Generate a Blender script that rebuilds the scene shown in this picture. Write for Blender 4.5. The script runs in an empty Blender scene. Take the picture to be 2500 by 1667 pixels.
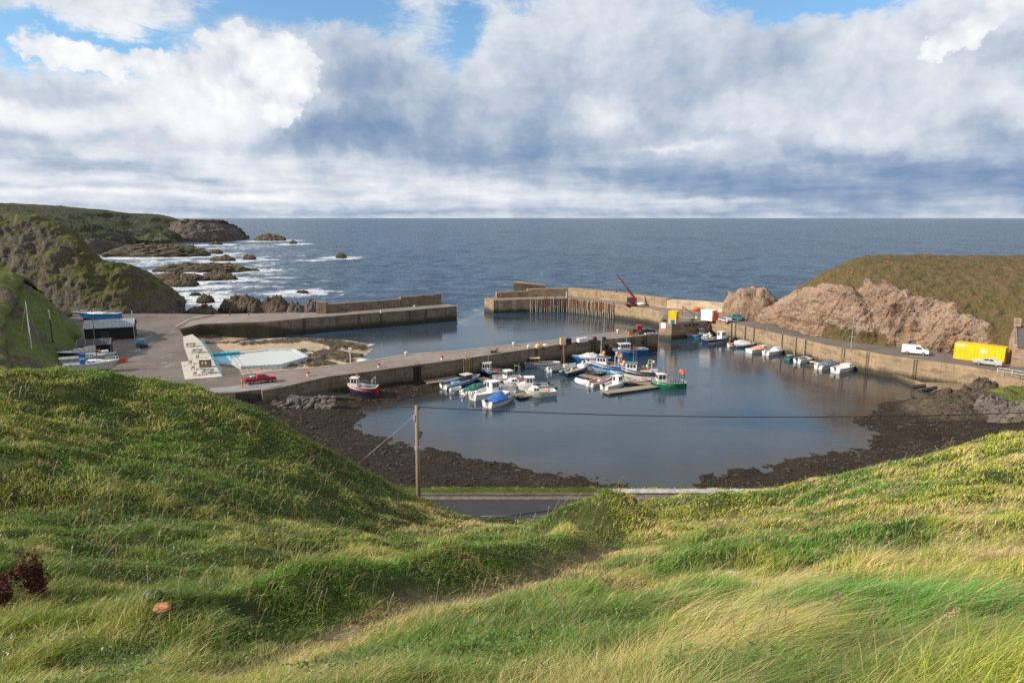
import bpy, bmesh, math, random
import numpy as np
from mathutils import Vector, Matrix

random.seed(7)
RNG = np.random.default_rng(11)
SC = bpy.context.scene
COL = SC.collection
R = math.radians

# ------------------------------------------------------------------ camera model (photo pixels 2500 x 1667)
F = 1667.0
PITCH = math.atan((833.5 - 532.0) / F)
CP, SP = math.cos(PITCH), math.sin(PITCH)
EYE = 32.0


def ray(px, py):
    a = (px - 1250.0) / F
    b = (py - 833.5) / F
    return a, CP - b * SP, -SP - b * CP


def atz(px, py, z=0.0):
    a, w, v = ray(px, py)
    t = (z - EYE) / v
    return Vector((a * t, w * t, z))


def aty(px, py, y):
    a, w, v = ray(px, py)
    t = y / w
    return Vector((a * t, y, EYE + v * t))


def xy(p):
    return (p[0], p[1])


# ------------------------------------------------------------------ numpy noise
def _hash(ix, iy, iz, seed):
    h = (ix.astype(np.int64) * 374761393 + iy.astype(np.int64) * 668265263 + iz.astype(np.int64) * 2147483647 + seed * 974634777) & 0xFFFFFFFF
    h = ((h ^ (h >> 13)) * 1274126177) & 0xFFFFFFFF
    h = ((h ^ (h >> 16)) * 2246822519) & 0xFFFFFFFF
    h = h ^ (h >> 15)
    return (h & 0xFFFFFF).astype(np.float64) / float(0xFFFFFF)


def vnoise(x, y, z=None, seed=0):
    x = np.asarray(x, float)
    y = np.asarray(y, float)
    z = np.zeros_like(x) if z is None else np.asarray(z, float)
    ix, iy, iz = np.floor(x), np.floor(y), np.floor(z)
    fx, fy, fz = x - ix, y - iy, z - iz
    ux, uy, uz = [f * f * f * (f * (f * 6 - 15) + 10) for f in (fx, fy, fz)]
    r = 0
    for dx in (0, 1):
        wx = ux if dx else 1 - ux
        for dy in (0, 1):
            wy = uy if dy else 1 - uy
            for dz in (0, 1):
                wz = uz if dz else 1 - uz
                r = r + wx * wy * wz * _hash(ix + dx, iy + dy, iz + dz, seed)
    return r * 2 - 1


def fbm(x, y, z=None, octaves=4, seed=0, gain=0.5, lac=2.03):
    x = np.asarray(x, float)
    y = np.asarray(y, float)
    z = np.zeros_like(x) if z is None else np.asarray(z, float)
    s, a, t = 0, 1.0, 0
    for k in range(octaves):
        s = s + a * vnoise(x, y, z, seed + k * 17)
        t += a
        a *= gain
        x, y, z = x * lac + 3.1, y * lac + 7.7, z * lac + 1.3
    return s / t


def ridged(x, y, z=None, octaves=4, seed=0):
    x = np.asarray(x, float)
    y = np.asarray(y, float)
    z = np.zeros_like(x) if z is None else np.asarray(z, float)
    s, a, t = 0, 1.0, 0
    for k in range(octaves):
        s = s + a * (1 - 2 * np.abs(vnoise(x, y, z, seed + k * 13)))
        t += a
        a *= 0.5
        x, y, z = x * 2.1 + 1.7, y * 2.1 + 4.2, z * 2.1 + 9.3
    return s / t


def sstep(a, b, x):
    t = np.clip((x - a) / (b - a), 0, 1)
    return t * t * (3 - 2 * t)


def in_poly(px, py, poly):
    inside = np.zeros(px.shape, bool)
    n = len(poly)
    for i in range(n):
        x0, y0 = poly[i]
        x1, y1 = poly[(i + 1) % n]
        c = ((y0 > py) != (y1 > py)) & (px < (x1 - x0) * (py - y0) / ((y1 - y0) if y1 != y0 else 1e-9) + x0)
        inside ^= c
    return inside


def seg_dist(px, py, pts, closed=False):
    d = np.full(px.shape, 1e9)
    n = len(pts)
    for i in range(n if closed else n - 1):
        x0, y0 = pts[i][:2]
        x1, y1 = pts[(i + 1) % n][:2]
        dx, dy = x1 - x0, y1 - y0
        t = np.clip(((px - x0) * dx + (py - y0) * dy) / (dx * dx + dy * dy + 1e-12), 0, 1)
        d = np.minimum(d, np.hypot(px - x0 - t * dx, py - y0 - t * dy))
    return d


# ------------------------------------------------------------------ materials
class NT:
    def __init__(self, mat):
        self.t = mat.node_tree
        self.t.nodes.clear()

    def n(self, typ, props=None, **ins):
        nd = self.t.nodes.new(typ)
        for k, v in (props or {}).items():
            setattr(nd, k, v)
        for k, v in ins.items():
            key = int(k[1:]) if k[0] == '_' and k[1:].isdigit() else k.replace('_', ' ')
            self.set(nd.inputs[key], v)
        return nd

    def set(self, sock, v):
        if isinstance(v, bpy.types.NodeSocket):
            self.t.links.new(v, sock)
        elif isinstance(v, bpy.types.Node):
            self.t.links.new(v.outputs[0], sock)
        else:
            try:
                sock.default_value = v
            except Exception:
                sock.default_value = tuple(v) + (1.0,)

    def m(self, op, a, b=None, c=None, clamp=False):
        nd = self.n('ShaderNodeMath', {'operation': op, 'use_clamp': clamp})
        self.set(nd.inputs[0], a)
        if b is not None:
            self.set(nd.inputs[1], b)
        if c is not None:
            self.set(nd.inputs[2], c)
        return nd.outputs[0]

    def mix(self, f, a, b, mode='MIX'):
        nd = self.n('ShaderNodeMix', {'data_type': 'RGBA', 'blend_type': mode, 'clamp_factor': True})
        self.set(nd.inputs[0], f)
        self.set(nd.inputs[6], c4(a))
        self.set(nd.inputs[7], c4(b))
        return nd.outputs[2]

    def noise(self, vec, scale, detail=4, rough=0.55, dist=0.0):
        nd = self.n('ShaderNodeTexNoise', None, Scale=scale, Detail=detail, Roughness=rough, Distortion=dist)
        if vec is not None:
            self.set(nd.inputs['Vector'], vec)
        return nd.outputs[0]

    def ramp(self, f, *stops):
        nd = self.n('ShaderNodeValToRGB')
        self.set(nd.inputs[0], f)
        cr = nd.color_ramp
        while len(cr.elements) < len(stops):
            cr.elements.new(0.5)
        for e, (p, c) in zip(cr.elements, stops):
            e.position = p
            e.color = c4(c) if not isinstance(c, (int, float)) else (c, c, c, 1)
        return nd.outputs[0]

    def step(self, a, b, x):
        nd = self.n('ShaderNodeMapRange', {'interpolation_type': 'SMOOTHSTEP'})
        self.set(nd.inputs[0], x)
        nd.inputs[1].default_value = a
        nd.inputs[2].default_value = b
        return nd.outputs[0]

    def pos(self):
        return self.n('ShaderNodeNewGeometry').outputs['Position']

    def scaled(self, vec, s):
        nd = self.n('ShaderNodeVectorMath', {'operation': 'MULTIPLY'})
        self.set(nd.inputs[0], vec)
        nd.inputs[1].default_value = s
        return nd.outputs[0]

    def attr(self, name, out='Fac'):
        return self.n('ShaderNodeAttribute', {'attribute_name': name}).outputs[out]

    def bump(self, h, strength=0.5, dist=0.1, normal=None):
        nd = self.n('ShaderNodeBump', None, Strength=strength, Distance=dist)
        self.set(nd.inputs['Height'], h)
        if normal is not None:
            self.set(nd.inputs['Normal'], normal)
        return nd.outputs[0]

    def out(self, shader):
        o = self.n('ShaderNodeOutputMaterial')
        self.set(o.inputs[0], shader)

    def principled(self, **kw):
        return self.n('ShaderNodeBsdfPrincipled', None, **kw).outputs[0]


def c4(c):
    if isinstance(c, (tuple, list)) and len(c) == 3:
        return tuple(c) + (1.0,)
    return c


MATS = {}


def newmat(name):
    m = bpy.data.materials.new(name)
    m.use_nodes = True
    return m, NT(m)


def paint(name, rgb, rough=0.45, metal=0.0, dirt=0.22, scale=2.5, spec=0.5, bump=0.0):
    """plain surface with soft blotches and grime of its own"""
    key = name
    if key in MATS:
        return MATS[key]
    m, t = newmat(name)
    p = t.pos()
    a = t.noise(p, scale, 5, 0.6)
    b = t.noise(p, scale * 7, 3, 0.6)
    dark = tuple(x * (1 - dirt * 1.6) * 0.9 for x in rgb)
    light = tuple(min(1, x * (1 + dirt * 0.5)) for x in rgb)
    c = t.mix(t.step(0.3, 0.7, a), dark, light)
    c = t.mix(t.m('MULTIPLY', t.step(0.55, 0.8, b), dirt), c, tuple(x * 0.55 for x in rgb))
    kw = dict(Base_Color=c, Roughness=rough, Metallic=metal, Specular_IOR_Level=spec)
    if bump:
        kw['Normal'] = t.bump(b, bump, 0.05)
    t.out(t.principled(**kw))
    MATS[key] = m
    return m


def glass_mat():
    if 'glass' in MATS:
        return MATS['glass']
    m, t = newmat('window glass')
    t.out(t.principled(Base_Color=(0.02, 0.025, 0.03), Roughness=0.08, Specular_IOR_Level=0.8))
    MATS['glass'] = m
    return m


# ------------------------------------------------------------------ mesh builder
class MB:
    def __init__(self):
        self.v = []
        self.f = []
        self.mi = []

    def add(self, verts, faces, mi=0):
        o = len(self.v)
        self.v += [tuple(p) for p in verts]
        self.f += [tuple(i + o for i in f) for f in faces]
        self.mi += [mi] * len(faces)
        return self

    def box(self, c, s, rz=0.0, mi=0, taper=1.0, ry=0.0):
        cx, cy, cz = c
        sx, sy, sz = s[0] / 2, s[1] / 2, s[2] / 2
        M = Matrix.Rotation(rz, 3, 'Z') @ Matrix.Rotation(ry, 3, 'Y')
        vs = []
        for z, k in ((-sz, 1.0), (sz, taper)):
            for x, y in ((-sx, -sy), (sx, -sy), (sx, sy), (-sx, sy)):
                p = M @ Vector((x * k, y * k, z))
                vs.append((p.x + cx, p.y + cy, p.z + cz))
        return self.add(vs, [(3, 2, 1, 0), (4, 5, 6, 7), (0, 1, 5, 4), (1, 2, 6, 5), (2, 3, 7, 6), (3, 0, 4, 7)], mi)

    def tube(self, pts, r, n=6, mi=0, r1=None, cap=True):
        pts = [Vector(p) for p in pts]
        k = len(pts)
        rings = []
        for i, p in enumerate(pts):
            d = (pts[min(i + 1, k - 1)] - pts[max(i - 1, 0)])
            d = d.normalized() if d.length > 1e-9 else Vector((0, 0, 1))
            ref = Vector((0, 0, 1)) if abs(d.z) < 0.95 else Vector((1, 0, 0))
            u = d.cross(ref).normalized()
            w = d.cross(u)
            rr = r if r1 is None else r + (r1 - r) * i / max(1, k - 1)
            rings.append([p + (u * math.cos(2 * math.pi * j / n) + w * math.sin(2 * math.pi * j / n)) * rr for j in range(n)])
        vs = [q for ring in rings for q in ring]
        fs = []
        for i in range(k - 1):
            for j in range(n):
                a, b = i * n + j, i * n + (j + 1) % n
                fs.append((a, b, b + n, a + n))
        if cap:
            fs.append(tuple(range(n - 1, -1, -1)))
            fs.append(tuple((k - 1) * n + j for j in range(n)))
        return self.add(vs, fs, mi)

    def ball(self, c, r, n=8, mi=0, sc=(1, 1, 1)):
        vs, fs = [], []
        m = max(4, n // 2 + 1)
        for i in range(m + 1):
            th = math.pi * i / m
            for j in range(n):
                ph = 2 * math.pi * j / n
                vs.append((c[0] + r * sc[0] * math.sin(th) * math.cos(ph), c[1] + r * sc[1] * math.sin(th) * math.sin(ph), c[2] + r * sc[2] * math.cos(th)))
        for i in range(m):
            for j in range(n):
                a, b = i * n + j, i * n + (j + 1) % n
                fs.append((a, a + n, b + n, b))
        return self.add(vs, fs, mi)

    def prism(self, poly, z0, z1, mi=0, mi_top=None, top=True, bottom=False):
        n = len(poly)
        area = sum(poly[i][0] * poly[(i + 1) % n][1] - poly[(i + 1) % n][0] * poly[i][1] for i in range(n))
        if area < 0:
            poly = poly[::-1]
        vs = [(p[0], p[1], z0) for p in poly] + [(p[0], p[1], z1) for p in poly]
        self.add(vs, [(i, (i + 1) % n, (i + 1) % n + n, i + n) for i in range(n)], mi)
        if top:
            self.add([(p[0], p[1], z1) for p in poly], [tuple(range(n))], mi if mi_top is None else mi_top)
        if bottom:
            self.add([(p[0], p[1], z0) for p in poly], [tuple(range(n - 1, -1, -1))], mi)
        return self

    def build(self, name, mats, parent=None, smooth=False, loc=None, bevel=0.0):
        me = bpy.data.meshes.new(name)
        me.from_pydata(self.v, [], self.f)
        if not isinstance(mats, (list, tuple)):
            mats = [mats]
        for m in mats:
            me.materials.append(m)
        if len(mats) > 1:
            me.polygons.foreach_set('material_index', self.mi)
        if bevel:
            bm = bmesh.new()
            bm.from_mesh(me)
            bmesh.ops.remove_doubles(bm, verts=bm.verts, dist=1e-4)
            es = [e for e in bm.edges if len(e.link_faces) == 2 and e.calc_face_angle(0) > 0.5]
            bmesh.ops.bevel(bm, geom=es, offset=bevel, segments=1, affect='EDGES')
            bm.to_mesh(me)
            bm.free()
        if smooth:
            me.polygons.foreach_set('use_smooth', [True] * len(me.polygons))
        me.update()
        o = bpy.data.objects.new(name, me)
        COL.objects.link(o)
        if parent is not None:
            o.parent = parent
        if loc is not None:
            o.location = loc
        return o


def np_mesh(name, verts, faces, mat, attrs=None, smooth=True, colors=None):
    """big mesh from numpy arrays; faces: (n,4) or (n,3) or list of such"""
    me = bpy.data.meshes.new(name)
    if not isinstance(faces, list):
        faces = [faces]
    nl = sum(f.size for f in faces)
    npoly = sum(len(f) for f in faces)
    me.vertices.add(len(verts))
    me.vertices.foreach_set('co', np.ascontiguousarray(verts, np.float32).ravel())
    me.loops.add(nl)
    me.loops.foreach_set('vertex_index', np.concatenate([f.ravel() for f in faces]).astype(np.int32))
    me.polygons.add(npoly)
    starts, o = [], 0
    for f in faces:
        starts.append(o + np.arange(len(f)) * f.shape[1])
        o += f.size
    me.polygons.foreach_set('loop_start', np.concatenate(starts).astype(np.int32))
    me.update(calc_edges=True)
    me.polygons.foreach_set('use_smooth', np.full(npoly, smooth, bool))
    for k, a in (attrs or {}).items():
        at = me.attributes.new(k, 'FLOAT', 'POINT')
        at.data.foreach_set('value', np.ascontiguousarray(a, np.float32).ravel())
    if colors is not None:
        at = me.attributes.new('tint', 'FLOAT_COLOR', 'POINT')
        at.data.foreach_set('color', np.ascontiguousarray(colors, np.float32).ravel())
    for m in (mat if isinstance(mat, (list, tuple)) else [mat]):
        me.materials.append(m)
    ob = bpy.data.objects.new(name, me)
    COL.objects.link(ob)
    return ob


def grid_faces(nu, nv):
    i = np.arange(nu - 1)[:, None] * nv + np.arange(nv - 1)[None, :]
    i = i.ravel()
    return np.stack([i, i + nv, i + nv + 1, i + 1], 1)


def tag(o, label, cat, group=None):
    o['label'] = label
    o['category'] = cat
    if group:
        o['group'] = group
    return o


def struct(o, kind='structure'):
    o['kind'] = kind
    return o


def empty(name, loc, rz=0.0, label=None, cat=None, group=None):
    o = bpy.data.objects.new(name, None)
    o.empty_display_size = 0.5
    COL.objects.link(o)
    o.location = loc
    o.rotation_euler = (0, 0, rz)
    if label:
        tag(o, label, cat, group)
    return o
# ================================================================== camera, sun, sky
cam_d = bpy.data.cameras.new('camera')
cam_d.sensor_width = 36.0
cam_d.lens = F / 2500.0 * 36.0
cam_d.clip_start = 0.1
cam_d.clip_end = 90000.0
cam = bpy.data.objects.new('camera', cam_d)
COL.objects.link(cam)
cam.location = (0, 0, EYE)
cam.rotation_euler = (math.pi / 2 - PITCH, 0, 0)
SC.camera = cam

SUN_EL = R(29)
SUN_H = Vector((-0.955, -0.30, 0)).normalized()
sun_dir = (SUN_H * math.cos(SUN_EL) + Vector((0, 0, math.sin(SUN_EL)))).normalized()
sl = bpy.data.lights.new('sun', 'SUN')
sl.energy = 5.0
sl.angle = R(0.5)
sl.color = (1.0, 0.90, 0.76)
so = bpy.data.objects.new('sun', sl)
COL.objects.link(so)
so.rotation_euler = (-sun_dir).to_track_quat('-Z', 'Y').to_euler()
so.location = (0, 0, 120)

w = bpy.data.worlds.new('World')
SC.world = w
w.use_nodes = True
WT = NT(w)
sky = WT.n('ShaderNodeTexSky', {'sky_type': 'NISHITA', 'sun_disc': False, 'sun_elevation': SUN_EL,
                                'sun_rotation': math.atan2(SUN_H.x, SUN_H.y), 'air_density': 1.0, 'dust_density': 0.6, 'ozone_density': 1.6})
gen = WT.n('ShaderNodeTexCoord').outputs['Generated']
sep = WT.n('ShaderNodeSeparateXYZ', None, Vector=gen)
dx_, dy_, dz_ = sep.outputs
az = WT.m('ARCTAN2', dx_, dy_)
el = WT.m('ARCSINE', dz_)
comb = WT.n('ShaderNodeCombineXYZ', None, X=az, Y=el, Z=0.0).outputs[0]
# cloud-plane coordinates: perspective of a layer high above, streets close up towards the horizon
inv = WT.m('DIVIDE', 1.0, WT.m('ADD', WT.m('MAXIMUM', dz_, 0.0), 0.10))
plane = WT.n('ShaderNodeCombineXYZ', None, X=WT.m('MULTIPLY', dx_, inv), Y=WT.m('MULTIPLY', dy_, inv), Z=0.0).outputs[0]
# ragged edges: the cloud outlines are warped by noise of two sizes
wn1 = WT.n('ShaderNodeTexNoise', {'noise_dimensions': '2D'}, Vector=comb, Scale=5.0, Detail=6.0, Roughness=0.6)
wn2 = WT.n('ShaderNodeTexNoise', {'noise_dimensions': '2D'}, Vector=comb, Scale=18.0, Detail=7.0, Roughness=0.62)


def wnoise(vec, scale, detail=4, rough=0.55, dist=0.0):
    nd = WT.n('ShaderNodeTexNoise', {'noise_dimensions': '2D'}, Scale=scale, Detail=detail, Roughness=rough, Distortion=dist)
    WT.set(nd.inputs['Vector'], vec)
    return nd.outputs[0]


def vsub(a, v):
    nd = WT.n('ShaderNodeVectorMath', {'operation': 'SUBTRACT'})
    WT.set(nd.inputs[0], a)
    WT.set(nd.inputs[1], v)
    return nd.outputs[0]


def vmad(a, b, c):
    nd = WT.n('ShaderNodeVectorMath', {'operation': 'MULTIPLY_ADD'})
    WT.set(nd.inputs[0], a)
    WT.set(nd.inputs[1], b)
    WT.set(nd.inputs[2], c)
    return nd.outputs[0]


wk = WT.m('ADD', 0.22, WT.m('MULTIPLY', 0.78, WT.step(0.03, 0.17, el)))
off1 = vmad(vsub(wn1.outputs['Color'], (0.5, 0.5, 0.5)), (0.17, 0.10, 0), (0, 0, 0))
off1 = vmad(vsub(wn2.outputs['Color'], (0.5, 0.5, 0.5)), (0.065, 0.045, 0), off1)
sc_ = WT.n('ShaderNodeVectorMath', {'operation': 'MULTIPLY'})
WT.set(sc_.inputs[0], off1)
WT.set(sc_.inputs[1], WT.n('ShaderNodeCombineXYZ', None, X=1.0, Y=wk, Z=0.0).outputs[0])
wadd = WT.n('ShaderNodeVectorMath', {'operation': 'ADD'})
WT.set(wadd.inputs[0], comb)
WT.set(wadd.inputs[1], sc_.outputs[0])
warp = wadd.outputs[0]


def azel(px, py):
    d = Vector(ray(px, py)).normalized()
    return math.atan2(d.x, d.y), math.asin(d.z)


def blobs(lst, coord):
    """sum of soft lobes (photo place of the centre, half width, half height, weight, slope) in azimuth/elevation"""
    tot = None
    for px, py, rx, ry, wgt, rot in lst:
        a0, e0 = azel(px, py)
        d = vsub(coord, (a0, e0, 0))
        if rot:
            nd = WT.n('ShaderNodeVectorRotate', {'rotation_type': 'Z_AXIS'}, Vector=d, Angle=R(rot))
            d = nd.outputs[0]
        d = WT.scaled(d, (F / rx * 1.0, F / ry * 1.0, 0))
        q = WT.n('ShaderNodeVectorMath', {'operation': 'DOT_PRODUCT'})
        WT.set(q.inputs[0], d)
        WT.set(q.inputs[1], d)
        e = WT.m('EXPONENT', WT.m('MULTIPLY', q.outputs['Value'], -1.0))
        tot = WT.m('MULTIPLY', e, wgt) if tot is None else WT.m('MULTIPLY_ADD', e, wgt, tot)
    return tot


# where blue sky shows (positive) / is surely covered (negative)
GAP = blobs([(60, 95, 120, 45, 1.2, 0), (640, 22, 260, 44, 0.75, 8), (430, 95, 140, 40, 0.62, -20), (850, 25, 130, 46, 0.85, 0), (330, 130, 80, 16, 0.5, 0), (150, 95, 90, 30, 0.4, 0),
             (1130, 60, 70, 75, 1.1, 25), (1060, 130, 60, 50, 0.4, 0), (1930, 15, 190, 32, 1.3, 0), (2130, 20, 150, 40, 1.2, 0), (1230, 15, 80, 40, 0.5, 0)], warp)
# sunlit white, soft
WHITE = blobs([(560, 320, 160, 30, 0.30, 0), (450, 230, 130, 60, 0.30, 0), (600, 240, 120, 60, 0.25, 0), (330, 190, 130, 50, 0.24, 0), (240, 55, 190, 55, 0.45, 0), (60, 290, 120, 35, 0.30, 0), (270, 275, 200, 30, 0.30, 0),
               (420, 335, 240, 30, 0.20, 0), (1455, 250, 95, 45, 0.42, 0), (1400, 60, 160, 60, 0.16, 0), (2120, 110, 100, 60, 0.30, 0), (2420, 30, 120, 55, 0.45, 0), (1150, 40, 150, 60, 0.15, 0),
               (1800, 300, 110, 60, 0.24, 0), (1640, 360, 90, 8, 0.40, 0), (2300, 260, 240, 50, 0.18, 8), (2200, 340, 160, 25, 0.22, 10), (1150, 270, 90, 45, 0.20, -20), (760, 395, 380, 18, 0.26, 0), (1050, 425, 240, 18, 0.30, -4),
               (285, 398, 50, 10, 0.35, 12), (400, 440, 700, 40, 0.12, 0), (1000, 460, 500, 30, 0.10, 0), (300, 472, 420, 9, 0.22, 0), (620, 478, 200, 8, 0.22, 0), (1150, 455, 250, 16, 0.30, 0), (1420, 480, 220, 12, 0.30, 0), (1690, 488, 160, 6, 0.40, 0)], warp)
# heaped cloud with hard sunlit edges
CUM = blobs([(555, 115, 90, 50, 0.80, 0), (640, 125, 50, 45, 0.5, 0), (500, 180, 90, 40, 0.45, 0), (725, 195, 55, 80, 1.15, 12), (690, 280, 55, 45, 0.8, 0), (600, 250, 90, 50, 0.35, 0), (150, 130, 105, 32, 0.75, 8), (290, 150, 60, 30, 0.55, 0), (400, 195, 80, 40, 0.45, 0),
             (250, 50, 110, 40, 0.40, 0), (2430, 25, 110, 45, 0.80, 0), (2390, 105, 55, 24, 0.75, -30), (2285, 140, 50, 22, 0.65, -30), (2120, 100, 70, 45, 0.42, 0), (1770, 325, 60, 30, 0.40, 0), (1850, 250, 90, 50, 0.35, 0), 
             (1160, 260, 60, 30, 0.42, -20), (1440, 240, 60, 30, 0.32, 0)], warp)
# shaded undersides
DARK = blobs([(1250, 240, 450, 120, 0.17, 0), (2000, 210, 420, 120, 0.12, 0), (800, 335, 200, 34, 0.50, -6), (1000, 340, 230, 70, 0.62, -6), (880, 250, 100, 90, 0.34, 0), (940, 195, 120, 40, 0.2, 0), (1230, 395, 240, 40, 0.72, -9), (1520, 432, 260, 34, 0.66, -4), (1800, 446, 260, 30, 0.62, 0),
              (2150, 392, 260, 30, 0.72, 10), (2430, 345, 170, 34, 0.50, 12), (2250, 455, 360, 36, 0.42, 0), (2450, 430, 180, 40, 0.25, 0), (1640, 310, 120, 60, 0.38, 0), (1880, 150, 250, 70, 0.20, 0), (1950, 470, 300, 14, 0.22, 0),
              (60, 215, 160, 26, 0.34, 6), (100, 345, 170, 16, 0.40, 0), (280, 420, 110, 14, 0.62, 0), (120, 395, 190, 16, 0.42, 0), (470, 440, 60, 10, 0.55, 0), (1290, 210, 130, 90, 0.14, 0), (2420, 150, 110, 30, 0.30, 25),
              (520, 512, 600, 8, 0.30, 0), (1000, 516, 300, 7, 0.25, 0), (150, 458, 240, 6, 0.30, 0), (2050, 505, 500, 26, 0.42, 0), (1500, 522, 900, 9, 0.22, 0), (830, 130, 130, 60, 0.12, 0)], warp)
n_big = wnoise(plane, 0.9, 7, 0.58)
n_fine = wnoise(comb, 16.0, 8, 0.6)
stretch = WT.scaled(comb, (9.0, 62.0, 1.0))
n_streak = wnoise(stretch, 1.6, 6, 0.6)
n_wisp = wnoise(plane, 5.5, 8, 0.68, 0.6)
nb = WT.m('SUBTRACT', n_big, 0.5)
nf = WT.m('SUBTRACT', n_fine, 0.5)
ns = WT.m('SUBTRACT', n_streak, 0.5)
nw = WT.m('SUBTRACT', n_wisp, 0.5)
lowband = WT.step(0.12, 0.04, el)            # streaky low cloud near the horizon
# cover 0..1
gapv = WT.m('ADD', GAP, WT.m('MULTIPLY', nb, -0.5))
gapv = WT.m('ADD', gapv, WT.m('MULTIPLY', nw, -1.1))
cover = WT.m('SUBTRACT', 1.0, WT.step(0.15, 0.95, gapv))
# light value 0 (blue grey underside) .. 1 (white)
cw2 = vmad(vsub(wn1.outputs['Color'], (0.5, 0.5, 0.5)), (0.05, 0.04, 0), comb)
n_puff = wnoise(WT.scaled(cw2, (1.0, 1.55, 1.0)), 9.0, 9, 0.57)
n_bil = WT.n('ShaderNodeTexVoronoi', {'feature': 'SMOOTH_F1', 'voronoi_dimensions': '2D'}, Vector=cw2, Scale=26.0, Smoothness=0.6, Detail=2.0, Roughness=0.55).outputs['Distance']
pf = WT.m('SUBTRACT', n_puff, 0.5)
bl = WT.m('SUBTRACT', 0.42, n_bil)
lv = WT.m('ADD', 0.635, WT.m('MULTIPLY', WHITE, 0.60))
lv = WT.m('SUBTRACT', lv, WT.m('MULTIPLY', DARK, 0.56))
lv = WT.m('ADD', lv, WT.m('MULTIPLY', nf, 0.16))
lv = WT.m('ADD', lv, WT.m('MULTIPLY', nb, 0.14))
lv = WT.m('ADD', lv, WT.m('MULTIPLY', pf, 0.50))
lv = WT.m('ADD', lv, WT.m('MULTIPLY', bl, 0.14))
lv = WT.m('ADD', lv, WT.m('MULTIPLY', WT.m('MULTIPLY', ns, lowband), 0.48))
cm = WT.step(0.36, 0.60, WT.m('ADD', CUM, WT.m('ADD', WT.m('MULTIPLY', pf, 0.75), WT.m('MULTIPLY', bl, 0.30))))
cl = WT.m('ADD', 0.89, WT.m('ADD', WT.m('MULTIPLY', pf, 0.55), WT.m('MULTIPLY', bl, 0.40)))
cl = WT.m('ADD', cl, WT.m('MULTIPLY', WT.m('SUBTRACT', CUM, 0.6), 0.22))
lmx = WT.n('ShaderNodeMix', {'data_type': 'FLOAT'})
WT.set(lmx.inputs[0], WT.m('MULTIPLY', cm, 0.88))
WT.set(lmx.inputs[2], lv)
WT.set(lmx.inputs[3], cl)
lv = lmx.outputs[0]
cover = WT.m('MAXIMUM', cover, cm)
ccol = WT.ramp(lv, (0.0, (0.21, 0.315, 0.49)), (0.22, (0.32, 0.415, 0.565)), (0.48, (0.55, 0.62, 0.72)), (0.72, (0.78, 0.81, 0.86)), (1.0, (1.0, 1.0, 1.0)))
# the clear blue between the clouds is the sky texture itself; near the horizon the air itself whitens
nis = WT.n('ShaderNodeVectorMath', {'operation': 'MULTIPLY'})
WT.set(nis.inputs[0], sky.outputs[0])
nis.inputs[1].default_value = (0.85, 1.1, 1.22)
c10 = WT.n('ShaderNodeVectorMath', {'operation': 'SCALE'})
WT.set(c10.inputs[0], ccol)
c10.inputs['Scale'].default_value = 6.9
skyc = WT.mix(cover, nis.outputs[0], c10.outputs[0])
bg = WT.n('ShaderNodeBackground', None, Color=skyc, Strength=0.115)
wo = WT.n('ShaderNodeOutputWorld')
WT.set(wo.inputs[0], bg.outputs[0])
w.cycles.sampling_method = 'MANUAL'
w.cycles.sample_map_resolution = 512

SC.view_settings.view_transform = 'Standard'
SC.view_settings.look = 'None'
SC.view_settings.exposure = 0.35
SC.view_settings.gamma = 1.0
SC.view_settings.use_curve_mapping = False
SC.cycles.use_denoising = False
SC.cycles.max_bounces = 6
SC.cycles.diffuse_bounces = 2
SC.cycles.glossy_bounces = 3
SC.cycles.transmission_bounces = 3
SC.cycles.caustics_reflective = False
SC.cycles.caustics_refractive = False
# ================================================================== sea
# rocks standing in the sea: photo left, right, foot, top, depth ratio, label
ROCKS = [
    (620, 692, 588, 574, 0.5, 'long low dark rock just off the tip of the far headland', 900),
    (705, 724, 596, 588, 0.7, 'tiny dark rock in white surf beside the long rock off the headland', 900),
    (508, 540, 598, 590, 0.6, 'small brown rock in the surf at the foot of the far headland', 900),
    (508, 542, 620, 610, 0.6, 'small peaked rock above the mossy rock in the white surf', 0),
    (512, 572, 638, 624, 0.5, 'mossy green topped flat rock in the white surf', 0),
    (590, 624, 635, 623, 0.6, 'dark humped rock at the outer edge of the white surf', 0),
    (819, 845, 630, 619, 0.7, 'lone dark rock farthest out in the open sea', 0),
    (250, 500, 627, 600, 0.35, 'long ragged ledge of brown rock below the distant cliffs', 0),
    (365, 610, 664, 644, 0.25, 'long thin dark reef reaching out into the surf', 0),
    (350, 500, 686, 668, 0.4, 'low brown reef beside the cliff foot in the surf', 0),
    (487, 572, 684, 664, 0.45, 'dark humped reef next to the low brown reef in the surf', 0),
    (392, 476, 701, 679, 0.6, 'tan sunlit rock at the foot of the dark sea cliff', 0),
    (460, 490, 722, 714, 0.6, 'small flat rock behind the square rock in the surf', 0),
    (477, 520, 739, 720, 0.7, 'square dark rock standing in surf near the sea cliff', 0),
    (722, 752, 715, 708, 0.5, 'half sunk dark rock awash in foam off the pier', 0),
    (440, 530, 772, 748, 0.6, 'low brown rock mound beside the pier entrance', 0),
    (530, 632, 764, 727, 0.7, 'tall jagged brown rock behind the pier walkers', 0),
    (600, 645, 766, 735, 0.7, 'dark cleft rock between two jagged rocks behind the pier', 0),
    (630, 705, 766, 728, 0.7, 'jagged peaked rock in the middle of the row behind the pier', 0),
]


class Sea:
    pass


def px_line(pts, z=0.0):
    return [xy(atz(x, y, z)) for x, y in pts]


pier_l_face = px_line([(438, 835), (655, 823), (800, 813.5), (999, 785), (1116, 779)])
pier_r_face = px_line([(1181, 754), (1203.5, 766), (1388, 761.6), (1498, 773.5), (1596, 787), (1640, 800), (1735, 815)])


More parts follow.
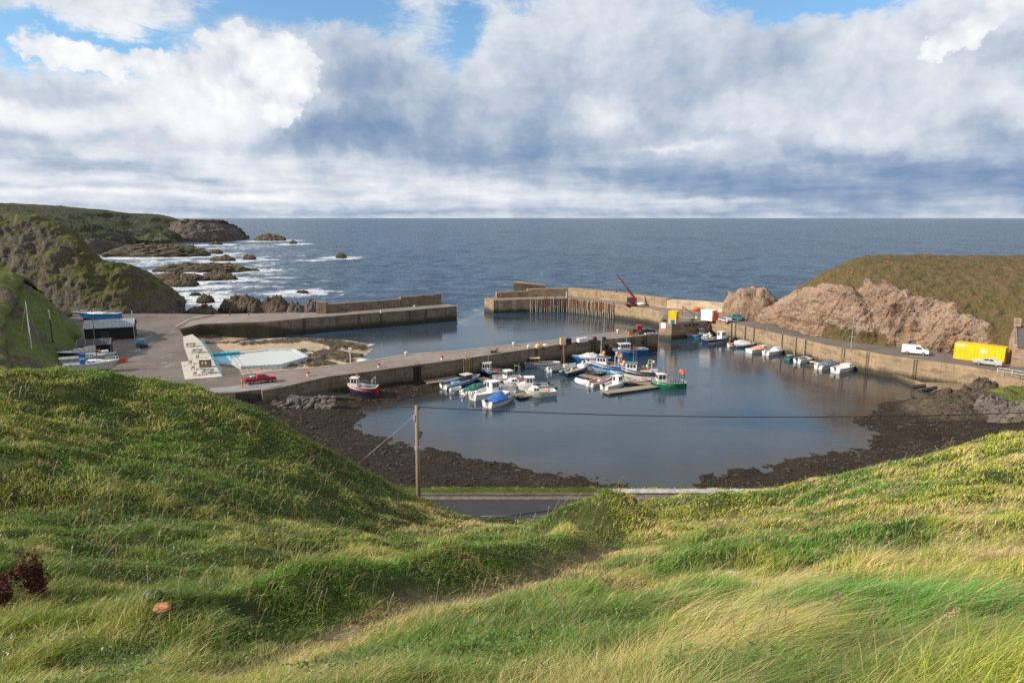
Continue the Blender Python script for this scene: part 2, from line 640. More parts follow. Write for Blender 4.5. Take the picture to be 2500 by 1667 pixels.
SHORE = px_line([(1020, 968), (925, 990), (870, 1000), (815, 1014), (862, 1026), (890, 1050), (1000, 1087), (1100, 1106), (1190, 1126), (1290, 1146), (1400, 1161), (1500, 1182), (1570, 1197), (1640, 1200), (1705, 1194), (1716, 1178), (1712, 1160),
                 (1850, 1146), (2000, 1110), (2120, 1088), (2140, 1066), (2085, 1030), (2130, 1005), (2200, 1010), (2280, 1015), (2262, 985), (2290, 955), (2240, 936), (2000, 870), (1700, 840), (1300, 880)])


def build_sea():
    na, nr = 560, 520
    ang = np.linspace(R(-56), R(56), na)
    r1 = 60 * (1500 / 60) ** np.linspace(0, 1, nr - 70)
    r2 = 1500 * (70000 / 1500) ** np.linspace(0, 1, 71)[1:]
    rr = np.concatenate([r1, r2])
    A, RR = np.meshgrid(ang, rr, indexing='ij')
    X, Y = RR * np.sin(A), RR * np.cos(A)
    # inside of the harbour: south of the two outer piers and of the line across their heads
    heads = [pier_l_face[0], pier_l_face[1], pier_l_face[2], pier_l_face[3], pier_l_face[4], pier_r_face[0], pier_r_face[1], pier_r_face[2], pier_r_face[3], pier_r_face[4], pier_r_face[6]]
    gx = np.array([p[0] for p in heads])
    gy = np.array([p[1] for p in heads])
    lim = np.interp(X, gx, gy)
    calm = sstep(22, -18, Y - lim) * ((X > gx[0] - 2) & (Y < 300))
    calm = np.where(Y < 140, 1.0, calm)
    # foam
    foam = np.zeros_like(X)
    for (l, r, b, t, k, lab, yy) in ROCKS:
        p0, p1 = atz(l, b), atz(r, b)
        c = ((p0.x + p1.x) / 2, (p0.y + p1.y) / 2 + 1)
        hw = (p1.x - p0.x) / 2
        sc = 3.5 + 0.012 * c[1]
        d = np.maximum(np.hypot((X - c[0]) / (hw + sc), (Y - c[1]) / (hw * k + sc * 1.6)) - 0.75, 0)
        foam = np.maximum(foam, 0.9 * np.exp(-(d / 0.8) ** 2))
    def lobe(px, py, rx, ry, a):
        c = atz(px, py)
        kx = c.y / F
        ky = kx * c.y / EYE
        return a * np.exp(-((X - c.x) / (rx * kx)) ** 2 - ((Y - c.y) / (ry * ky)) ** 2)
    for q in [(360, 640, 140, 22, 0.66), (560, 604, 150, 14, 0.56), (500, 700, 160, 34, 0.60), (420, 735, 70, 24, 0.62), (590, 655, 130, 20, 0.54), (660, 690, 130, 24, 0.46), (640, 625, 160, 18, 0.42),
              (770, 635, 40, 3.5, 0.95), (875, 627, 40, 3, 0.7), (700, 678, 80, 3.5, 0.85), (610, 681, 60, 5, 0.7), (700, 597, 70, 2.2, 0.7), (800, 720, 60, 6, 0.35), (740, 716, 50, 6, 0.6),
              (620, 646, 40, 3, 0.6), (560, 745, 60, 16, 0.65), (480, 752, 60, 12, 0.9), (620, 762, 110, 6, 0.9), (300, 612, 60, 6, 0.7), (440, 604, 80, 4, 0.7), (1165, 757, 16, 5, 0.75), (1235, 697, 24, 3, 0.6),
              (880, 878, 30, 6, 0.9), (905, 842, 10, 5, 0.6)]:
        foam = np.maximum(foam, lobe(*q))
    # the pale line of drifting foam in the harbour mouth
    streak = [xy(atz(*p)) for p in [(1118, 762), (1148, 772), (1152, 785), (1128, 802), (1160, 813), (1110, 830), (1093, 848)]]
    foam = np.maximum(foam, 0.22 * np.exp(-(seg_dist(X, Y, streak) / 1.6) ** 2))
    # shoals: dark weed bottom on the near side and right, sandy by the rocks on the left
    sh = np.zeros_like(X)
    for q in [(2200, 985, 170, 55, 1.0), (2120, 1060, 90, 50, 0.8), (2300, 950, 150, 40, 0.7), (1950, 1080, 160, 40, 0.35), (1450, 1150, 150, 30, 0.35), (2050, 930, 160, 60, 0.45)]:
        sh = np.maximum(sh, lobe(*q))
    d_sh = seg_dist(X, Y, SHORE, True)
    sh = np.where(Y < 135, np.maximum(sh, 0.85 * np.exp(-d_sh / 5.0)), sh)
    sand = np.zeros_like(X)
    for q in [(930, 860, 70, 26, 0.9), (1000, 840, 120, 20, 0.55)]:
        sand = np.maximum(sand, lobe(*q))
    # the swell is real relief on the open sea
    amp = (1 - calm) * sstep(90, 200, RR) * sstep(1300, 500, RR)
    Z = amp * (0.55 * fbm(X / 17, Y / 9, octaves=3, seed=5) + 0.25 * fbm(X / 5, Y / 3.2, octaves=2, seed=9))
    V = np.stack([X, Y, Z], -1).reshape(-1, 3)
    m, t = newmat('sea water')
    p = t.pos()
    calm_ = t.attr('calm')
    foam_ = t.attr('foam')
    sh_ = t.attr('shoal')
    sand_ = t.attr('sandy')
    # choppy wavelets, long across the view
    ps = t.scaled(p, (0.55, 1.0, 1.0))
    h1 = t.noise(ps, 0.16, 5, 0.65, 0.6)
    h2 = t.noise(ps, 0.9, 4, 0.65, 0.4)
    h3 = t.noise(t.scaled(p, (0.5, 1.0, 1)), 0.022, 3, 0.5)
    hs = t.m('ADD', t.m('MULTIPLY', h1, 7.5), t.m('MULTIPLY', h2, 1.6))
    hh = t.m('MULTIPLY', t.noise(t.scaled(p, (0.35, 1.4, 1)), 0.85, 4, 0.6, 0.5), 0.11)
    patch = t.step(0.40, 0.62, t.noise(t.scaled(p, (0.5, 1.0, 1)), 0.045, 3, 0.55))
    hh = t.m('MULTIPLY', hh, t.m('ADD', t.m('MULTIPLY', patch, 0.8), 0.35))
    hmix = t.n('ShaderNodeMix', {'data_type': 'FLOAT'})
    t.set(hmix.inputs[0], calm_)
    t.set(hmix.inputs[2], hs)
    t.set(hmix.inputs[3], hh)
    nrm = t.bump(hmix.outputs[0], 0.9, 0.55)
    deep = t.mix(t.step(0.35, 0.65, h3), (0.012, 0.040, 0.088), (0.018, 0.054, 0.108))
    deep = t.mix(t.m('MULTIPLY', t.step(0.46, 0.60, t.m('ADD', t.m('MULTIPLY', h1, 0.6), t.m('MULTIPLY', h2, 0.4))), t.m('SUBTRACT', 1.0, calm_)), deep, (0.085, 0.145, 0.205))  # light and dark of the waves painted into the water colour
    far1 = t.noise(t.scaled(p, (0.045, 0.016, 1)), 1.0, 5, 0.66, 0.4)
    far2 = t.noise(t.scaled(p, (0.010, 0.0035, 1)), 1.0, 5, 0.62, 0.4)
    fsw = t.m('ADD', t.m('MULTIPLY', far1, 0.6), t.m('MULTIPLY', far2, 0.4))
    deep = t.mix(t.m('MULTIPLY', t.step(0.47, 0.60, fsw), 0.75), deep, (0.052, 0.105, 0.165))  # distant wave contrast is painted into the colour as well
    deep = t.mix(t.m('MULTIPLY', t.step(0.48, 0.38, fsw), 0.6), deep, (0.010, 0.030, 0.065))
    inner = t.mix(patch, (0.021, 0.038, 0.056), (0.033, 0.056, 0.078))
    col = t.mix(calm_, deep, inner)
    weed = t.noise(p, 0.35, 5, 0.6)
    col = t.mix(t.m('MULTIPLY', sh_, t.step(0.25, 0.6, weed)), col, (0.050, 0.034, 0.017))
    col = t.mix(t.m('MULTIPLY', sand_, 0.8), col, (0.13, 0.145, 0.13))
    # foam breaks up in lacy patches
    fn = t.noise(t.scaled(p, (0.16, 0.085, 1.0)), 1.0, 7, 0.70, 0.8)
    fn2 = t.noise(t.scaled(p, (0.05, 0.045, 1.0)), 1.0, 5, 0.65, 0.6)
    fs = t.m('ADD', foam_, t.m('MULTIPLY', t.m('SUBTRACT', t.m('ADD', t.m('MULTIPLY', fn, 0.75), t.m('MULTIPLY', fn2, 0.75)), 0.78), 2.8))
    caps = t.m('MULTIPLY', t.step(0.70, 0.78, t.noise(t.scaled(p, (0.25, 0.9, 1)), 0.30, 6, 0.7, 0.5)), t.m('MULTIPLY', t.m('SUBTRACT', 1.0, calm_), 0.5))
    fmask = t.m('MAXIMUM', t.m('MULTIPLY', t.m('MULTIPLY', t.step(0.26, 0.88, fs), t.step(0.02, 0.2, foam_)), 0.76), caps)
    col = t.mix(fmask, col, (0.78, 0.80, 0.81))
    rough = t.m('ADD', t.m('MULTIPLY', fmask, 0.5), t.m('ADD', t.m('MULTIPLY', t.m('SUBTRACT', 1.0, calm_), 0.26), 0.06))
    t.out(t.principled(Base_Color=col, Roughness=rough, IOR=1.33, Specular_IOR_Level=t.m('ADD', 0.34, t.m('MULTIPLY', calm_, 0.16)), Normal=nrm))
    ob = np_mesh('sea', V, grid_faces(na, nr)[:, ::-1], m, {'calm': calm, 'foam': foam, 'shoal': sh, 'sandy': sand})
    return struct(ob)


sea = build_sea()

# ================================================================== near hillside (height field fitted to the lie of the land)
CTRL = []


def cp(px, py, y, dz=0.0):
    p = aty(px, py, y)
    CTRL.append((p.x, p.y, p.z + dz))


CTRL += [(0, 0, 30.3), (-3, 1, 30.2), (3, 1, 30.5), (0, -6, 31.5), (-10, -4, 31), (10, -4, 32), (-25, 0, 30), (25, 0, 31), (-45, 15, 27), (48, 10, 30)]
for q in [(1250, 1667, 5.5), (2500, 1667, 4.3), (1900, 1667, 4.6), (0, 1667, 7.5), (600, 1667, 6.6),
          # lower left, gully and the left spur
          (100, 1420, 12.5), (0, 1480, 11), (400, 1480, 11), (400, 1560, 9), (600, 1430, 12.6), (600, 1375, 17.5), (300, 1400, 15), (0, 1330, 16),
          (300, 1200, 24), (600, 1200, 28), (800, 1250, 31), (300, 1050, 33), (600, 1080, 36), (0, 1200, 21), (0, 1050, 27), (0, 906, 36), (150, 908, 38), (300, 930, 40), (400, 948, 41),
          (500, 970, 42), (640, 1030, 43), (760, 1090, 43), (850, 1150, 44), (950, 1200, 45.3), (1030, 1250, 46.3), (700, 1290, 26), (850, 1300, 30),
          # the path and the bank beside it
          (902, 1522, 10.3), (790, 1575, 8.9), (1036, 1479, 11.6), (1187, 1462, 12.6), (1303, 1424, 14.2), (1437, 1375, 17.8), (1500, 1342, 21), (1640, 1305, 27), (1250, 1520, 9.8), (1420, 1450, 12.2), (1560, 1390, 16),
          (900, 1325, 24), (1000, 1290, 33), (1250, 1300, 30), (1100, 1285, 36), (1180, 1276, 46),
          # right slope
          (2000, 1450, 10), (1750, 1400, 15), (2000, 1300, 20), (1750, 1300, 26), (2500, 1300, 16), (2500, 1450, 9), (2500, 1180, 25), (2300, 1200, 26), (2000, 1230, 33),
          (2500, 1066, 36), (2350, 1092, 37), (2200, 1130, 39), (2000, 1175, 42), (1860, 1203, 44), (1600, 1222, 46), (1400, 1266, 46), (1700, 1212, 46)]:
    cp(*q)
# far side of the crest, the road bench at 9 m and the bank down to the shore
for x, y, z in [(-33, 48.2, 17), (-26, 52.2, 13), (-45, 56.2, 12), (-40, 68.2, 6), (-25, 66.2, 4), (-55, 45, 22), (-70, 66.2, 12), (-60, 86.2, 5),
                (-19, 49.2, 9), (-12, 50.2, 9), (-5, 50.2, 9), (3, 50.2, 9), (12, 50.2, 9), (22, 50.2, 9), (34, 50.2, 9.3), (45, 48.2, 10), (60, 48, 14), (-12, 54.2, 9), (0, 54.2, 9), (12, 54.2, 9), (24, 54.2, 9), (36, 54.2, 9),
                (50, 54.2, 9), (62, 56.2, 9), (-12, 62.2, 2.0), (0, 63.2, 1.5), (12, 63.2, 1.2), (24, 62.2, 1.5), (36, 62.2, 2), (50, 63.2, 2), (65, 66.2, 2), (-20, 62.2, 3), (0, 72.2, -1.5), (25, 72.2, -1.5), (50, 72.2, -1), (-25, 76.2, -1),
                (80, 56.2, 8), (75, 45, 15), (80, 30, 22)]:
    CTRL.append((x, y, z))
# mounds: photo top, depth, height, half sizes
MOUNDS = []
for (px, py, y, h, rx, ry) in [(1440, 1242, 26, 1.5, 2.4, 2.0), (1545, 1272, 25.5, 1.0, 1.7, 1.6), (1740, 1222, 40, 1.7, 2.8, 2.2), (2150, 1275, 22, 0.55, 1.3, 1.2), (1900, 1285, 24, 0.4, 1.5, 1.2), (2450, 1235, 20, 0.4, 1.2, 1.2),
                              (1950, 1530, 7.0, 0.30, 0.9, 0.6), (1560, 1610, 6.2, 0.20, 0.7, 0.6)]:
    p = aty(px, py, y)
    MOUNDS.append((p.x, p.y, h, rx, ry))
    CTRL.append((p.x, p.y, p.z - h))
PATH = [xy(aty(*q)) for q in [(560, 1700, 6.8), (680, 1630, 7.8), (790, 1575, 8.9), (902, 1522, 10.3), (1036, 1479, 11.6), (1187, 1462, 12.6), (1303, 1424, 14.2), (1437, 1375, 17.8), (1500, 1345, 20.6)]]
BANKP = [(420, 1505, 9.6), (560, 1450, 10.2), (678, 1412, 10.9), (928, 1368, 12.7), (1018, 1354, 13.6), (1170, 1345, 15.0), (1303, 1330, 17.0), (1380, 1290, 21)]
BANK = [xy(aty(*q)) for q in BANKP]
BANK_H = 0.85
for q in BANKP:
    p = aty(*q)
    CTRL.append((p.x, p.y, p.z - BANK_H))
for q in [(560, 1450, 13.5, -0.9), (700, 1405, 14, -0.9), (900, 1368, 16.5, -0.9), (1050, 1350, 18.5, -0.9), (1220, 1335, 21, -0.8)]:
    cp(*q)

_P = np.array(CTRL)


def _tps_fit():
    n = len(_P)
    d = np.hypot(_P[:, None, 0] - _P[None, :, 0], _P[:, None, 1] - _P[None, :, 1])
    K = np.where(d > 0, d * d * np.log(d + 1e-9), 0) + np.eye(n) * 0.8
    A = np.zeros((n + 3, n + 3))
    A[:n, :n] = K
    A[:n, n] = 1
    A[:n, n + 1:] = _P[:, :2]
    A[n:, :n] = A[:n, n:].T
    b = np.concatenate([_P[:, 2], np.zeros(3)])
    return np.linalg.solve(A, b)


_W = _tps_fit()


def hill_z(x, y, detail=True):
    x = np.asarray(x, float)
    y = np.asarray(y, float)
    sh = x.shape
    xf, yf = x.ravel(), y.ravel()
    out = np.empty_like(xf)
    n = len(_P)
    for s in range(0, len(xf), 40000):
        a, b = xf[s:s + 40000], yf[s:s + 40000]
        d2 = (a[:, None] - _P[None, :, 0]) ** 2 + (b[:, None] - _P[None, :, 1]) ** 2
        out[s:s + 40000] = (0.5 * d2 * np.log(d2 + 1e-12)) @ _W[:n] + _W[n] + _W[n + 1] * a + _W[n + 2] * b
    z = out.reshape(sh)
    for (mx, my, h, rx, ry) in MOUNDS:
        z = z + h * np.exp(-((x - mx) / rx) ** 2 - ((y - my) / ry) ** 2)
    bd = seg_dist(x, y, BANK)
    z = z + BANK_H * np.exp(-(bd / 0.95) ** 2)
    pd = seg_dist(x, y, PATH)
    z = z - 0.06 * np.exp(-(pd / 0.6) ** 2)
    if detail:
        r = np.hypot(x, y)
        k = sstep(2.0, 9.0, r)
        q = 1 - 0.85 * np.exp(-(pd / 1.7) ** 2)
        left = sstep(2, -6, x)
        z = z + k * q * (0.52 * fbm(x / 3.4, y / 3.4, octaves=3, seed=21) + (0.30 - 0.06 * left) * (1 - 0.35 * sstep(18, 35, r)) * fbm(x / 1.2, y / 1.2, octaves=3, seed=31)
                         + (0.10 + 0.05 * left) * np.maximum(0, fbm(x / 0.75, y / 0.75, octaves=2, seed=41)))
    # road bench
    g = sstep(5.2, 3.6, np.abs(y - 52.3))
    z = z * (1 - g) + 8.9 * g
    return z


def build_hill():
    na, nr = 640, 420
    ang = np.linspace(R(-80), R(80), na)
    rr = 0.8 * (105 / 0.8) ** np.linspace(0, 1, nr)
    A, RR = np.meshgrid(ang, rr, indexing='ij')
    X, Y = RR * np.sin(A), RR * np.cos(A)
    Z = hill_z(X, Y)
    V = np.stack([X, Y, Z], -1).reshape(-1, 3)
    pd = seg_dist(X, Y, PATH)
    bare = np.exp(-(pd / 0.55) ** 2)
    for (px, py, y, rr_) in [(2430, 1208, 21, 0.5), (2125, 1297, 21.4, 0.45)]:
        p = aty(px, py, y)
        bare = np.maximum(bare, 1.3 * np.exp(-(((X - p.x) / rr_) ** 2 + ((Y - p.y) / 0.5) ** 2)))
    m, t = newmat('turf soil')
    p = t.pos()
    n1 = t.noise(p, 0.35, 5, 0.6)
    n2 = t.noise(p, 3.0, 6, 0.65)
    n3 = t.noise(p, 17.0, 4, 0.7)
    c = t.mix(t.step(0.35, 0.65, n1), (0.030, 0.048, 0.012), (0.060, 0.070, 0.020))
    c = t.mix(t.step(0.42, 0.7, n2), c, (0.10, 0.085, 0.040))
    c = t.mix(t.m('MULTIPLY', t.attr('bare'), t.step(0.25, 0.6, n2)), c, (0.27, 0.205, 0.135))
    c = t.mix(t.m('MULTIPLY', t.step(0.5, 0.75, n3), 0.6), c, (0.028, 0.030, 0.012))
    t.out(t.principled(Base_Color=c, Roughness=0.95, Specular_IOR_Level=0.1, Normal=t.bump(t.m('ADD', n2, n3), 0.8, 0.12)))
    ob = np_mesh('hillside', V, grid_faces(na, nr)[:, ::-1], m, {'bare': bare})
    return struct(ob)


hill = build_hill()


# ------------------------------------------------------------------ grass
def build_grass():
    N = 1040000
    rg = np.random.default_rng(5)
    th = rg.uniform(R(-56), R(56), N)
    u = rg.random(N)
    r0, r1, e = 2.2, 62.0, 0.48
    r = (r0 ** e + u * (r1 ** e - r0 ** e)) ** (1 / e)
    x, y = r * np.sin(th), r * np.cos(th)
    # blades gather in tussocks
    tn = fbm(x / 0.55, y / 0.55, octaves=2, seed=51)
    keep = (rg.random(N) < 0.60 + 0.55 * tn + 0.2) & (np.abs(y - 52.2) > 3.2)
    keep &= (np.abs(th) < R(42.5)) | (rg.random(N) < 0.5)
    pd = seg_dist(x, y, PATH)
    keep &= (pd > 0.16 + 0.38 * rg.random(N)) | (rg.random(N) < 0.6)
    for (px, py, yy, rr_) in [(2430, 1208, 21, 0.5), (2125, 1297, 21.4, 0.45)]:
        p = aty(px, py, yy)
        keep &= np.hypot((x - p.x) / rr_, (y - p.y) / 0.55) > 0.6 + 0.5 * rg.random(N)
    x, y, r, tn, pd = x[keep], y[keep], r[keep], tn[keep], pd[keep]
    z = hill_z(x, y)
    k = z > 3.0
    x, y, z, r, tn, pd = x[k], y[k], z[k], r[k], tn[k], pd[k]
    n = len(x)
    eps = 0.25
    gx = (hill_z(x + eps, y) - z) / eps
    gy = (hill_z(x, y + eps) - z) / eps
    # kinds of sward
    right = sstep(-1.0, 3.0, x - 0.10 * y)
    big1 = fbm(x / 4.2, y / 4.2, octaves=3, seed=61)
    big2 = fbm(x / 1.7, y / 1.7, octaves=3, seed=71)
    big3 = fbm(x / 0.8, y / 0.8, octaves=2, seed=81)
    rnd = rg.random(n)
    lush = sstep(-0.05, 0.35, big1 + 0.4 * big2)
    near_right = sstep(0.3, 2.0, x) * sstep(13, 7, y)
    crest = sstep(38, 44, y)
    # length
    ln = (0.17 + 0.13 * rg.random(n)) * (1 + 0.75 * big2 + 0.5 * tn)
    ln *= 1 + 0.9 * near_right * (0.6 + 0.8 * sstep(-0.3, 0.3, big2))
    ln *= np.clip(0.30 + pd * 0.42, 0.30, 1.0)
    ln *= 1 - 0.25 * sstep(14, 20, r) * (1 - near_right)
    ln = np.clip(ln, 0.05, 0.75)
    straw_p = 0.07 + 0.42 * sstep(0.05, 0.4, big2 + 0.35 * big3 - 0.25 * big1) + 0.10 * crest + 0.55 * sstep(0.75, 0.25, pd)
    # right slope has more seed heads and dry grass
    straw_p = straw_p * (0.75 + 0.35 * right) * (1 - 0.42 * near_right)
    p = aty(1090, 1290, 36)
    straw_p = straw_p + 0.65 * np.exp(-(((x - p.x) / 4.5) ** 2 + ((y - p.y) / 4) ** 2))
    p = aty(2250, 1420, 11)
    straw_p = straw_p + 0.22 * np.exp(-(((x - p.x) / 3.0) ** 2 + ((y - p.y) / 2.0) ** 2))
    is_straw = rnd < straw_p * (1 - 0.25 * sstep(2, -8, x))
    ln = np.where(is_straw, ln * 1.3, ln)
    # base hues, real blade colours
    c_dark = np.array([0.034, 0.074, 0.012])
    c_green = np.array([0.098, 0.205, 0.020])
    c_lush = np.array([0.070, 0.225, 0.030])
    c_yel = np.array([0.250, 0.290, 0.028])
    c_straw = np.array([0.50, 0.385, 0.185])
    c_rust = np.array([0.200, 0.110, 0.050])
    a = np.clip(0.5 + 0.9 * big1 + 0.5 * big3 + 0.5 * (rg.random(n) - 0.5), 0, 1)[:, None]
    col = c_dark * (1 - a) + c_green * a
    b = np.clip(sstep(0.05, 0.5, -big1 + 0.6 * big2 + 0.25 * right + 0.25 * crest + 0.3 * (rg.random(n) - 0.4)), 0, 1)[:, None]
    b = b * (1 - 0.40 * sstep(2, -8, x))[:, None]
    col = col * (1 - b) + c_yel * b
    l = (lush * near_right * 0.8 + 0.35 * lush * right)[:, None]
    l = np.clip(l * (0.6 + 0.6 * rg.random(n)[:, None]), 0, 1)
    col = col * (1 - l) + c_lush * l
    s = (0.65 + 0.35 * rg.random(n))[:, None]
    col = np.where(is_straw[:, None], c_straw * s + c_rust * (1 - s), col)
    lsh = sstep(1, -8, x)[:, None] * 0.0
    col = col * (1 - lsh) + col * np.array([0.72, 0.80, 0.75]) * lsh
    col *= 1.82 * (0.58 + 0.84 * rg.random(n))[:, None]
    # wind from the left: everything leans to the right
    comb_ = np.clip(near_right + 0.45 * right * sstep(-0.1, 0.3, big2), 0, 1)
    lean = 0.18 + 0.40 * rg.random(n) + 0.55 * comb_ + 0.30 * big3
    turn = 0.35 + 1.2 * big1 + 1.3 * (1 - comb_) * big3 + 0.6 * (rg.random(n) - 0.5)
    wx = np.cos(turn)
    wy = -np.sin(turn) * 0.7
    sj = 0.46 - 0.10 * comb_
    jx, jy = rg.normal(0, 1, n) * sj, rg.normal(0, 1, n) * sj
    dx = wx * lean + jx - 0.25 * gx
    dy = wy * lean + jy - 0.25 * gy
    wd = np.maximum(0.0042, 0.00088 * r) * (0.8 + 0.5 * rg.random(n)) * np.where(is_straw, 0.7, 1.0)
    wd = wd * (1 + 0.25 * sstep(20, 45, r))
    # flat side faces across the lean, turned at random
    fa = rg.uniform(0, math.pi, n)
    sx, sy = np.cos(fa), np.sin(fa)
    # half of them turned broadside so that distant turf does not thin out
    seg = np.array([0.0, 0.4, 0.75, 1.0])
    wdt = np.array([1.0, 0.85, 0.5, 0.0])

    def blades(idx, segs, ws):
        m = len(idx)
        vs = []
        for tt, ww in zip(segs, ws):
            cx = x[idx] + dx[idx] * ln[idx] * tt * tt
            cy = y[idx] + dy[idx] * ln[idx] * tt * tt
            up = ln[idx] * (tt * 0.95 - 0.30 * lean[idx] * tt * tt)
            cz = z[idx] - 0.02 + up + (gx[idx] * dx[idx] + gy[idx] * dy[idx]) * ln[idx] * tt * tt * 0.7
            if ww > 0:
                vs.append(np.stack([cx - sx[idx] * wd[idx] * ww / 2, cy - sy[idx] * wd[idx] * ww / 2, cz], 1))
                vs.append(np.stack([cx + sx[idx] * wd[idx] * ww / 2, cy + sy[idx] * wd[idx] * ww / 2, cz], 1))
            else:
                vs.append(np.stack([cx, cy, cz], 1))
        per = len(vs)
        V = np.stack(vs, 1).reshape(-1, 3)
        o = np.arange(m)[:, None] * per
        quads = []
        for i in range(len(segs) - 2):
            quads.append(o + np.array([[2 * i, 2 * i + 1, 2 * i + 3, 2 * i + 2]]))
        tri = o + np.array([[per - 3, per - 2, per - 1]])
        C = np.repeat(col[idx], per, 0)
        # tips dry out
        tipw = np.tile(np.array([0.0, 0.0, 0.1, 0.1, 0.25, 0.25, 0.5][-per:]) if per == 7 else np.array([0.0, 0.0, 0.15, 0.15, 0.5]), m)[:, None]
        C = C * (1 - tipw) + np.array([0.24, 0.21, 0.075]) * tipw
        return V, np.concatenate(quads), tri, C
    near = np.nonzero(r < 13)[0]
    far = np.nonzero(r >= 13)[0]
    V1, Q1, T1, C1 = blades(near, seg, wdt)
    V2, Q2, T2, C2 = blades(far, np.array([0, 0.55, 1.0]), np.array([1.0, 0.75, 0.0]))
    V = np.concatenate([V1, V2])
    C = np.concatenate([C1, C2])
    C = np.concatenate([C, np.ones((len(C), 1))], 1)
    Q2, T2 = Q2 + len(V1), T2 + len(V1)
    # pale seeding stalks standing above the sward
    S = 9000
    ths = rg.uniform(R(-43), R(43), S)
    rs = (2.6 ** .6 + rg.random(S) * (45 ** .6 - 2.6 ** .6)) ** (1 / .6)
    xs_, ys_ = rs * np.sin(ths), rs * np.cos(ths)
    sn = fbm(xs_ / 2.2, ys_ / 2.2, octaves=3, seed=121) + 0.15 * sstep(0, 4, xs_)
    ks = (sn > 0.12) & (seg_dist(xs_, ys_, PATH) > 0.6)
    xs_, ys_, rs = xs_[ks], ys_[ks], rs[ks]
    zs_ = hill_z(xs_, ys_)
    ks = zs_ > 9.3
    xs_, ys_, zs_, rs = xs_[ks], ys_[ks], zs_[ks], rs[ks]
    ms_ = len(xs_)
    hs_ = rg.uniform(.28, .58, ms_)
    lx_, ly_ = hs_ * rg.normal(.35, .22, ms_), hs_ * rg.normal(-.08, .22, ms_)
    ws_ = np.maximum(.0016, .00034 * rs)
    hd_ = np.maximum(.006, .0009 * rs)
    P0 = np.stack([xs_, ys_, zs_ - .02], 1)
    P1 = np.stack([xs_ + lx_ * .35, ys_ + ly_ * .35, zs_ + hs_ * .6], 1)
    P2 = np.stack([xs_ + lx_, ys_ + ly_, zs_ + hs_], 1)
    P3 = P2 + (P2 - P1) * .45 + np.array([0, 0, -.03])
    ox = np.stack([ws_, 0 * ws_, 0 * ws_], 1)
    oh = np.stack([hd_, 0 * hd_, 0 * hd_], 1)
    VS = np.stack([P0 - ox, P0 + ox, P1 + ox, P1 - ox, P2 + ox, P2 - ox, (P2 + P3) / 2 + oh, (P2 + P3) / 2 - oh, P3], 1).reshape(-1, 3)
    o_ = np.arange(ms_)[:, None] * 9 + len(V)
    QS = np.concatenate([o_ + np.array([[0, 1, 2, 3]]), o_ + np.array([[3, 2, 4, 5]]), o_ + np.array([[5, 4, 6, 7]])])
    TS = o_ + np.array([[7, 6, 8]])
    cs_ = np.array([0.50, 0.40, 0.22]) * rg.uniform(.6, 1.1, (ms_, 1))
    V = np.concatenate([V, VS])
    C = np.concatenate([C, np.concatenate([np.repeat(cs_, 9, 0), np.ones((ms_ * 9, 1))], 1)])
    Q2, T2 = np.concatenate([Q2, QS]), np.concatenate([T2, TS])
    # broad leaved weeds in dark and grey green clumps between the grass
    M = 90000
    thw = rg.uniform(R(-43), R(43), M)
    rw = (2.5 ** .5 + rg.random(M) * (48 ** .5 - 2.5 ** .5)) ** 2
    xw, yw = rw * np.sin(thw), rw * np.cos(thw)
    wn = fbm(xw / 1.3, yw / 1.3, octaves=3, seed=111) + 0.25 * sstep(2, -8, xw)
    kw = (wn > 0.30 + 0.12 * sstep(14, 5, rw)) & (seg_dist(xw, yw, PATH) > 0.7)
    xw, yw, rw = xw[kw], yw[kw], rw[kw]
    zw = hill_z(xw, yw)
    kw = zw > 9.3
    xw, yw, zw, rw = xw[kw], yw[kw], zw[kw], rw[kw]
    mw = len(xw)
    hw = rg.uniform(0.05, 0.30, mw)
    sw_ = np.maximum(0.022, 0.0016 * rw) * rg.uniform(0.7, 1.5, mw)
    aw = rg.uniform(0, 6.28, mw)
    tl = rg.normal(0, 0.5, mw)
    ux, uy = np.cos(aw), np.sin(aw)
    A_ = np.stack([xw - ux * sw_, yw - uy * sw_, zw + hw], 1)
    B_ = np.stack([xw + uy * sw_ * .55, yw - ux * sw_ * .55, zw + hw + .3 * sw_], 1)
    C_ = np.stack([xw + ux * sw_, yw + uy * sw_, zw + hw + tl * sw_], 1)
    D_ = np.stack([xw - uy * sw_ * .55, yw + ux * sw_ * .55, zw + hw + .3 * sw_], 1)
    VW = np.stack([A_, B_, C_, D_], 1).reshape(-1, 3)
    cw = np.array([0.075, 0.150, 0.022]) * rg.uniform(.5, 1.9, (mw, 1))
    cw = np.where(rg.random((mw, 1)) < .12, np.array([[0.22, 0.17, 0.07]]), cw)
    CW = np.concatenate([np.repeat(cw, 4, 0), np.ones((mw * 4, 1))], 1)
    QW = np.arange(mw * 4).reshape(-1, 4) + len(V)
    V = np.concatenate([V, VW])
    C = np.concatenate([C, CW])
    Q2 = np.concatenate([Q2, QW])
    m, t = newmat('grass blades')
    c = t.attr('tint', 'Color')
    d = t.n('ShaderNodeBsdfDiffuse', None, Color=c, Roughness=0.3)
    tr = t.n('ShaderNodeBsdfTranslucent', None, Color=t.mix(0.4, c, (0.20, 0.26, 0.04)))
    mx = t.n('ShaderNodeMixShader', None, Fac=0.36)
    t.set(mx.inputs[1], d)
    t.set(mx.inputs[2], tr)
    gl = t.n('ShaderNodeBsdfGlossy', None, Color=(1, 1, 1, 1), Roughness=0.45)
    m2 = t.n('ShaderNodeMixShader', None, Fac=0.035)
    t.set(m2.inputs[1], mx)
    t.set(m2.inputs[2], gl)
    t.out(m2.outputs[0])
    ob = np_mesh('grass', V, [np.concatenate([Q1, Q2]), np.concatenate([T1, T2])], m, None, False, C)
    struct(ob, 'stuff')
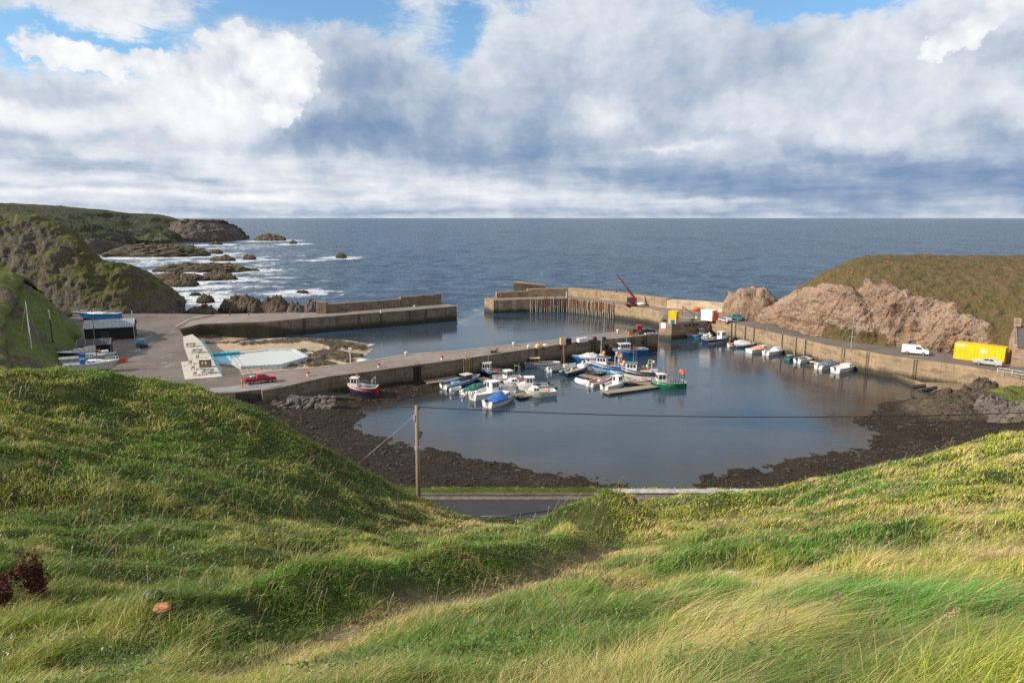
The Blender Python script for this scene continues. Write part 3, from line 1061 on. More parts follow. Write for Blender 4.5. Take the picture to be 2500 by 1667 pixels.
    return tag(ob, 'long wind combed green and straw coloured grass covering the near hillside', 'grass')


grass = build_grass()
# ================================================================== materials of the setting
def rock_mat(name, c1, c2, c3, crack, grass=None, scale=1.0, wet=None, strata=0.0, veins=0.5):
    """bare rock; attribute 'turf' (0..1) says where grass grows on it"""
    m, t = newmat(name)
    p = t.pos()
    ps = t.scaled(p, (scale, scale, scale))
    n1 = t.noise(ps, 0.12, 5, 0.6)
    n2 = t.noise(ps, 0.55, 7, 0.68, 0.4)
    n3 = t.noise(t.scaled(ps, (1, 1, 2.6)), 1.3, 6, 0.7, 0.8)
    vo = t.n('ShaderNodeTexVoronoi', {'feature': 'DISTANCE_TO_EDGE'}, Scale=0.55)
    t.set(vo.inputs['Vector'], t.n('ShaderNodeVectorMath', {'operation': 'ADD'}, _0=t.scaled(ps, (1, 1, 1.8)), _1=t.n('ShaderNodeTexNoise', None, Vector=ps, Scale=0.8, Detail=4.0).outputs['Color']).outputs[0])
    c = t.mix(t.step(0.32, 0.68, n1), c1, c2)
    c = t.mix(t.step(0.45, 0.75, n2), c, c3)
    if strata:
        wv = t.noise(t.scaled(t.n('ShaderNodeVectorRotate', {'rotation_type': 'X_AXIS'}, Vector=ps, Angle=0.22).outputs[0], (0.10, 0.10, 0.95)), 0.9, 5, 0.62, 0.35)
        c = t.mix(t.m('MULTIPLY', t.step(0.52, 0.62, wv), strata), c, tuple(min(1, x * 1.45) for x in c1))
    c = t.mix(t.m('MULTIPLY', t.step(0.48, 0.32, n3), 0.75), c, crack)
    c = t.mix(t.m('MULTIPLY', t.step(0.05, 0.0, vo.outputs[0]), veins), c, crack)
    if strata:
        n6 = t.noise(t.scaled(ps, (1, 1, 1.7)), 0.42, 6, 0.72, 0.6)
        c = t.mix(t.m('MULTIPLY', t.step(0.44, 0.36, n6), 0.85), c, crack)  # dark blotches paint crag shadows into the rock colour
        c = t.mix(t.m('MULTIPLY', t.step(0.60, 0.68, n6), 0.7), c, (0.47, 0.41, 0.35))
        n7 = t.noise(ps, 0.23, 4, 0.6)
        c = t.mix(t.m('MULTIPLY', t.step(0.60, 0.68, n7), 0.5), c, (0.16, 0.135, 0.07))
    if wet:
        z = t.n('ShaderNodeSeparateXYZ', None, Vector=p).outputs[2]
        zz = t.m('ADD', z, t.m('MULTIPLY', t.m('SUBTRACT', n2, 0.5), 2.2))
        c = t.mix(t.step(wet[0], wet[1], zz), wet[2], c)
    h = t.m('ADD', t.m('MULTIPLY', n2, 0.8), t.m('MULTIPLY', n3, 0.6))
    if grass:
        g = t.attr('turf')
        gn = t.noise(ps, 0.9, 6, 0.7)
        gm = t.step(0.42, 0.58, t.m('ADD', g, t.m('MULTIPLY', t.m('SUBTRACT', gn, 0.5), 0.9)))
        g1 = t.noise(ps, 0.25, 5, 0.65)
        g2 = t.noise(ps, 2.2, 5, 0.7)
        gc = t.mix(t.step(0.35, 0.65, g1), grass[0], grass[1])
        gc = t.mix(t.step(0.5, 0.68, g2), gc, grass[2])
        c = t.mix(gm, c, gc)
        h = t.m('ADD', t.m('MULTIPLY', h, t.m('SUBTRACT', 1.0, t.m('MULTIPLY', gm, 0.5))), t.m('MULTIPLY', g2, 0.5))
    t.out(t.principled(Base_Color=c, Roughness=0.9, Specular_IOR_Level=0.2, Normal=t.bump(h, 1.0, 0.6 / scale)))
    return m


def concrete_mat(name, base, dark, tide=(0.4, 1.7), shade=None, stain=0.5, warm=None):
    m, t = newmat(name)
    p = t.pos()
    n1 = t.noise(p, 0.16, 5, 0.6)
    n2 = t.noise(p, 0.9, 6, 0.66)
    n3 = t.noise(t.scaled(p, (1.6, 1.6, 0.14)), 1.0, 5, 0.65)       # runs down the wall
    n4 = t.noise(p, 6.0, 4, 0.6)
    z = t.n('ShaderNodeSeparateXYZ', None, Vector=p).outputs[2]
    c = t.mix(t.step(0.32, 0.68, n1), base, tuple(x * 0.72 for x in base))
    if warm:
        c = t.mix(t.step(0.45, 0.7, n2), c, warm)
    c = t.mix(t.m('MULTIPLY', t.step(0.50, 0.68, n3), stain), c, dark)
    c = t.mix(t.m('MULTIPLY', t.step(0.55, 0.75, n4), 0.35), c, tuple(x * 0.6 for x in base))
    # casting joints and big patches of repair and weathering
    sx = t.n('ShaderNodeSeparateXYZ', None, Vector=p)
    along = t.m('ADD', t.m('MULTIPLY', sx.outputs[0], 0.78), t.m('MULTIPLY', sx.outputs[1], -0.42))
    jf = t.n('ShaderNodeMath', {'operation': 'FRACT'})
    t.set(jf.inputs[0], t.m('DIVIDE', t.m('ADD', along, t.m('MULTIPLY', n2, 0.25)), 5.3))
    c = t.mix(t.m('MULTIPLY', t.step(0.045, 0.0, jf.outputs[0]), 0.75), c, dark)
    n5 = t.noise(t.scaled(p, (0.32, 0.32, 0.75)), 1.0, 3, 0.7)
    c = t.mix(t.m('MULTIPLY', t.step(0.53, 0.60, n5), 0.7), c, tuple(x * 0.5 for x in base))
    c = t.mix(t.m('MULTIPLY', t.step(0.42, 0.34, n5), 0.45), c, tuple(min(1, x * 1.35) for x in base))
    # courses of blocks
    br = t.n('ShaderNodeMath', {'operation': 'FRACT'})
    t.set(br.inputs[0], t.m('DIVIDE', t.m('ADD', z, t.m('MULTIPLY', n1, 0.3)), 0.95))
    line = t.step(0.07, 0.0, br.outputs[0])
    c = t.mix(t.m('MULTIPLY', line, 0.35), c, dark)
    # tide mark: wet, dark and weedy below
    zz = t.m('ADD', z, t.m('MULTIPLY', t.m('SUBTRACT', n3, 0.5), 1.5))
    if shade:  # weedy tide mark rises towards one end of the wall
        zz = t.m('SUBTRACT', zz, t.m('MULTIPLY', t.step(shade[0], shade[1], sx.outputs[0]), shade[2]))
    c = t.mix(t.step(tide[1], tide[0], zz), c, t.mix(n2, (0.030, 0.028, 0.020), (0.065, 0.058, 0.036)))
    t.out(t.principled(Base_Color=c, Roughness=0.88, Specular_IOR_Level=0.25, Normal=t.bump(t.m('ADD', n2, t.m('MULTIPLY', line, -0.4)), 0.6, 0.12)))
    return m


def paving_mat(name, c1, c2, wetness=0.3):
    m, t = newmat(name)
    p = t.pos()
    n1 = t.noise(p, 0.07, 5, 0.6)
    n2 = t.noise(p, 0.5, 6, 0.65)
    n3 = t.noise(t.scaled(p, (0.35, 0.12, 1)), 1.0, 5, 0.6)
    n4 = t.noise(p, 9.0, 3, 0.6)
    c = t.mix(t.step(0.35, 0.65, n1), c1, c2)
    c = t.mix(t.m('MULTIPLY', t.step(0.45, 0.7, n2), 0.5), c, tuple(x * 0.65 for x in c1))
    c = t.mix(t.m('MULTIPLY', t.step(0.55, 0.72, n3), 0.35), c, tuple(min(1, x * 1.5) for x in c2))
    c = t.mix(t.m('MULTIPLY', n4, 0.25), c, tuple(x * 0.5 for x in c1))
    rg = t.m('SUBTRACT', 0.85, t.m('MULTIPLY', t.step(0.52, 0.62, n3), wetness))
    t.out(t.principled(Base_Color=c, Roughness=rg, Specular_IOR_Level=0.35, Normal=t.bump(n4, 0.3, 0.02)))
    return m


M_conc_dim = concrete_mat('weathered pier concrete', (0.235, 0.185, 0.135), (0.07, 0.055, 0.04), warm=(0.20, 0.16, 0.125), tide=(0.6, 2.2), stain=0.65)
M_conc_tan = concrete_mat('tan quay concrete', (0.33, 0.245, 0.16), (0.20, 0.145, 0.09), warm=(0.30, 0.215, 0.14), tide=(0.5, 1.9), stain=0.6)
M_deck = paving_mat('pier deck paving', (0.195, 0.155, 0.130), (0.25, 0.205, 0.175))
M_yard = paving_mat('hardstanding concrete', (0.125, 0.100, 0.085), (0.170, 0.142, 0.125), 0.5)
M_quayroad = paving_mat('quay road', (0.135, 0.112, 0.095), (0.175, 0.148, 0.125))
M_pale = paving_mat('pale terrace concrete', (0.46, 0.42, 0.35), (0.52, 0.47, 0.40), 0.1)
M_kerb = paving_mat('kerb concrete', (0.44, 0.40, 0.34), (0.52, 0.47, 0.41), 0.1)
M_coast = rock_mat('brown sea rock', (0.085, 0.068, 0.050), (0.115, 0.092, 0.062), (0.17, 0.135, 0.095), (0.022, 0.018, 0.014), wet=(0.2, 2.0, (0.035, 0.028, 0.020)))
G_dark = ((0.056, 0.062, 0.020), (0.082, 0.084, 0.026), (0.125, 0.092, 0.040))
G_brown = ((0.125, 0.086, 0.042), (0.080, 0.072, 0.026), (0.19, 0.125, 0.068))
G_green = ((0.075, 0.110, 0.024), (0.125, 0.140, 0.032), (0.19, 0.155, 0.060))
M_headland = rock_mat('dark headland rock', (0.095, 0.078, 0.062), (0.14, 0.117, 0.093), (0.20, 0.168, 0.135), (0.020, 0.016, 0.013), grass=G_dark)
M_far = rock_mat('far cliff rock', (0.085, 0.072, 0.058), (0.125, 0.105, 0.085), (0.19, 0.165, 0.14), (0.025, 0.021, 0.018), grass=((0.030, 0.036, 0.018), (0.044, 0.049, 0.022), (0.072, 0.066, 0.034)), scale=0.25)
M_redcliff = rock_mat('pink sandstone cliff', (0.245, 0.168, 0.122), (0.37, 0.275, 0.21), (0.35, 0.20, 0.10), (0.050, 0.036, 0.028), grass=G_brown, scale=1.0, strata=0.7, veins=0.0)
# soil
M_slope = rock_mat('grassy bank', (0.12, 0.095, 0.07), (0.15, 0.12, 0.08), (0.2, 0.16, 0.1), (0.04, 0.03, 0.02), grass=G_green)


# ================================================================== lofted hills and cliffs
def resample(rows, nu, nv):
    """rows of 3-D points (same count) -> smooth grid nu x nv"""
    G = np.array([[tuple(p) for p in r] for r in rows], float)

    def cat(A, n):
        k = len(A)
        s = np.linspace(0, k - 1, n)
        i = np.clip(np.floor(s).astype(int), 0, k - 2)
        f = (s - i)[:, None, None]
        g = lambda j: A[np.clip(j, 0, k - 1)]
        p0, p1, p2, p3 = g(i - 1), g(i), g(i + 1), g(i + 2)
        return 0.5 * (2 * p1 + (p2 - p0) * f + (2 * p0 - 5 * p1 + 4 * p2 - p3) * f * f + (3 * p1 - p0 - 3 * p2 + p3) * f ** 3)
    G = cat(G, nv)                                   # along the rows index (up the slope)
    G = cat(G.transpose(1, 0, 2), nu)                # along the slope
    return G                                         # [nu, nv, 3]


def grid_normals(G):
    du = np.gradient(G, axis=0)
    dv = np.gradient(G, axis=1)
    n = np.cross(du, dv)
    n /= np.linalg.norm(n, axis=-1, keepdims=True) + 1e-9
    return n


def loft(name, rows, nu, nv, mat, disp, turf=None, flip=False, smooth=True):
    G = resample(rows, nu, nv)
    n = grid_normals(G)
    if flip:
        n = -n
    u = np.linspace(0, 1, nu)[:, None] * np.ones((1, nv))
    v = np.linspace(0, 1, nv)[None, :] * np.ones((nu, 1))
    d = disp(G, u, v)
    G2 = G + n * d[..., None]
    at = {}
    if turf is not None:
        at['turf'] = turf(G2, u, v, grid_normals(G2))
    f = grid_faces(nu, nv)
    if flip:
        f = f[:, ::-1]
    ob = np_mesh(name, G2.reshape(-1, 3), f, mat, at, smooth)
    return struct(ob)


def rocky(G, s, amp, seed):
    x, y, z = G[..., 0] / s, G[..., 1] / s, G[..., 2] / s * 1.3
    return amp * (0.65 * ridged(x, y, z, 5, seed) + 0.35 * fbm(x * 2.7, y * 2.7, z * 2.7, 4, seed + 3))


# ---- right headland above the quay
def right_cliff():
    cols = [((1806, 776), (1846, 772), 2), ((1850, 784), (1884, 746), 5), ((1895, 797), (1922, 714), 9), ((1950, 812), (1952, 690), 12), ((2010, 827), (2000, 662), 15),
            ((2090, 839), (2062, 633), 18), ((2180, 848), (2122, 622), 21), ((2300, 862), (2280, 623), 26), ((2440, 879), (2470, 622), 32), ((2640, 905), (2700, 621), 38), ((2900, 930), (3000, 618), 42)]
    base, q1, q2, q3, ridge, back, back2 = [], [], [], [], [], [], []
    for (b, r, off) in cols:
        p = atz(b[0], b[1], 4.1)
        t = aty(r[0], r[1], p.y + off)
        t.z -= min(1.7, 0.10 * off)
        base.append(p + Vector((0.4, -0.6, -0.6)))
        for lst, hh, ff in ((q1, 0.36, 0.12), (q2, 0.70, 0.36), (q3, 0.91, 0.70)):
            lst.append(Vector((p.x + (t.x - p.x) * ff, p.y + (t.y - p.y) * ff, p.z + (t.z - p.z) * hh)))
        ridge.append(t)
        bk = t + Vector((6 + off * 0.5, 10 + off * 0.9, -0.25 * off * 0.2))
        back.append(bk)
        back2.append(Vector((bk.x + 6, bk.y + 14, -1)))
    rows = [base, q1, q2, q3, ridge, back, back2]

    def turf(G, u, v, n):
        hb = np.interp(u, [0, .1, .2, .3, .4, .5, .6, .66, .72, .8, .9, 1], [0.64, 0.64, 0.62, 0.56, 0.50, 0.46, 0.47, 0.36, 0.18, 0.05, 0.02, 0.02])
        nn = fbm(G[..., 0] / 9, G[..., 1] / 9, G[..., 2] / 9, 4, 3) * 0.16
        g = sstep(-0.10, 0.10, v - hb + nn)
        low = (sstep(0.15, 0.05, v + 0.05 * fbm(G[..., 0] / 4, G[..., 1] / 4, None, 3, 8)) * sstep(0.36, 0.42, u) * sstep(0.62, 0.55, u))
        # the grassy gully that runs down through the rock face
        gully = np.exp(-((u - 0.535 + 0.10 * (v - 0.4)) / 0.018) ** 2) * sstep(0.18, 0.3, v) * 0.40
        return np.clip(np.maximum(np.maximum(g, low), gully), 0, 1)

    def disp(G, u, v):
        g = turf(G, u, v, None)
        gul = -2.0 * np.exp(-((u - 0.53 + 0.16 * (v - 0.3)) / 0.022) ** 2) * sstep(0.02, 0.15, v) * sstep(0.50, 0.36, v)
        ub = G[..., 0] * 0.45 - G[..., 1] * 0.89
        big = ridged(ub / 9.0, G[..., 2] / 14.0 + 3, None, 4, 13)          # buttresses and clefts
        bed = fbm(ub / 14.0, G[..., 2] / 1.3, None, 3, 15)                   # bedding ledges
        rough = (2.6 * big + 0.9 * bed + 0.5 * (np.mod(G[..., 2] * 0.42 + ub * 0.10 + 0.9 * bed, 1.0) ** 0.6 - 0.6) + 0.45 * (np.mod(ub * 0.16 - G[..., 2] * 0.1 + 0.6 * big, 1.0) - 0.5)) * (1 - 0.9 * g) + rocky(G, 5.0, 2.0, 7) * (1 - 0.8 * g) + 0.7 * rocky(G, 1.7, 1.0, 9) * (1 - 0.85 * g)
        tuss = (0.55 * fbm(G[..., 0] / 1.6, G[..., 1] / 1.6, G[..., 2] / 1.6, 3, 4) + 0.5 * fbm(G[..., 0] / 6, G[..., 1] / 6, G[..., 2] / 6, 3, 6) - 0.5) * g
        k = sstep(0, 0.04, v) * (1 - 0.75 * sstep(0.60, 0.66, v))
        rough = rough * 0.72 * (1 - 0.65 * sstep(0.22, 0.50, v))
        return (rough + gul) * k + tuss * sstep(0, 0.04, v)
    return loft('cliff', rows, 420, 230, M_redcliff, disp, turf, smooth=False)


right_cliff()


# ---- rock stacks at the seaward foot of the cliff
def rock_mound(name, px0, px1, pyb, pyt, mat, depth=0.6, zb=0.0, seed=1, nu=64, nv=22, turf=False, spiky=0.30, sharp=0.24, fq=None, p_=1.1):
    p0, p1 = atz(px0, pyb, zb), atz(px1, pyb, zb)
    c = (p0 + p1) / 2
    hw = (p1.x - p0.x) / 2
    dd = hw * depth
    c.y += dd * 0.6
    top = aty((px0 + px1) / 2, pyt, c.y).z - zb
    th = np.linspace(0, 2 * math.pi, nu + 1)[:, None]
    v = np.linspace(0, 1, nv)[None, :]
    rad = np.cos(v * math.pi / 2) ** (1 / 1.25)
    X = hw * rad * np.cos(th)
    Y = dd * rad * np.sin(th)
    Z = np.maximum(top, 0.4) * (np.sin(v * math.pi / 2) ** p_) * np.ones_like(th)
    s = fq or max(1.2, hw * 0.45)
    wx, wy = X + c.x, Y + c.y
    prof = 1 + spiky * ridged(wx / s, wy / s, None, 3, seed) + 0.34 * fbm(wx / (s * 0.35), wy / (s * 0.35), None, 3, seed + 5)
    Z = Z * np.clip(prof, 0.25, 1.6)
    k = 1 + sharp * fbm(np.cos(th) * 2 + seed + 0 * X, np.sin(th) * 2 + 0 * X, Z / (top + 0.5) * 1.5, 4, seed + 9)
    X, Y = X * k, Y * k
    rel = ridged(wx / (s * .5), wy / (s * .5), Z / (s * .5), 3, seed + 2) * 0.12 * hw
    X = X + rel * np.cos(th) * sstep(0, .2, v)
    Y = Y + rel * np.sin(th) * 0.6
    Z = np.where(v < 1e-6, -0.7, Z - 0.35)
    X[-1], Y[-1], Z[-1] = X[0], Y[0], Z[0]
    V = np.stack([X, Y, Z + 0 * X], -1)
    V[..., 2] = np.where(np.isnan(V[..., 2]), 0, V[..., 2])
    at = {'turf': np.zeros(V.shape[:2])} if turf else None
    ob = np_mesh(name, V.reshape(-1, 3), grid_faces(nu + 1, nv), mat, at, turf and not name.startswith('rock'))
    ob.location = (c.x, c.y, zb)
    return ob


for i, (l, r, b, tp, k, lab, _y) in enumerate(ROCKS):
    o = rock_mound('sea_rock', l, r, b, tp, M_coast, depth=k, seed=20 + i * 3, fq=None if i not in (7, 8, 9) else 3.5)
    tag(o, lab, 'rock', 'rocks standing in the sea')
M_greyrock = rock_mat('pale grey rock', (0.14, 0.120, 0.105), (0.19, 0.165, 0.145), (0.20, 0.16, 0.115), (0.08, 0.07, 0.06), wet=(-0.5, 0.8, (0.06, 0.05, 0.04)))
for (l, r, b, tp, lab, sd) in [(652, 708, 768, 744, 'broad tan boulder at the pier edge below the jagged rocks', 3), (700, 742, 769, 741, 'pale pinkish boulder cluster beside the grey slab rock', 5),
                               (730, 786, 768, 737, 'large pale grey slab rock at the landward end of the parapet', 8)]:
    o = rock_mound('shore_boulder', l, r, b, tp, M_greyrock if sd > 3 else M_coast, depth=0.6, zb=1.0, seed=sd)
    tag(o, lab, 'rock', 'boulders by the left pier')
for (l, r, b, tp, z, lab, sd) in [(1772, 1905, 792, 712, 2.5, 'pink craggy rock stack between the sea wall and the cliff', 31)]:
    o = rock_mound('rock_stack', l, r, b, tp, M_redcliff, depth=0.6, zb=z, seed=sd, turf=True, nu=130, nv=44, spiky=0.05, p_=0.6, sharp=0.25, fq=12.0)
    tag(o, lab, 'rock')


# ---- dark headland on the left, near slope behind the sheds, far coast
def left_headland():
    cols = [((-330, 770), (-330, 560), 14, 4), ((-120, 770), (-120, 540), 15, 4), ((20, 768), (0, 537), 16, 4), ((100, 767), (70, 536), 17, 4), ((165, 767), (130, 549), 17, 4), ((215, 767), (190, 582), 17, 4), ((255, 767), (235, 632), 15, 4), ((300, 766), (290, 654), 14, 4), ((335, 766), (330, 664), 14, 3.5),
            ((372, 766), (372, 684), 12, 3), ((405, 767), (402, 705), 9, 2.5), ((432, 768), (430, 728), 6, 1.5), ((455, 769), (452, 752), 3, 0.2)]
    rows = [[], [], [], [], [], []]
    for (b, r, off, zb) in cols:
        p = atz(b[0], b[1], zb)
        t = aty(r[0], r[1], p.y + off)
        rows[0].append(p + Vector((0, 0, -1.2)))
        for k, (hh, ff) in enumerate(((0.36, 0.20), (0.72, 0.55))):
            rows[1 + k].append(Vector((p.x + (t.x - p.x) * ff, p.y + (t.y - p.y) * ff, p.z + (t.z - p.z) * hh)))
        rows[3].append(t)
        rows[4].append(t + Vector((t.x * 16 / t.y - 1.5, 16, -t.z * 0.15)))
        rows[5].append(Vector((t.x * (t.y + 50) / t.y - 7, t.y + 50, -2)))

    def disp(G, u, v):
        return (rocky(G, 11, 2.2, 17) + rocky(G, 3.5, 1.0, 19)) * sstep(0, 0.05, v)

    def turf(G, u, v, n):
        q = fbm(G[..., 0] / 14, G[..., 1] / 14, G[..., 2] / 14, 4, 23)
        return np.clip(sstep(0.30, 0.62, np.abs(n[..., 2]) + 0.55 * q + 0.25 * (v - 0.3)) * sstep(0.03, 0.12, v) - 0.5 * sstep(0.78, 0.9, u), 0, 1)
    loft('headland', rows, 300, 150, M_headland, disp, turf)


left_headland()


def near_slope():
    base = [(165, 960), (182, 905), (176, 870), (196, 835), (203, 812), (180, 793), (142, 780), (84, 769)]
    edge = [((-60, 960), 85), ((-60, 880), 98), ((-60, 820), 110), ((-60, 760), 122), ((-30, 715), 134), ((0, 660), 150), ((55, 695), 168), ((95, 736), 185)]
    rows = [[], [], [], [], []]
    for b, (e, yy) in zip(base, edge):
        p = atz(b[0], b[1], 3.6)
        t = aty(e[0], e[1], yy)
        rows[0].append(p + Vector((1.5, -1.0, -0.8)))
        rows[1].append(Vector((p.x + (t.x - p.x) * .35, p.y + (t.y - p.y) * .35, p.z + (t.z - p.z) * .42)))
        rows[2].append(Vector((p.x + (t.x - p.x) * .7, p.y + (t.y - p.y) * .7, p.z + (t.z - p.z) * .76)))
        rows[3].append(t)
        rows[4].append(t + Vector((-45, 4, 10)))

    def disp(G, u, v):
        return (0.9 * fbm(G[..., 0] / 6, G[..., 1] / 6, G[..., 2] / 6, 4, 33) + 0.35 * fbm(G[..., 0] / 1.3, G[..., 1] / 1.3, G[..., 2] / 1.3, 3, 35)) * sstep(0, 0.06, v)
    loft('hillside_bank', rows, 190, 130, M_slope, disp, lambda G, u, v, n: np.clip(0.72 + 0.9 * fbm(G[..., 0] / 9, G[..., 1] / 9, G[..., 2] / 9, 4, 37), 0, 1))


near_slope()
# the low green rise between the sheds' yard and the dark headland
rise = rock_mound('grassy_rise', 112, 290, 768, 733, M_slope, depth=0.10, zb=3.6, seed=77, turf=True, sharp=0.1)
rise.data.attributes['turf'].data.foreach_set('value', np.ones(len(rise.data.vertices), np.float32))
struct(rise)


def far_coast():
    ridge = [((-260, 480), 1150), ((-100, 490), 1120), ((0, 497), 1100), ((100, 502), 1080), ((200, 510), 1080), ((300, 519), 1080), ((400, 529), 1080), ((432, 538), 1070), ((470, 553), 1060), ((500, 575), 1060)]
    foot = [(-260, 640), (-100, 640), (60, 640), (180, 632), (250, 618), (320, 604), (380, 597), (430, 594), (470, 592), (500, 590)]
    rows = [[], [], [], [], []]
    for (r, yy), f in zip(ridge, foot):
        p = atz(f[0], f[1], 0)
        t = aty(r[0], r[1], yy)
        rows[0].append(p + Vector((0, 0, -2)))
        rows[1].append(Vector((p.x + (t.x - p.x) * .12, p.y + (t.y - p.y) * .12, p.z + (t.z - p.z) * .26)))
        rows[2].append(Vector((p.x + (t.x - p.x) * .5, p.y + (t.y - p.y) * .5, p.z + (t.z - p.z) * .52)))
        rows[3].append(t)
        rows[4].append(Vector((t.x * 1.34, t.y * 1.25, t.z * 0.9)))

    def disp(G, u, v):
        return (rocky(G, 60, 9, 43) + rocky(G, 18, 3.5, 45)) * sstep(0, 0.06, v) * (1 - 0.7 * sstep(0.6, 0.75, v))

    def turf(G, u, v, n):
        q = fbm(G[..., 0] / 70, G[..., 1] / 70, G[..., 2] / 40, 4, 47)
        return np.clip(sstep(0.12, 0.34, v + 0.22 * q), 0, 1)
    loft('far_coast', rows, 320, 130, M_far, disp, turf)
    # blunt headland at its tip
    cols = [((395, 590), (420, 560), 60), ((430, 592), (440, 544), 70), ((470, 592), (456, 538), 80), ((510, 591), (500, 537), 80), ((550, 590), (530, 539), 80), ((578, 588), (562, 549), 70), ((595, 586), (585, 563), 50), ((608, 584), (603, 579), 30)]
    rows = [[], [], [], [], []]
    for (b, r, off) in cols:
        p = atz(b[0], b[1], 0)
        t = aty(r[0], r[1], p.y + off * 0.6)
        rows[0].append(p + Vector((0, 0, -2)))
        rows[1].append(Vector((p.x + (t.x - p.x) * .25, p.y + (t.y - p.y) * .2, p.z + (t.z - p.z) * .45)))
        rows[2].append(Vector((p.x + (t.x - p.x) * .7, p.y + (t.y - p.y) * .6, p.z + (t.z - p.z) * .86)))
        rows[3].append(t)
        rows[4].append(Vector((t.x * 1.18, t.y * 1.10, t.z * 0.85)))
    loft('far_headland', rows, 200, 90, M_far, lambda G, u, v: (rocky(G, 30, 6, 53) + rocky(G, 10, 2.2, 55)) * sstep(0, 0.06, v) * (1 - 0.8 * sstep(0.6, 0.75, v)),
         lambda G, u, v, n: np.clip(sstep(0.55, 0.72, v + 0.18 * fbm(G[..., 0] / 40, G[..., 1] / 40, G[..., 2] / 30, 3, 57)), 0, 1))
    # pale green meadow tongue below the ridge
    mm = paint('meadow turf', (0.060, 0.072, 0.026), 0.95, scale=0.05)
    mead = rock_mound('meadow', 285, 410, 592, 574, mm, depth=0.35, zb=4.0, seed=61, sharp=0.15)
    struct(mead)


far_coast()

# ================================================================== shore of the harbour
def build_beach():
    nx, ny = 420, 260
    xs = np.linspace(-62, 110, nx)
    ys = np.linspace(55.5, 152, ny)
    X, Y = np.meshgrid(xs, ys, indexing='ij')
    d = seg_dist(X, Y, SHORE, True)
    ins = in_poly(X, Y, SHORE)
    sd = np.where(ins, -d, d)
    Z = np.where(sd > 0, 0.10 * sd + 0.004 * sd * sd * (sd < 30), 0.16 * sd)
    Z = np.clip(Z, -3, 3.0)
    mid_px = [(600, 930), (640, 950), (690, 944), (800, 918), (1012, 890), (1310, 848), (1607, 814)]
    mp_ = px_line(mid_px, 4.0)
    lim = np.interp(X, [q[0] for q in mp_], [q[1] for q in mp_])
    n = fbm(X / 2.2, Y / 2.2, octaves=4, seed=91)
    n2 = fbm(X / 0.7, Y / 0.7, octaves=2, seed=93)
    Z = Z + 0.30 * n * sstep(-6, 1, sd) + 0.10 * n2 + 0.14 * np.maximum(0, fbm(X / 1.1, Y / 1.1, octaves=2, seed=95))
    # bank of ground that carries the near slip and the boulders
    bx = px_line([(420, 990), (560, 998), (700, 1000), (800, 1000)], 1.2)
    bd = seg_dist(X, Y, bx)
    Z = np.maximum(Z, 1.5 * np.exp(-(bd / 5.0) ** 2) + 0.15 * n - 0.4)
    rk = px_line([(2300, 985), (2380, 975), (2470, 960), (2600, 960)], 2.0)
    rd = seg_dist(X, Y, rk)
    rr = np.exp(-(rd / 6.0) ** 2)
    Z = np.maximum(Z, 3.0 * rr + 0.9 * rr * ridged(X / 2.4, Y / 2.4, octaves=4, seed=97) - 0.3)
    rocks = sstep(0.25, 0.5, rr)
    gc = atz(2490, 950, 3.3)
    turf = sstep(1.0, 0.5, np.hypot((X - gc.x) / 7.5, (Y - gc.y) / 6.5))
    # do not rise through the road bank
    Z = np.where(Y > lim + 2.5, -3.5, Z)
    V = np.stack([X, Y, Z], -1).reshape(-1, 3)
    m, t = newmat('weedy shingle')
    p = t.pos()
    n1 = t.noise(p, 0.20, 5, 0.62)
    n2_ = t.noise(p, 1.2, 6, 0.7, 0.5)
    n3 = t.noise(p, 5.0, 5, 0.7)
    vo = t.n('ShaderNodeTexVoronoi', None, Scale=2.6)
    t.set(vo.inputs['Vector'], p)
    c = t.mix(t.step(0.35, 0.65, n1), (0.024, 0.0175, 0.012), (0.035, 0.026, 0.0175))
    c = t.mix(t.step(0.50, 0.66, n2_), c, (0.010, 0.008, 0.006))
    c = t.mix(t.m('MULTIPLY', t.step(0.62, 0.80, n3), 0.5), c, (0.12, 0.092, 0.072))
    stones = t.m('MULTIPLY', t.step(0.62, 0.40, t.noise(p, 0.13, 4, 0.6)), t.step(0.55, 0.62, n2_))
    c = t.mix(t.m('MULTIPLY', stones, 0.6), c, (0.19, 0.15, 0.125))
    rk_ = t.attr('rocks')
    rc = t.mix(t.step(0.4, 0.65, n2_), (0.070, 0.054, 0.038), (0.125, 0.100, 0.070))
    rc = t.mix(t.step(0.55, 0.7, n3), rc, (0.045, 0.035, 0.028))
    c = t.mix(rk_, c, rc)
    gg = t.mix(t.step(0.4, 0.6, n2_), (0.085, 0.125, 0.026), (0.165, 0.165, 0.045))
    c = t.mix(t.step(0.4, 0.6, t.m('ADD', t.attr('turf'), t.m('MULTIPLY', t.m('SUBTRACT', n2_, 0.5), 0.6))), c, gg)
    t.out(t.principled(Base_Color=c, Roughness=0.7, Specular_IOR_Level=0.12, Normal=t.bump(t.m('ADD', n2_, t.m('ADD', n3, vo.outputs[0])), 1.0, 0.16)))
    ob = np_mesh('shore', V, grid_faces(nx, ny)[:, ::-1], m, {'rocks': rocks, 'turf': turf})
    return struct(ob)


build_beach()

def poly(pts, z):
    return [xy(atz(x, y, z)) for x, y in pts]


# sandy bay between the left pier and the middle pier
BAYSHORE = px_line([(560, 836), (655, 826), (690, 825), (760, 826), (840, 830), (893, 838), (906, 857), (888, 870), (870, 880), (840, 892), (800, 905), (700, 960), (1100, 940), (1300, 850), (1250, 765), (1000, 768), (800, 797), (655, 817)])
WEED = [(700, 842, 55, 9), (780, 838, 70, 10), (850, 845, 50, 12), (820, 868, 70, 14), (760, 885, 70, 10), (690, 896, 60, 4), (560, 843, 36, 5), (505, 845, 24, 8), (640, 846, 60, 4), (600, 850, 30, 3), (480, 822, 60, 12), (560, 812, 100, 7), (720, 868, 30, 8)]


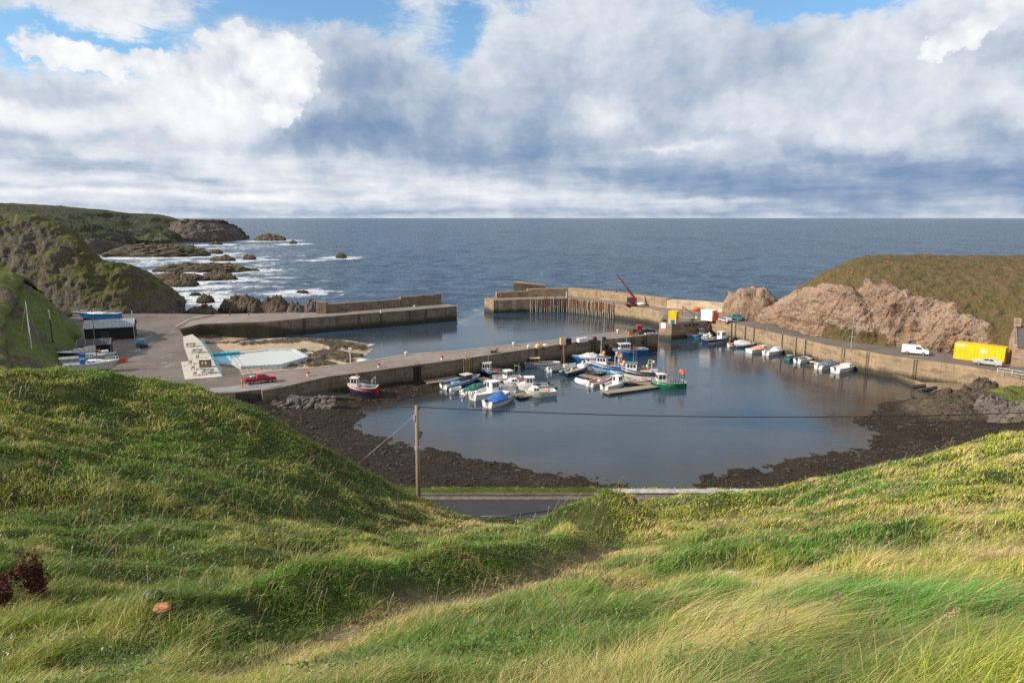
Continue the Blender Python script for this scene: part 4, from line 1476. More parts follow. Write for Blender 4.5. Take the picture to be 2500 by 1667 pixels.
def build_bay():
    nx, ny = 260, 240
    xs = np.linspace(-112, -22, nx)
    ys = np.linspace(108, 206, ny)
    X, Y = np.meshgrid(xs, ys, indexing='ij')
    d = seg_dist(X, Y, BAYSHORE, True)
    sd = np.where(in_poly(X, Y, BAYSHORE), -d, d)
    Z = np.where(sd > 0, np.clip(0.12 * sd, 0, 1.55), 0.15 * sd)
    wd = np.zeros_like(X)
    for (px, py, rx, ry) in WEED:
        c = atz(px, py, 0.8)
        kx = c.y / F
        wd = np.maximum(wd, np.exp(-((X - c.x) / (rx * kx)) ** 2 - ((Y - c.y) / (ry * kx * c.y / EYE)) ** 2))
    wd = sstep(0.35, 0.65, wd + 0.45 * fbm(X / 2.4, Y / 2.4, octaves=4, seed=101))
    Z = Z + wd * sstep(-4, 1, sd) * (0.35 + 0.55 * ridged(X / 1.9, Y / 1.9, octaves=4, seed=103)) + 0.05 * fbm(X / 3, Y / 3, octaves=2, seed=105)
    mp_ = px_line([(600, 922), (640, 936), (690, 935), (800, 910), (1012, 882), (1310, 842), (1607, 811)], 4.0)
    Z = np.where(Y < np.interp(X, [q[0] for q in mp_], [q[1] for q in mp_]), -3.0, Z)
    pool_ = poly([(508, 870), (584, 860), (655, 851), (716, 851), (752, 871), (681, 892), (591, 897), (550, 890), (520, 888)], 1.9)
    Z = np.where(in_poly(X, Y, pool_), np.minimum(Z, 0.9), Z)
    V = np.stack([X, Y, np.clip(Z, -3, 4)], -1).reshape(-1, 3)
    m, t = newmat('bay sand and weed')
    p = t.pos()
    n1 = t.noise(p, 0.25, 5, 0.6)
    n2 = t.noise(p, 1.4, 6, 0.7, 0.4)
    n3 = t.noise(p, 6.0, 4, 0.7)
    sand = t.mix(t.step(0.35, 0.65, n1), (0.36, 0.27, 0.185), (0.43, 0.33, 0.235))
    sand = t.mix(t.m('MULTIPLY', t.step(0.55, 0.7, n2), 0.5), sand, (0.20, 0.15, 0.105))
    weed = t.mix(t.step(0.40, 0.62, n2), (0.045, 0.034, 0.022), (0.125, 0.095, 0.055))
    weed = t.mix(t.step(0.6, 0.74, n3), weed, (0.20, 0.165, 0.12))
    c = t.mix(t.step(0.35, 0.6, t.m('ADD', t.attr('weed'), t.m('MULTIPLY', t.m('SUBTRACT', n2, 0.5), 0.5))), sand, weed)
    t.out(t.principled(Base_Color=c, Roughness=0.8, Specular_IOR_Level=0.25, Normal=t.bump(t.m('ADD', n2, n3), 0.9, 0.15)))
    struct(np_mesh('bay_sand', V, grid_faces(nx, ny)[:, ::-1], m, {'weed': wd}))


build_bay()

# ================================================================== yard, piers, quay
ZD = 4.0


def rough_poly(p, step=2.0, j=0.06, seed=1):
    rg = random.Random(seed)
    out = []
    n = len(p)
    for i in range(n):
        a, b = Vector(p[i]).to_2d(), Vector(p[(i + 1) % n]).to_2d()
        k = max(1, int((b - a).length / step))
        for q in range(k):
            c = a.lerp(b, q / k)
            s = j if q else 0
            out.append((c.x + rg.uniform(-s, s), c.y + rg.uniform(-s, s)))
    return out


yard_px = [(-60, 768), (100, 766), (250, 765), (455, 766), (520, 768), (470, 781), (438, 803), (449, 822), (480, 850), (492, 890), (505, 923), (545, 922), (598, 914), (640, 908), (690, 944), (575, 958), (450, 963), (380, 975), (200, 1060), (60, 1040)]
yb = MB()
yard = poly(yard_px, ZD)
yb.prism(yard, -1.5, ZD, 0, 1)
struct(yb.build('hardstanding', [M_conc_dim, M_yard]))
# damp pale patches / kerb of the slip road
kb = MB()
kl = poly([(438, 950), (560, 944), (640, 930), (690, 938), (640, 950), (575, 955), (450, 961)], ZD + 0.004)
kb.add([(x, y, ZD + 0.006) for x, y in kl], [tuple(range(len(kl)))])
struct(kb.build('slip_road', paving_mat('grey slip road', (0.225, 0.215, 0.21), (0.28, 0.27, 0.265), 0.5)))


def ring_strip(pts, w, z0, z1):
    """low wall of width w along a polyline (left side), as a list of boxes"""
    mb = MB()
    for a, b in zip(pts[:-1], pts[1:]):
        a, b = Vector(a), Vector(b)
        d = (b - a).normalized()
        n = Vector((-d.y, d.x)) * w
        mb.prism([tuple(a), tuple(b), tuple(b + n), tuple(a + n)], z0, z1)
    return mb


# -- left outer pier
near_px = [(438, 803), (489, 790.5), (655, 785), (742, 776.5), (876, 766), (999, 757), (1115, 747)]
far_px = [(1093, 743), (1078, 742), (950, 752), (790, 764.5), (706, 765), (527, 768.5), (470, 781)]
ZP = 4.4
pier = empty('harbour_pier', atz(700, 790, 0), 0, 'long grey outer pier on the left ending at the harbour mouth', 'pier', 'piers of the harbour')


def child(mb, name, mats, parent, **k):
    o = mb.build(name, mats, parent, **k)
    o.matrix_parent_inverse = Matrix.Translation(parent.location).inverted() if parent.rotation_euler.z == 0 else parent.matrix_world.inverted()
    return o


b = MB()
pl = poly(near_px, ZP) + poly(far_px, ZP)
# push the far side outward so that the parapet stands on the pier
pl_n = [Vector(q) for q in poly(near_px, ZP)]
pl_f = [Vector(q) for q in poly(far_px, ZP)]
pl_fo = []
for q in pl_f:
    d = Vector((pl_f[0].x - pl_f[-2].x, pl_f[0].y - pl_f[-2].y)).normalized()
    pl_fo.append(q + Vector((-d.y, d.x)) * 1.6)
b.prism(rough_poly([tuple(q) for q in pl_n] + [tuple(q) for q in pl_fo], 1.5, 0.05, 3), -3, ZP - 0.02, 0, 1)
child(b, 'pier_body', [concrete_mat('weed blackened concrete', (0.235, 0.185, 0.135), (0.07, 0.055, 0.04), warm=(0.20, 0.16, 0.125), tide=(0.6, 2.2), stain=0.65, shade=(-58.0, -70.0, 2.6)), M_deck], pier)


def parapet(pxs, zb, hgt, wid, name, mat, parent, seed=5):
    pts = [Vector(q) for q in poly(pxs, zb)]
    offs = []
    for i, q in enumerate(pts):
        d = (pts[min(i + 1, len(pts) - 1)] - pts[max(0, i - 1)]).normalized()
        n = Vector((-d.y, d.x))
        if n.y < 0:
            n = -n
        offs.append(q + n * wid)
    mb = MB()
    mb.prism(rough_poly([tuple(q) for q in pts] + [tuple(q) for q in offs[::-1]], 1.5, 0.04, seed), zb - 0.03, zb + hgt)
    return child(mb, name, mat, parent)


parapet([(790, 764.5), (950, 752), (978, 749.6)], ZP, 2.5, 1.4, 'parapet_wall', M_conc_dim, pier)
parapet([(979, 749.5), (1078, 742)], ZP, 3.2, 1.5, 'parapet_wall', M_conc_dim, pier, 6)
st = MB()
c_ = atz(784, 765, ZP)
st.prism(rough_poly([(c_.x - 1.2, c_.y - .6), (c_.x + 1.6, c_.y - .6), (c_.x + 1.6, c_.y + 2), (c_.x - 1.2, c_.y + 2)], .8, .08, 4), ZP - 0.05, ZP + 3.3)
child(st, 'parapet_end', M_conc_dim, pier)
# recesses with ladders in the wall
for k, px in enumerate((742, 876, 930, 1000, 1040)):
    yy = np.interp(px, [p[0] for p in near_px], [p[1] for p in near_px])
    q = atz(px, yy, ZP)
    d = (Vector(pl_n[-1]) - Vector(pl_n[2])).normalized()
    n = Vector((d.y, -d.x))
    lb = MB()
    for s in (-0.25, 0.25):
        a = q.xy + d * s + n * 0.14
        lb.tube([(a.x, a.y, -0.5), (a.x, a.y, ZP + .9 - 0.85)], 0.05, 4)
    for z in np.arange(-0.3, ZP, 0.45):
        a0, a1 = q.xy - d * .25 + n * .14, q.xy + d * .25 + n * .14
        lb.tube([(a0.x, a0.y, z), (a1.x, a1.y, z)], 0.03, 4)
    child(lb, 'ladder', paint('rusty iron', (0.10, 0.05, 0.03), 0.8), pier)
kb = ring_strip(poly([(431, 800), (464, 782), (520, 771)], ZP), 0.35, ZP - .03, ZP + 0.35)
child(kb, 'edge_kerb', M_kerb, pier)

# -- right outer pier with its bend, fender piles and parapet
ZR = 4.5
rp = empty('harbour_pier', atz(1388, 750, 0), 0, 'angled tan outer pier with rusty fender piles in its elbow', 'pier', 'piers of the harbour')
near = [(1183, 727), (1205, 733), (1293, 730), (1385, 728), (1501, 743), (1587.5, 754), (1629, 765)]
pb = [(1213, 727.5), (1290, 725), (1387, 722.5), (1440, 728), (1500, 735), (1560, 743), (1626, 752), (1700, 757), (1780, 764)]
par_pts = [Vector(q) for q in poly(pb, ZR)]
body = poly(near, ZR) + [tuple(Vector(q)) for q in poly([(1690, 779), (1800, 773)], ZR)]
outer = []
for i, q in enumerate(par_pts):
    d = (par_pts[min(i + 1, len(par_pts) - 1)] - par_pts[max(0, i - 1)]).normalized()
    outer.append(q + Vector((-d.y, d.x)) * 2.8)
b = MB()
b.prism(rough_poly(body + [tuple(q) for q in outer[::-1]], 1.5, 0.06, 8), -3, ZR - 0.03, 0, 1)
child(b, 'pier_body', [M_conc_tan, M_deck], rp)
parapet([(1213, 727.5), (1288, 725)], ZR, 2.0, 2.0, 'parapet_wall', M_conc_tan, rp, 11)
parapet([(1289, 725), (1386, 722.5)], ZR, 2.7, 2.2, 'parapet_wall', M_conc_tan, rp, 12)
parapet([(1387, 722.5), (1440, 728), (1500, 735), (1560, 743), (1626, 752)], ZR, 2.9, 2.4, 'parapet_wall', M_conc_tan, rp, 13)
parapet([(1627, 752.2), (1700, 757), (1785, 764)], ZR, 2.6, 2.6, 'parapet_wall', concrete_mat('concrete painted sunlit', (0.56, 0.44, 0.31), (0.26, 0.2, 0.13), stain=0.3), rp, 14)  # paler concrete carries the sunlight on this stretch in its colour
# battered sea-side bastion behind the parapet
bs = MB()
a0, a1 = aty(1254, 712, 247), aty(1332, 712, 250)
n_ = Vector((0, 1, 0))
bs.add([(a0.x, a0.y, -2), (a1.x, a1.y, -2), (a1.x, a1.y + 8, -2), (a0.x, a0.y + 8, -2), (a0.x, a0.y, 9.0), (a1.x, a1.y, 7.6), (a1.x, a1.y + 4, 7.6), (a0.x, a0.y + 4, 9.2)],
       [(0, 1, 5, 4), (1, 2, 6, 5), (2, 3, 7, 6), (3, 0, 4, 7), (4, 5, 6, 7)])
child(bs, 'sea_bastion', M_conc_tan, rp)
M_rust = paint('rusty steel pile', (0.23, 0.11, 0.06), 0.85, scale=1.2)
M_pilegrey = paint('barnacled pile', (0.34, 0.29, 0.24), 0.9, scale=1.5)
face = [Vector(q) for q in px_line([(1203.5, 766), (1388, 761.6), (1498, 773.5)])]
top_pts = [Vector(q) for q in poly([(1293, 730), (1385, 728), (1501, 743)], ZR)]
rgp = random.Random(3)
for seg_i, cnt in ((0, 17), (1, 25)):
    a, b2 = top_pts[seg_i], top_pts[seg_i + 1]
    d = (b2 - a).normalized()
    n = Vector((d.y, -d.x))
    for k in range(cnt):
        q = a.lerp(b2, (k + 0.5 + rgp.uniform(-.2, .2)) / cnt) + n * 0.28
        mb = MB()
        zt = ZR + rgp.uniform(-0.3, 0.9)
        zs = 1.6 + rgp.uniform(-.5, .5)
        tilt = rgp.uniform(-.12, .12)
        mb.tube([(q.x, q.y, -1.5), (q.x + d.x * tilt * .5, q.y + d.y * tilt * .5, zs)], 0.20, 6, 1)
        mb.tube([(q.x + d.x * tilt * .5, q.y + d.y * tilt * .5, zs), (q.x + d.x * tilt, q.y + d.y * tilt, zt)], 0.17, 6, 0 if rgp.random() < .6 else 1)
        child(mb, 'fender_pile', [M_rust, M_pilegrey], rp)

# -- middle pier
mp = empty('harbour_pier', atz(1250, 890, 0), 0, 'brown middle pier across the harbour with red bollards on its deck', 'pier', 'piers of the harbour')
mn = [(640, 953), (690, 944), (800, 919), (922, 903.5), (1012, 891), (1134, 875), (1234, 860), (1310, 849), (1443, 829), (1506, 826), (1607, 815)]
mf = [(1597, 808.5), (1531, 808.5), (1501, 812), (1376, 828.6), (1254, 843), (1119, 857), (989, 867), (864, 887.5), (760, 899), (600, 914)]
b = MB()
mpoly = poly(mn, ZD) + poly(mf, ZD)
b.prism(rough_poly(mpoly, 1.5, 0.05, 15), -3, ZD - 0.012, 0, 1)
child(b, 'pier_body', [M_conc_dim, M_deck], mp)
kb = ring_strip(poly(mf[::-1], ZD), 0.35, ZD - .05, ZD + 0.10)
child(kb, 'edge_kerb', M_kerb, mp)
mnv = [Vector(q) for q in poly(mn, ZD)]
M_iron = MATS['rusty iron']
for px in (1018, 1140, 1312, 1450, 1545, 1575):
    yy = np.interp(px, [p[0] for p in mn], [p[1] for p in mn])
    q = atz(px, yy, ZD)
    q2 = atz(px + 8, np.interp(px + 8, [p[0] for p in mn], [p[1] for p in mn]), ZD)
    d = (q2 - q).xy.normalized()
    n = Vector((d.y, -d.x))
    lb = MB()
    hi = 1.3 if px == 1140 else 0.25
    for s in (-0.4, 0.4):
        a = q.xy + d * s + n * 0.16
        lb.tube([(a.x, a.y, -0.5), (a.x, a.y, ZD + hi)], 0.08, 5)
    for z in np.arange(-0.3, ZD + hi, 0.5):
        a0, a1 = q.xy - d * .4 + n * .16, q.xy + d * .4 + n * .16
        lb.tube([(a0.x, a0.y, z), (a1.x, a1.y, z)], 0.04, 4)
    child(lb, 'ladder', paint('yellow steel', (0.55, 0.40, 0.12), 0.6) if px == 1140 else M_iron, mp)
# black plates painting the shadow inside recesses (stair slot, holes for moorings)
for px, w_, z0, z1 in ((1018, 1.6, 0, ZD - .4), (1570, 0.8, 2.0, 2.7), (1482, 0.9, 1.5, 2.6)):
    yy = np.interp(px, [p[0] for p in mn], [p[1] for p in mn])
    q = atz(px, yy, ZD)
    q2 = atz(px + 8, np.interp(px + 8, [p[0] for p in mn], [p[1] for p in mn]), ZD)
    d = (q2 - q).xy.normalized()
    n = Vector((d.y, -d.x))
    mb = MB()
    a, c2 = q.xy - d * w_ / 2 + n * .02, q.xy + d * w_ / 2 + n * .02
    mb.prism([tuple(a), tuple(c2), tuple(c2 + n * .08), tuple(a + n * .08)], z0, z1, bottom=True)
    child(mb, 'recess_shadow', paint('recess shadow black', (0.02, 0.018, 0.014), 0.9), mp)

# -- slipway beside the middle pier
sb = MB()
s_near = [(575, 960), (640, 963), (740, 965), (900, 975), (960, 984)]
zs_ = [3.95, 3.1, 1.9, 0.35, -0.9]
s_far = [(640, 952), (690, 944.5), (800, 940), (905, 948), (960, 955)]
vs, vt = [], []
for (a, bb, z) in zip(s_near, s_far, zs_):
    p, q = atz(a[0], a[1], z), atz(bb[0], bb[1], z)
    vs += [(p.x, p.y, z), (q.x, q.y + 1.5, z), (p.x, p.y, -2)]
fs = []
for i in range(4):
    o = i * 3
    fs += [(o, o + 3, o + 4, o + 1), (o + 2, o + 5, o + 3, o)]
sb.add(vs, fs)
struct(sb.build('slipway', concrete_mat('wet slip concrete', (0.085, 0.075, 0.06), (0.035, 0.03, 0.022), tide=(0.9, 2.4))))

# -- right quay with spur
ZQ = 4.3
qn = [(1609.6, 787), (1640, 791), (1735, 782), (1791, 791), (1842, 804), (1912, 819), (1961, 830), (2017, 845), (2100, 857), (2143.5, 865.5), (2240, 880), (2340, 893), (2457, 913), (2640, 942)]
qf = [(2640, 900), (2460, 880), (2330, 866), (2200, 847), (2100, 838), (2000, 822), (1900, 796), (1830, 777), (1760, 764), (1690, 759), (1640, 758), (1620, 770)]
qy = empty('harbour_quay', atz(1900, 850, 0), 0, 'long sunlit tan quay wall below the pink cliff', 'quay')
b = MB()
b.prism(rough_poly(poly(qn, ZQ) + poly(qf, ZQ), 1.5, 0.05, 18), -3, ZQ, 0, 1)
child(b, 'quay_body', [M_conc_tan, M_quayroad], qy)
kb = ring_strip(poly(qn[2:], ZQ), 0.45, ZQ - .05, ZQ + 0.18)
child(kb, 'edge_kerb', M_conc_tan, qy)
M_wood = paint('weathered timber', (0.30, 0.245, 0.185), 0.85, scale=3)
for px in (1787, 1797, 1821, 1842, 1911, 1945, 1968):
    yy = np.interp(px, [p[0] for p in qn], [p[1] for p in qn])
    q = atz(px, yy, ZQ)
    q2 = atz(px + 8, np.interp(px + 8, [p[0] for p in qn], [p[1] for p in qn]), ZQ)
    d = (q2 - q).xy.normalized()
    n = Vector((d.y, -d.x))
    a = q.xy + n * 0.22
    mb = MB()
    mb.box((a.x, a.y, 1.9), (0.34, 0.34, 5.4), math.atan2(d.y, d.x))
    child(mb, 'fender_post', M_wood, qy)
for px in (2120, 2236, 2060):
    yy = np.interp(px, [p[0] for p in qn], [p[1] for p in qn])
    q = atz(px, yy, ZQ)
    q2 = atz(px + 8, np.interp(px + 8, [p[0] for p in qn], [p[1] for p in qn]), ZQ)
    d = (q2 - q).xy.normalized()
    n = Vector((d.y, -d.x))
    lb = MB()
    for s in (-0.25, 0.25):
        a = q.xy + d * s + n * 0.14
        lb.tube([(a.x, a.y, -0.5), (a.x, a.y, ZQ + 0.2)], 0.05, 4)
    for z in np.arange(-0.3, ZQ, 0.45):
        a0, a1 = q.xy - d * .25 + n * .14, q.xy + d * .25 + n * .14
        lb.tube([(a0.x, a0.y, z), (a1.x, a1.y, z)], 0.03, 4)
    child(lb, 'ladder', M_iron, qy)
# drain holes of the spur, their inner shadow painted as black boxes
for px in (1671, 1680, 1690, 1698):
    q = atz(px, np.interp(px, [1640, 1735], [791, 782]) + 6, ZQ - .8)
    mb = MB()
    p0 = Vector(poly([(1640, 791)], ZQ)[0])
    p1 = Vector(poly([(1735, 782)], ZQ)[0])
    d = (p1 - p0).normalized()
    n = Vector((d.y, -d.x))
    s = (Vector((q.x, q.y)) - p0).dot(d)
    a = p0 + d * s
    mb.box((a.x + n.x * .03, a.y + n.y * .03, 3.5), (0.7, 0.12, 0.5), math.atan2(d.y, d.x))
    child(mb, 'recess_shadow', MATS['recess shadow black'], qy)
# sloping apron at the quay foot near the shore and its four dark baulks
ap = MB()
apx = [((2090, 890), 0.5), ((2193, 917), 0.9), ((2250, 934), 1.3), ((2334, 936), 1.9), ((2413, 942), 2.4)]
apn = [((2085, 897), -0.6), ((2180, 930), -0.6), ((2240, 956), -0.4), ((2330, 962), 0.9), ((2420, 960), 1.8)]
vs = []
for (a, za), (c2, zc) in zip(apx, apn):
    p, q = atz(a[0], a[1], za), atz(c2[0], c2[1], zc)
    vs += [(p.x + .3, p.y + .3, za), (q.x, q.y, zc)]
ap.add(vs, [(i * 2, i * 2 + 1, i * 2 + 3, i * 2 + 2) for i in range(4)])
struct(ap.build('quay_apron', concrete_mat('weedy apron', (0.24, 0.17, 0.105), (0.08, 0.055, 0.035), tide=(0.2, 1.2))))
for k, (x0, y0, x1, y1) in enumerate([(2228, 945, 2260, 941), (2252, 953, 2287, 946), (2283, 958, 2314, 952), (2310, 963, 2345, 957)]):
    p, q = atz(x0, y0, 1.05), atz(x1, y1, 1.5)
    mb = MB()
    mb.tube([p, q], 0.35, 4)
    o = mb.build('timber_baulk', paint('black wet timber', (0.022, 0.018, 0.015), 0.6))
    tag(o, ['black timber baulk nearest the deep water below the quay', 'second black timber baulk from the deep water below the quay', 'third black timber baulk from the deep water below the quay', 'black timber baulk closest to the shore rocks below the quay'][k], 'timber', 'baulks on the quay apron')

# ================================================================== coast road behind the near hill, its verge and sea wall
rb = MB()
rb.add([(-16, 49.5, 8.96), (46, 49.5, 8.96), (46, 53.5, 8.96), (-16, 53.5, 8.96)], [(0, 1, 2, 3)])
for x0_ in (-2.5, 1.6):
    rm = MB()
    rm.add([(x0_, 50.3, 8.966), (x0_ + 2.6, 50.3, 8.966), (x0_ + 2.6, 50.42, 8.966), (x0_, 50.42, 8.966)], [(0, 1, 2, 3)])
    struct(rm.build('road_marking', paint('worn white line', (.20, .20, .21), .8, dirt=.5, scale=3)))
struct(rb.build('road', paving_mat('wet asphalt', (0.035, 0.035, 0.040), (0.048, 0.048, 0.054), 0.2)))
vb = MB()
vb.prism([(-16, 53.5), (46, 53.5), (46, 54.1), (-16, 54.1)], 8.5, 9.02)
struct(vb.build('road_verge', paint('gravel verge', (0.17, 0.14, 0.105), 0.95, scale=2.0)))
sw = empty('sea_wall', (8, 54.6, 8.9), 0, 'low concrete sea wall along the coast road, grass topped at one end', 'wall')
mb = MB()
mb.prism(rough_poly([(-15, 54.1), (8.5, 54.1), (8.5, 54.9), (-15, 54.9)], 1.0, 0.03, 2), 7.0, 9.22)
child(mb, 'wall_base', concrete_mat('mossy wall', (0.17, 0.155, 0.13), (0.07, 0.06, 0.045), tide=(-9, -8)), sw)
mb = MB()
mb.prism([(8.55, 54.1), (27, 54.1), (27, 54.7), (8.55, 54.7)], 7.0, 9.30)
child(mb, 'wall_panel', concrete_mat('grey wall render', (0.33, 0.31, 0.28), (0.2, 0.18, 0.15), tide=(-9, -8)), sw)
mb = MB()
mb.prism([(8.5, 54.02), (27.1, 54.02), (27.1, 54.8), (8.5, 54.8)], 9.303, 9.39, bottom=True)
child(mb, 'coping', paint('pale coping', (0.42, 0.40, 0.37), 0.8), sw)

rg_ = np.random.default_rng(6)
nb_ = 5200
bx_ = rg_.uniform(-15, 8.3, nb_)
by_ = rg_.uniform(54.3, 55.3, nb_)
hh_ = rg_.uniform(.08, .30, nb_) * (1 + .5 * fbm(bx_, by_, octaves=2, seed=3))
ly_ = rg_.normal(.06, .06, nb_)
wv_ = .03
V_ = np.stack([np.stack([bx_ - wv_, by_, 9.2 + 0 * bx_], 1), np.stack([bx_ + wv_, by_, 9.2 + 0 * bx_], 1), np.stack([bx_ + ly_, by_, 9.2 + hh_], 1)], 1).reshape(-1, 3)
fr = np_mesh('verge_grass', V_, np.arange(nb_ * 3).reshape(-1, 3), paint('verge blades', (.17, .22, .035), .8, scale=.8), smooth=False)
struct(fr, 'stuff')
tag(fr, 'fringe of short bright grass growing on top of the sea wall', 'grass')
# ================================================================== boats
BLACK = paint('black rubber', (0.018, 0.018, 0.019), 0.6)
GLASS = glass_mat()
WHITE_P = paint('white gelcoat', (0.74, 0.74, 0.72), 0.3, dirt=0.10)
CREAM_P = paint('cream paint', (0.66, 0.60, 0.47), 0.4, dirt=0.12)
NAVY_P = paint('navy paint', (0.016, 0.026, 0.065), 0.3)
BLUE_P = paint('harbour blue paint', (0.018, 0.135, 0.36), 0.3)
SKYBLUE_P = paint('light blue paint', (0.15, 0.40, 0.66), 0.35)
GREEN_P = paint('bright green paint', (0.018, 0.215, 0.085), 0.3)
RED_P = paint('red hull paint', (0.36, 0.022, 0.032), 0.35)
TEAL_P = paint('teal paint', (0.02, 0.16, 0.17), 0.35)
GREY_P = paint('grey paint', (0.32, 0.34, 0.36), 0.5)
PALEGREY_P = paint('pale grey paint', (0.50, 0.53, 0.56), 0.45)
DARKGREY_P = paint('dark grey rubber', (0.06, 0.065, 0.07), 0.6)
WOOD_P = paint('varnished wood', (0.26, 0.13, 0.06), 0.5)
DECKGREY_P = paint('grey deck paint', (0.27, 0.27, 0.26), 0.7)
ORANGE_P = paint('orange buoy plastic', (0.72, 0.13, 0.03), 0.45, dirt=0.1)
PINK_P = paint('faded orange buoy plastic', (0.70, 0.33, 0.22), 0.5, dirt=0.1)
TAN_P = paint('tan buoy plastic', (0.62, 0.44, 0.24), 0.5, dirt=0.1)
YELLOW_P = paint('yellow paint', (0.80, 0.52, 0.012), 0.4, dirt=0.10)
SILVER_P = paint('galvanised tube', (0.48, 0.49, 0.50), 0.4, metal=0.4)
TARPBLUE = paint('blue tarpaulin', (0.03, 0.15, 0.48), 0.5)
TARPGREEN = paint('green tarpaulin', (0.03, 0.17, 0.14), 0.6)
TARPGREY = paint('grey tarpaulin', (0.17, 0.195, 0.235), 0.6)
TARPWHITE = paint('white tarpaulin', (0.60, 0.61, 0.60), 0.6)
REDDECK = paint('red deck paint', (0.45, 0.055, 0.045), 0.5)
BLUEDECK = paint('blue deck paint', (0.05, 0.09, 0.30), 0.5)
ANTIFOUL = paint('dark antifouling', (0.025, 0.03, 0.035), 0.7)


def hull_pts(L, B, fb, fs, transom=0.8, draft=0.35, fine=2.1, ns=15, rake=0.09, round_stern=False, lowf=0.38):
    """half sections from stern to bow: [keel, turn, topside, sheer]"""
    st = []
    for i in range(ns):
        s = i / (ns - 1)
        if s < 0.45:
            wv = transom + (1 - transom) * math.sin(min(1, s / 0.42) * math.pi / 2)
            if round_stern:
                wv = max(0.12, math.sin(min(1.0, (s + 0.03) / 0.30) * math.pi / 2)) ** 0.6
        else:
            wv = max(0.0, 1 - ((s - 0.45) / 0.55) ** fine)
        wv = max(wv, 0.035)
        sheer = fs + (fb - fs) * s ** 1.8 - 0.06 * math.sin(s * math.pi)
        h = B / 2 * wv
        xs = -L / 2 + s * L
        low = 1 - rake * max(0, (s - 0.55) / 0.45)
        xl = -L / 2 + s * L * low
        tight = 1 - 0.62 * max(0, (s - 0.35) / 0.65) ** 1.4
        st.append([(xl, 0.0, -draft), (xl, h * 0.80 * tight, -draft * 0.35), (xl + (xs - xl) * .35, h * (0.88 * (0.5 + 0.5 * tight)), sheer * lowf), (xs, h, sheer)])
    return st


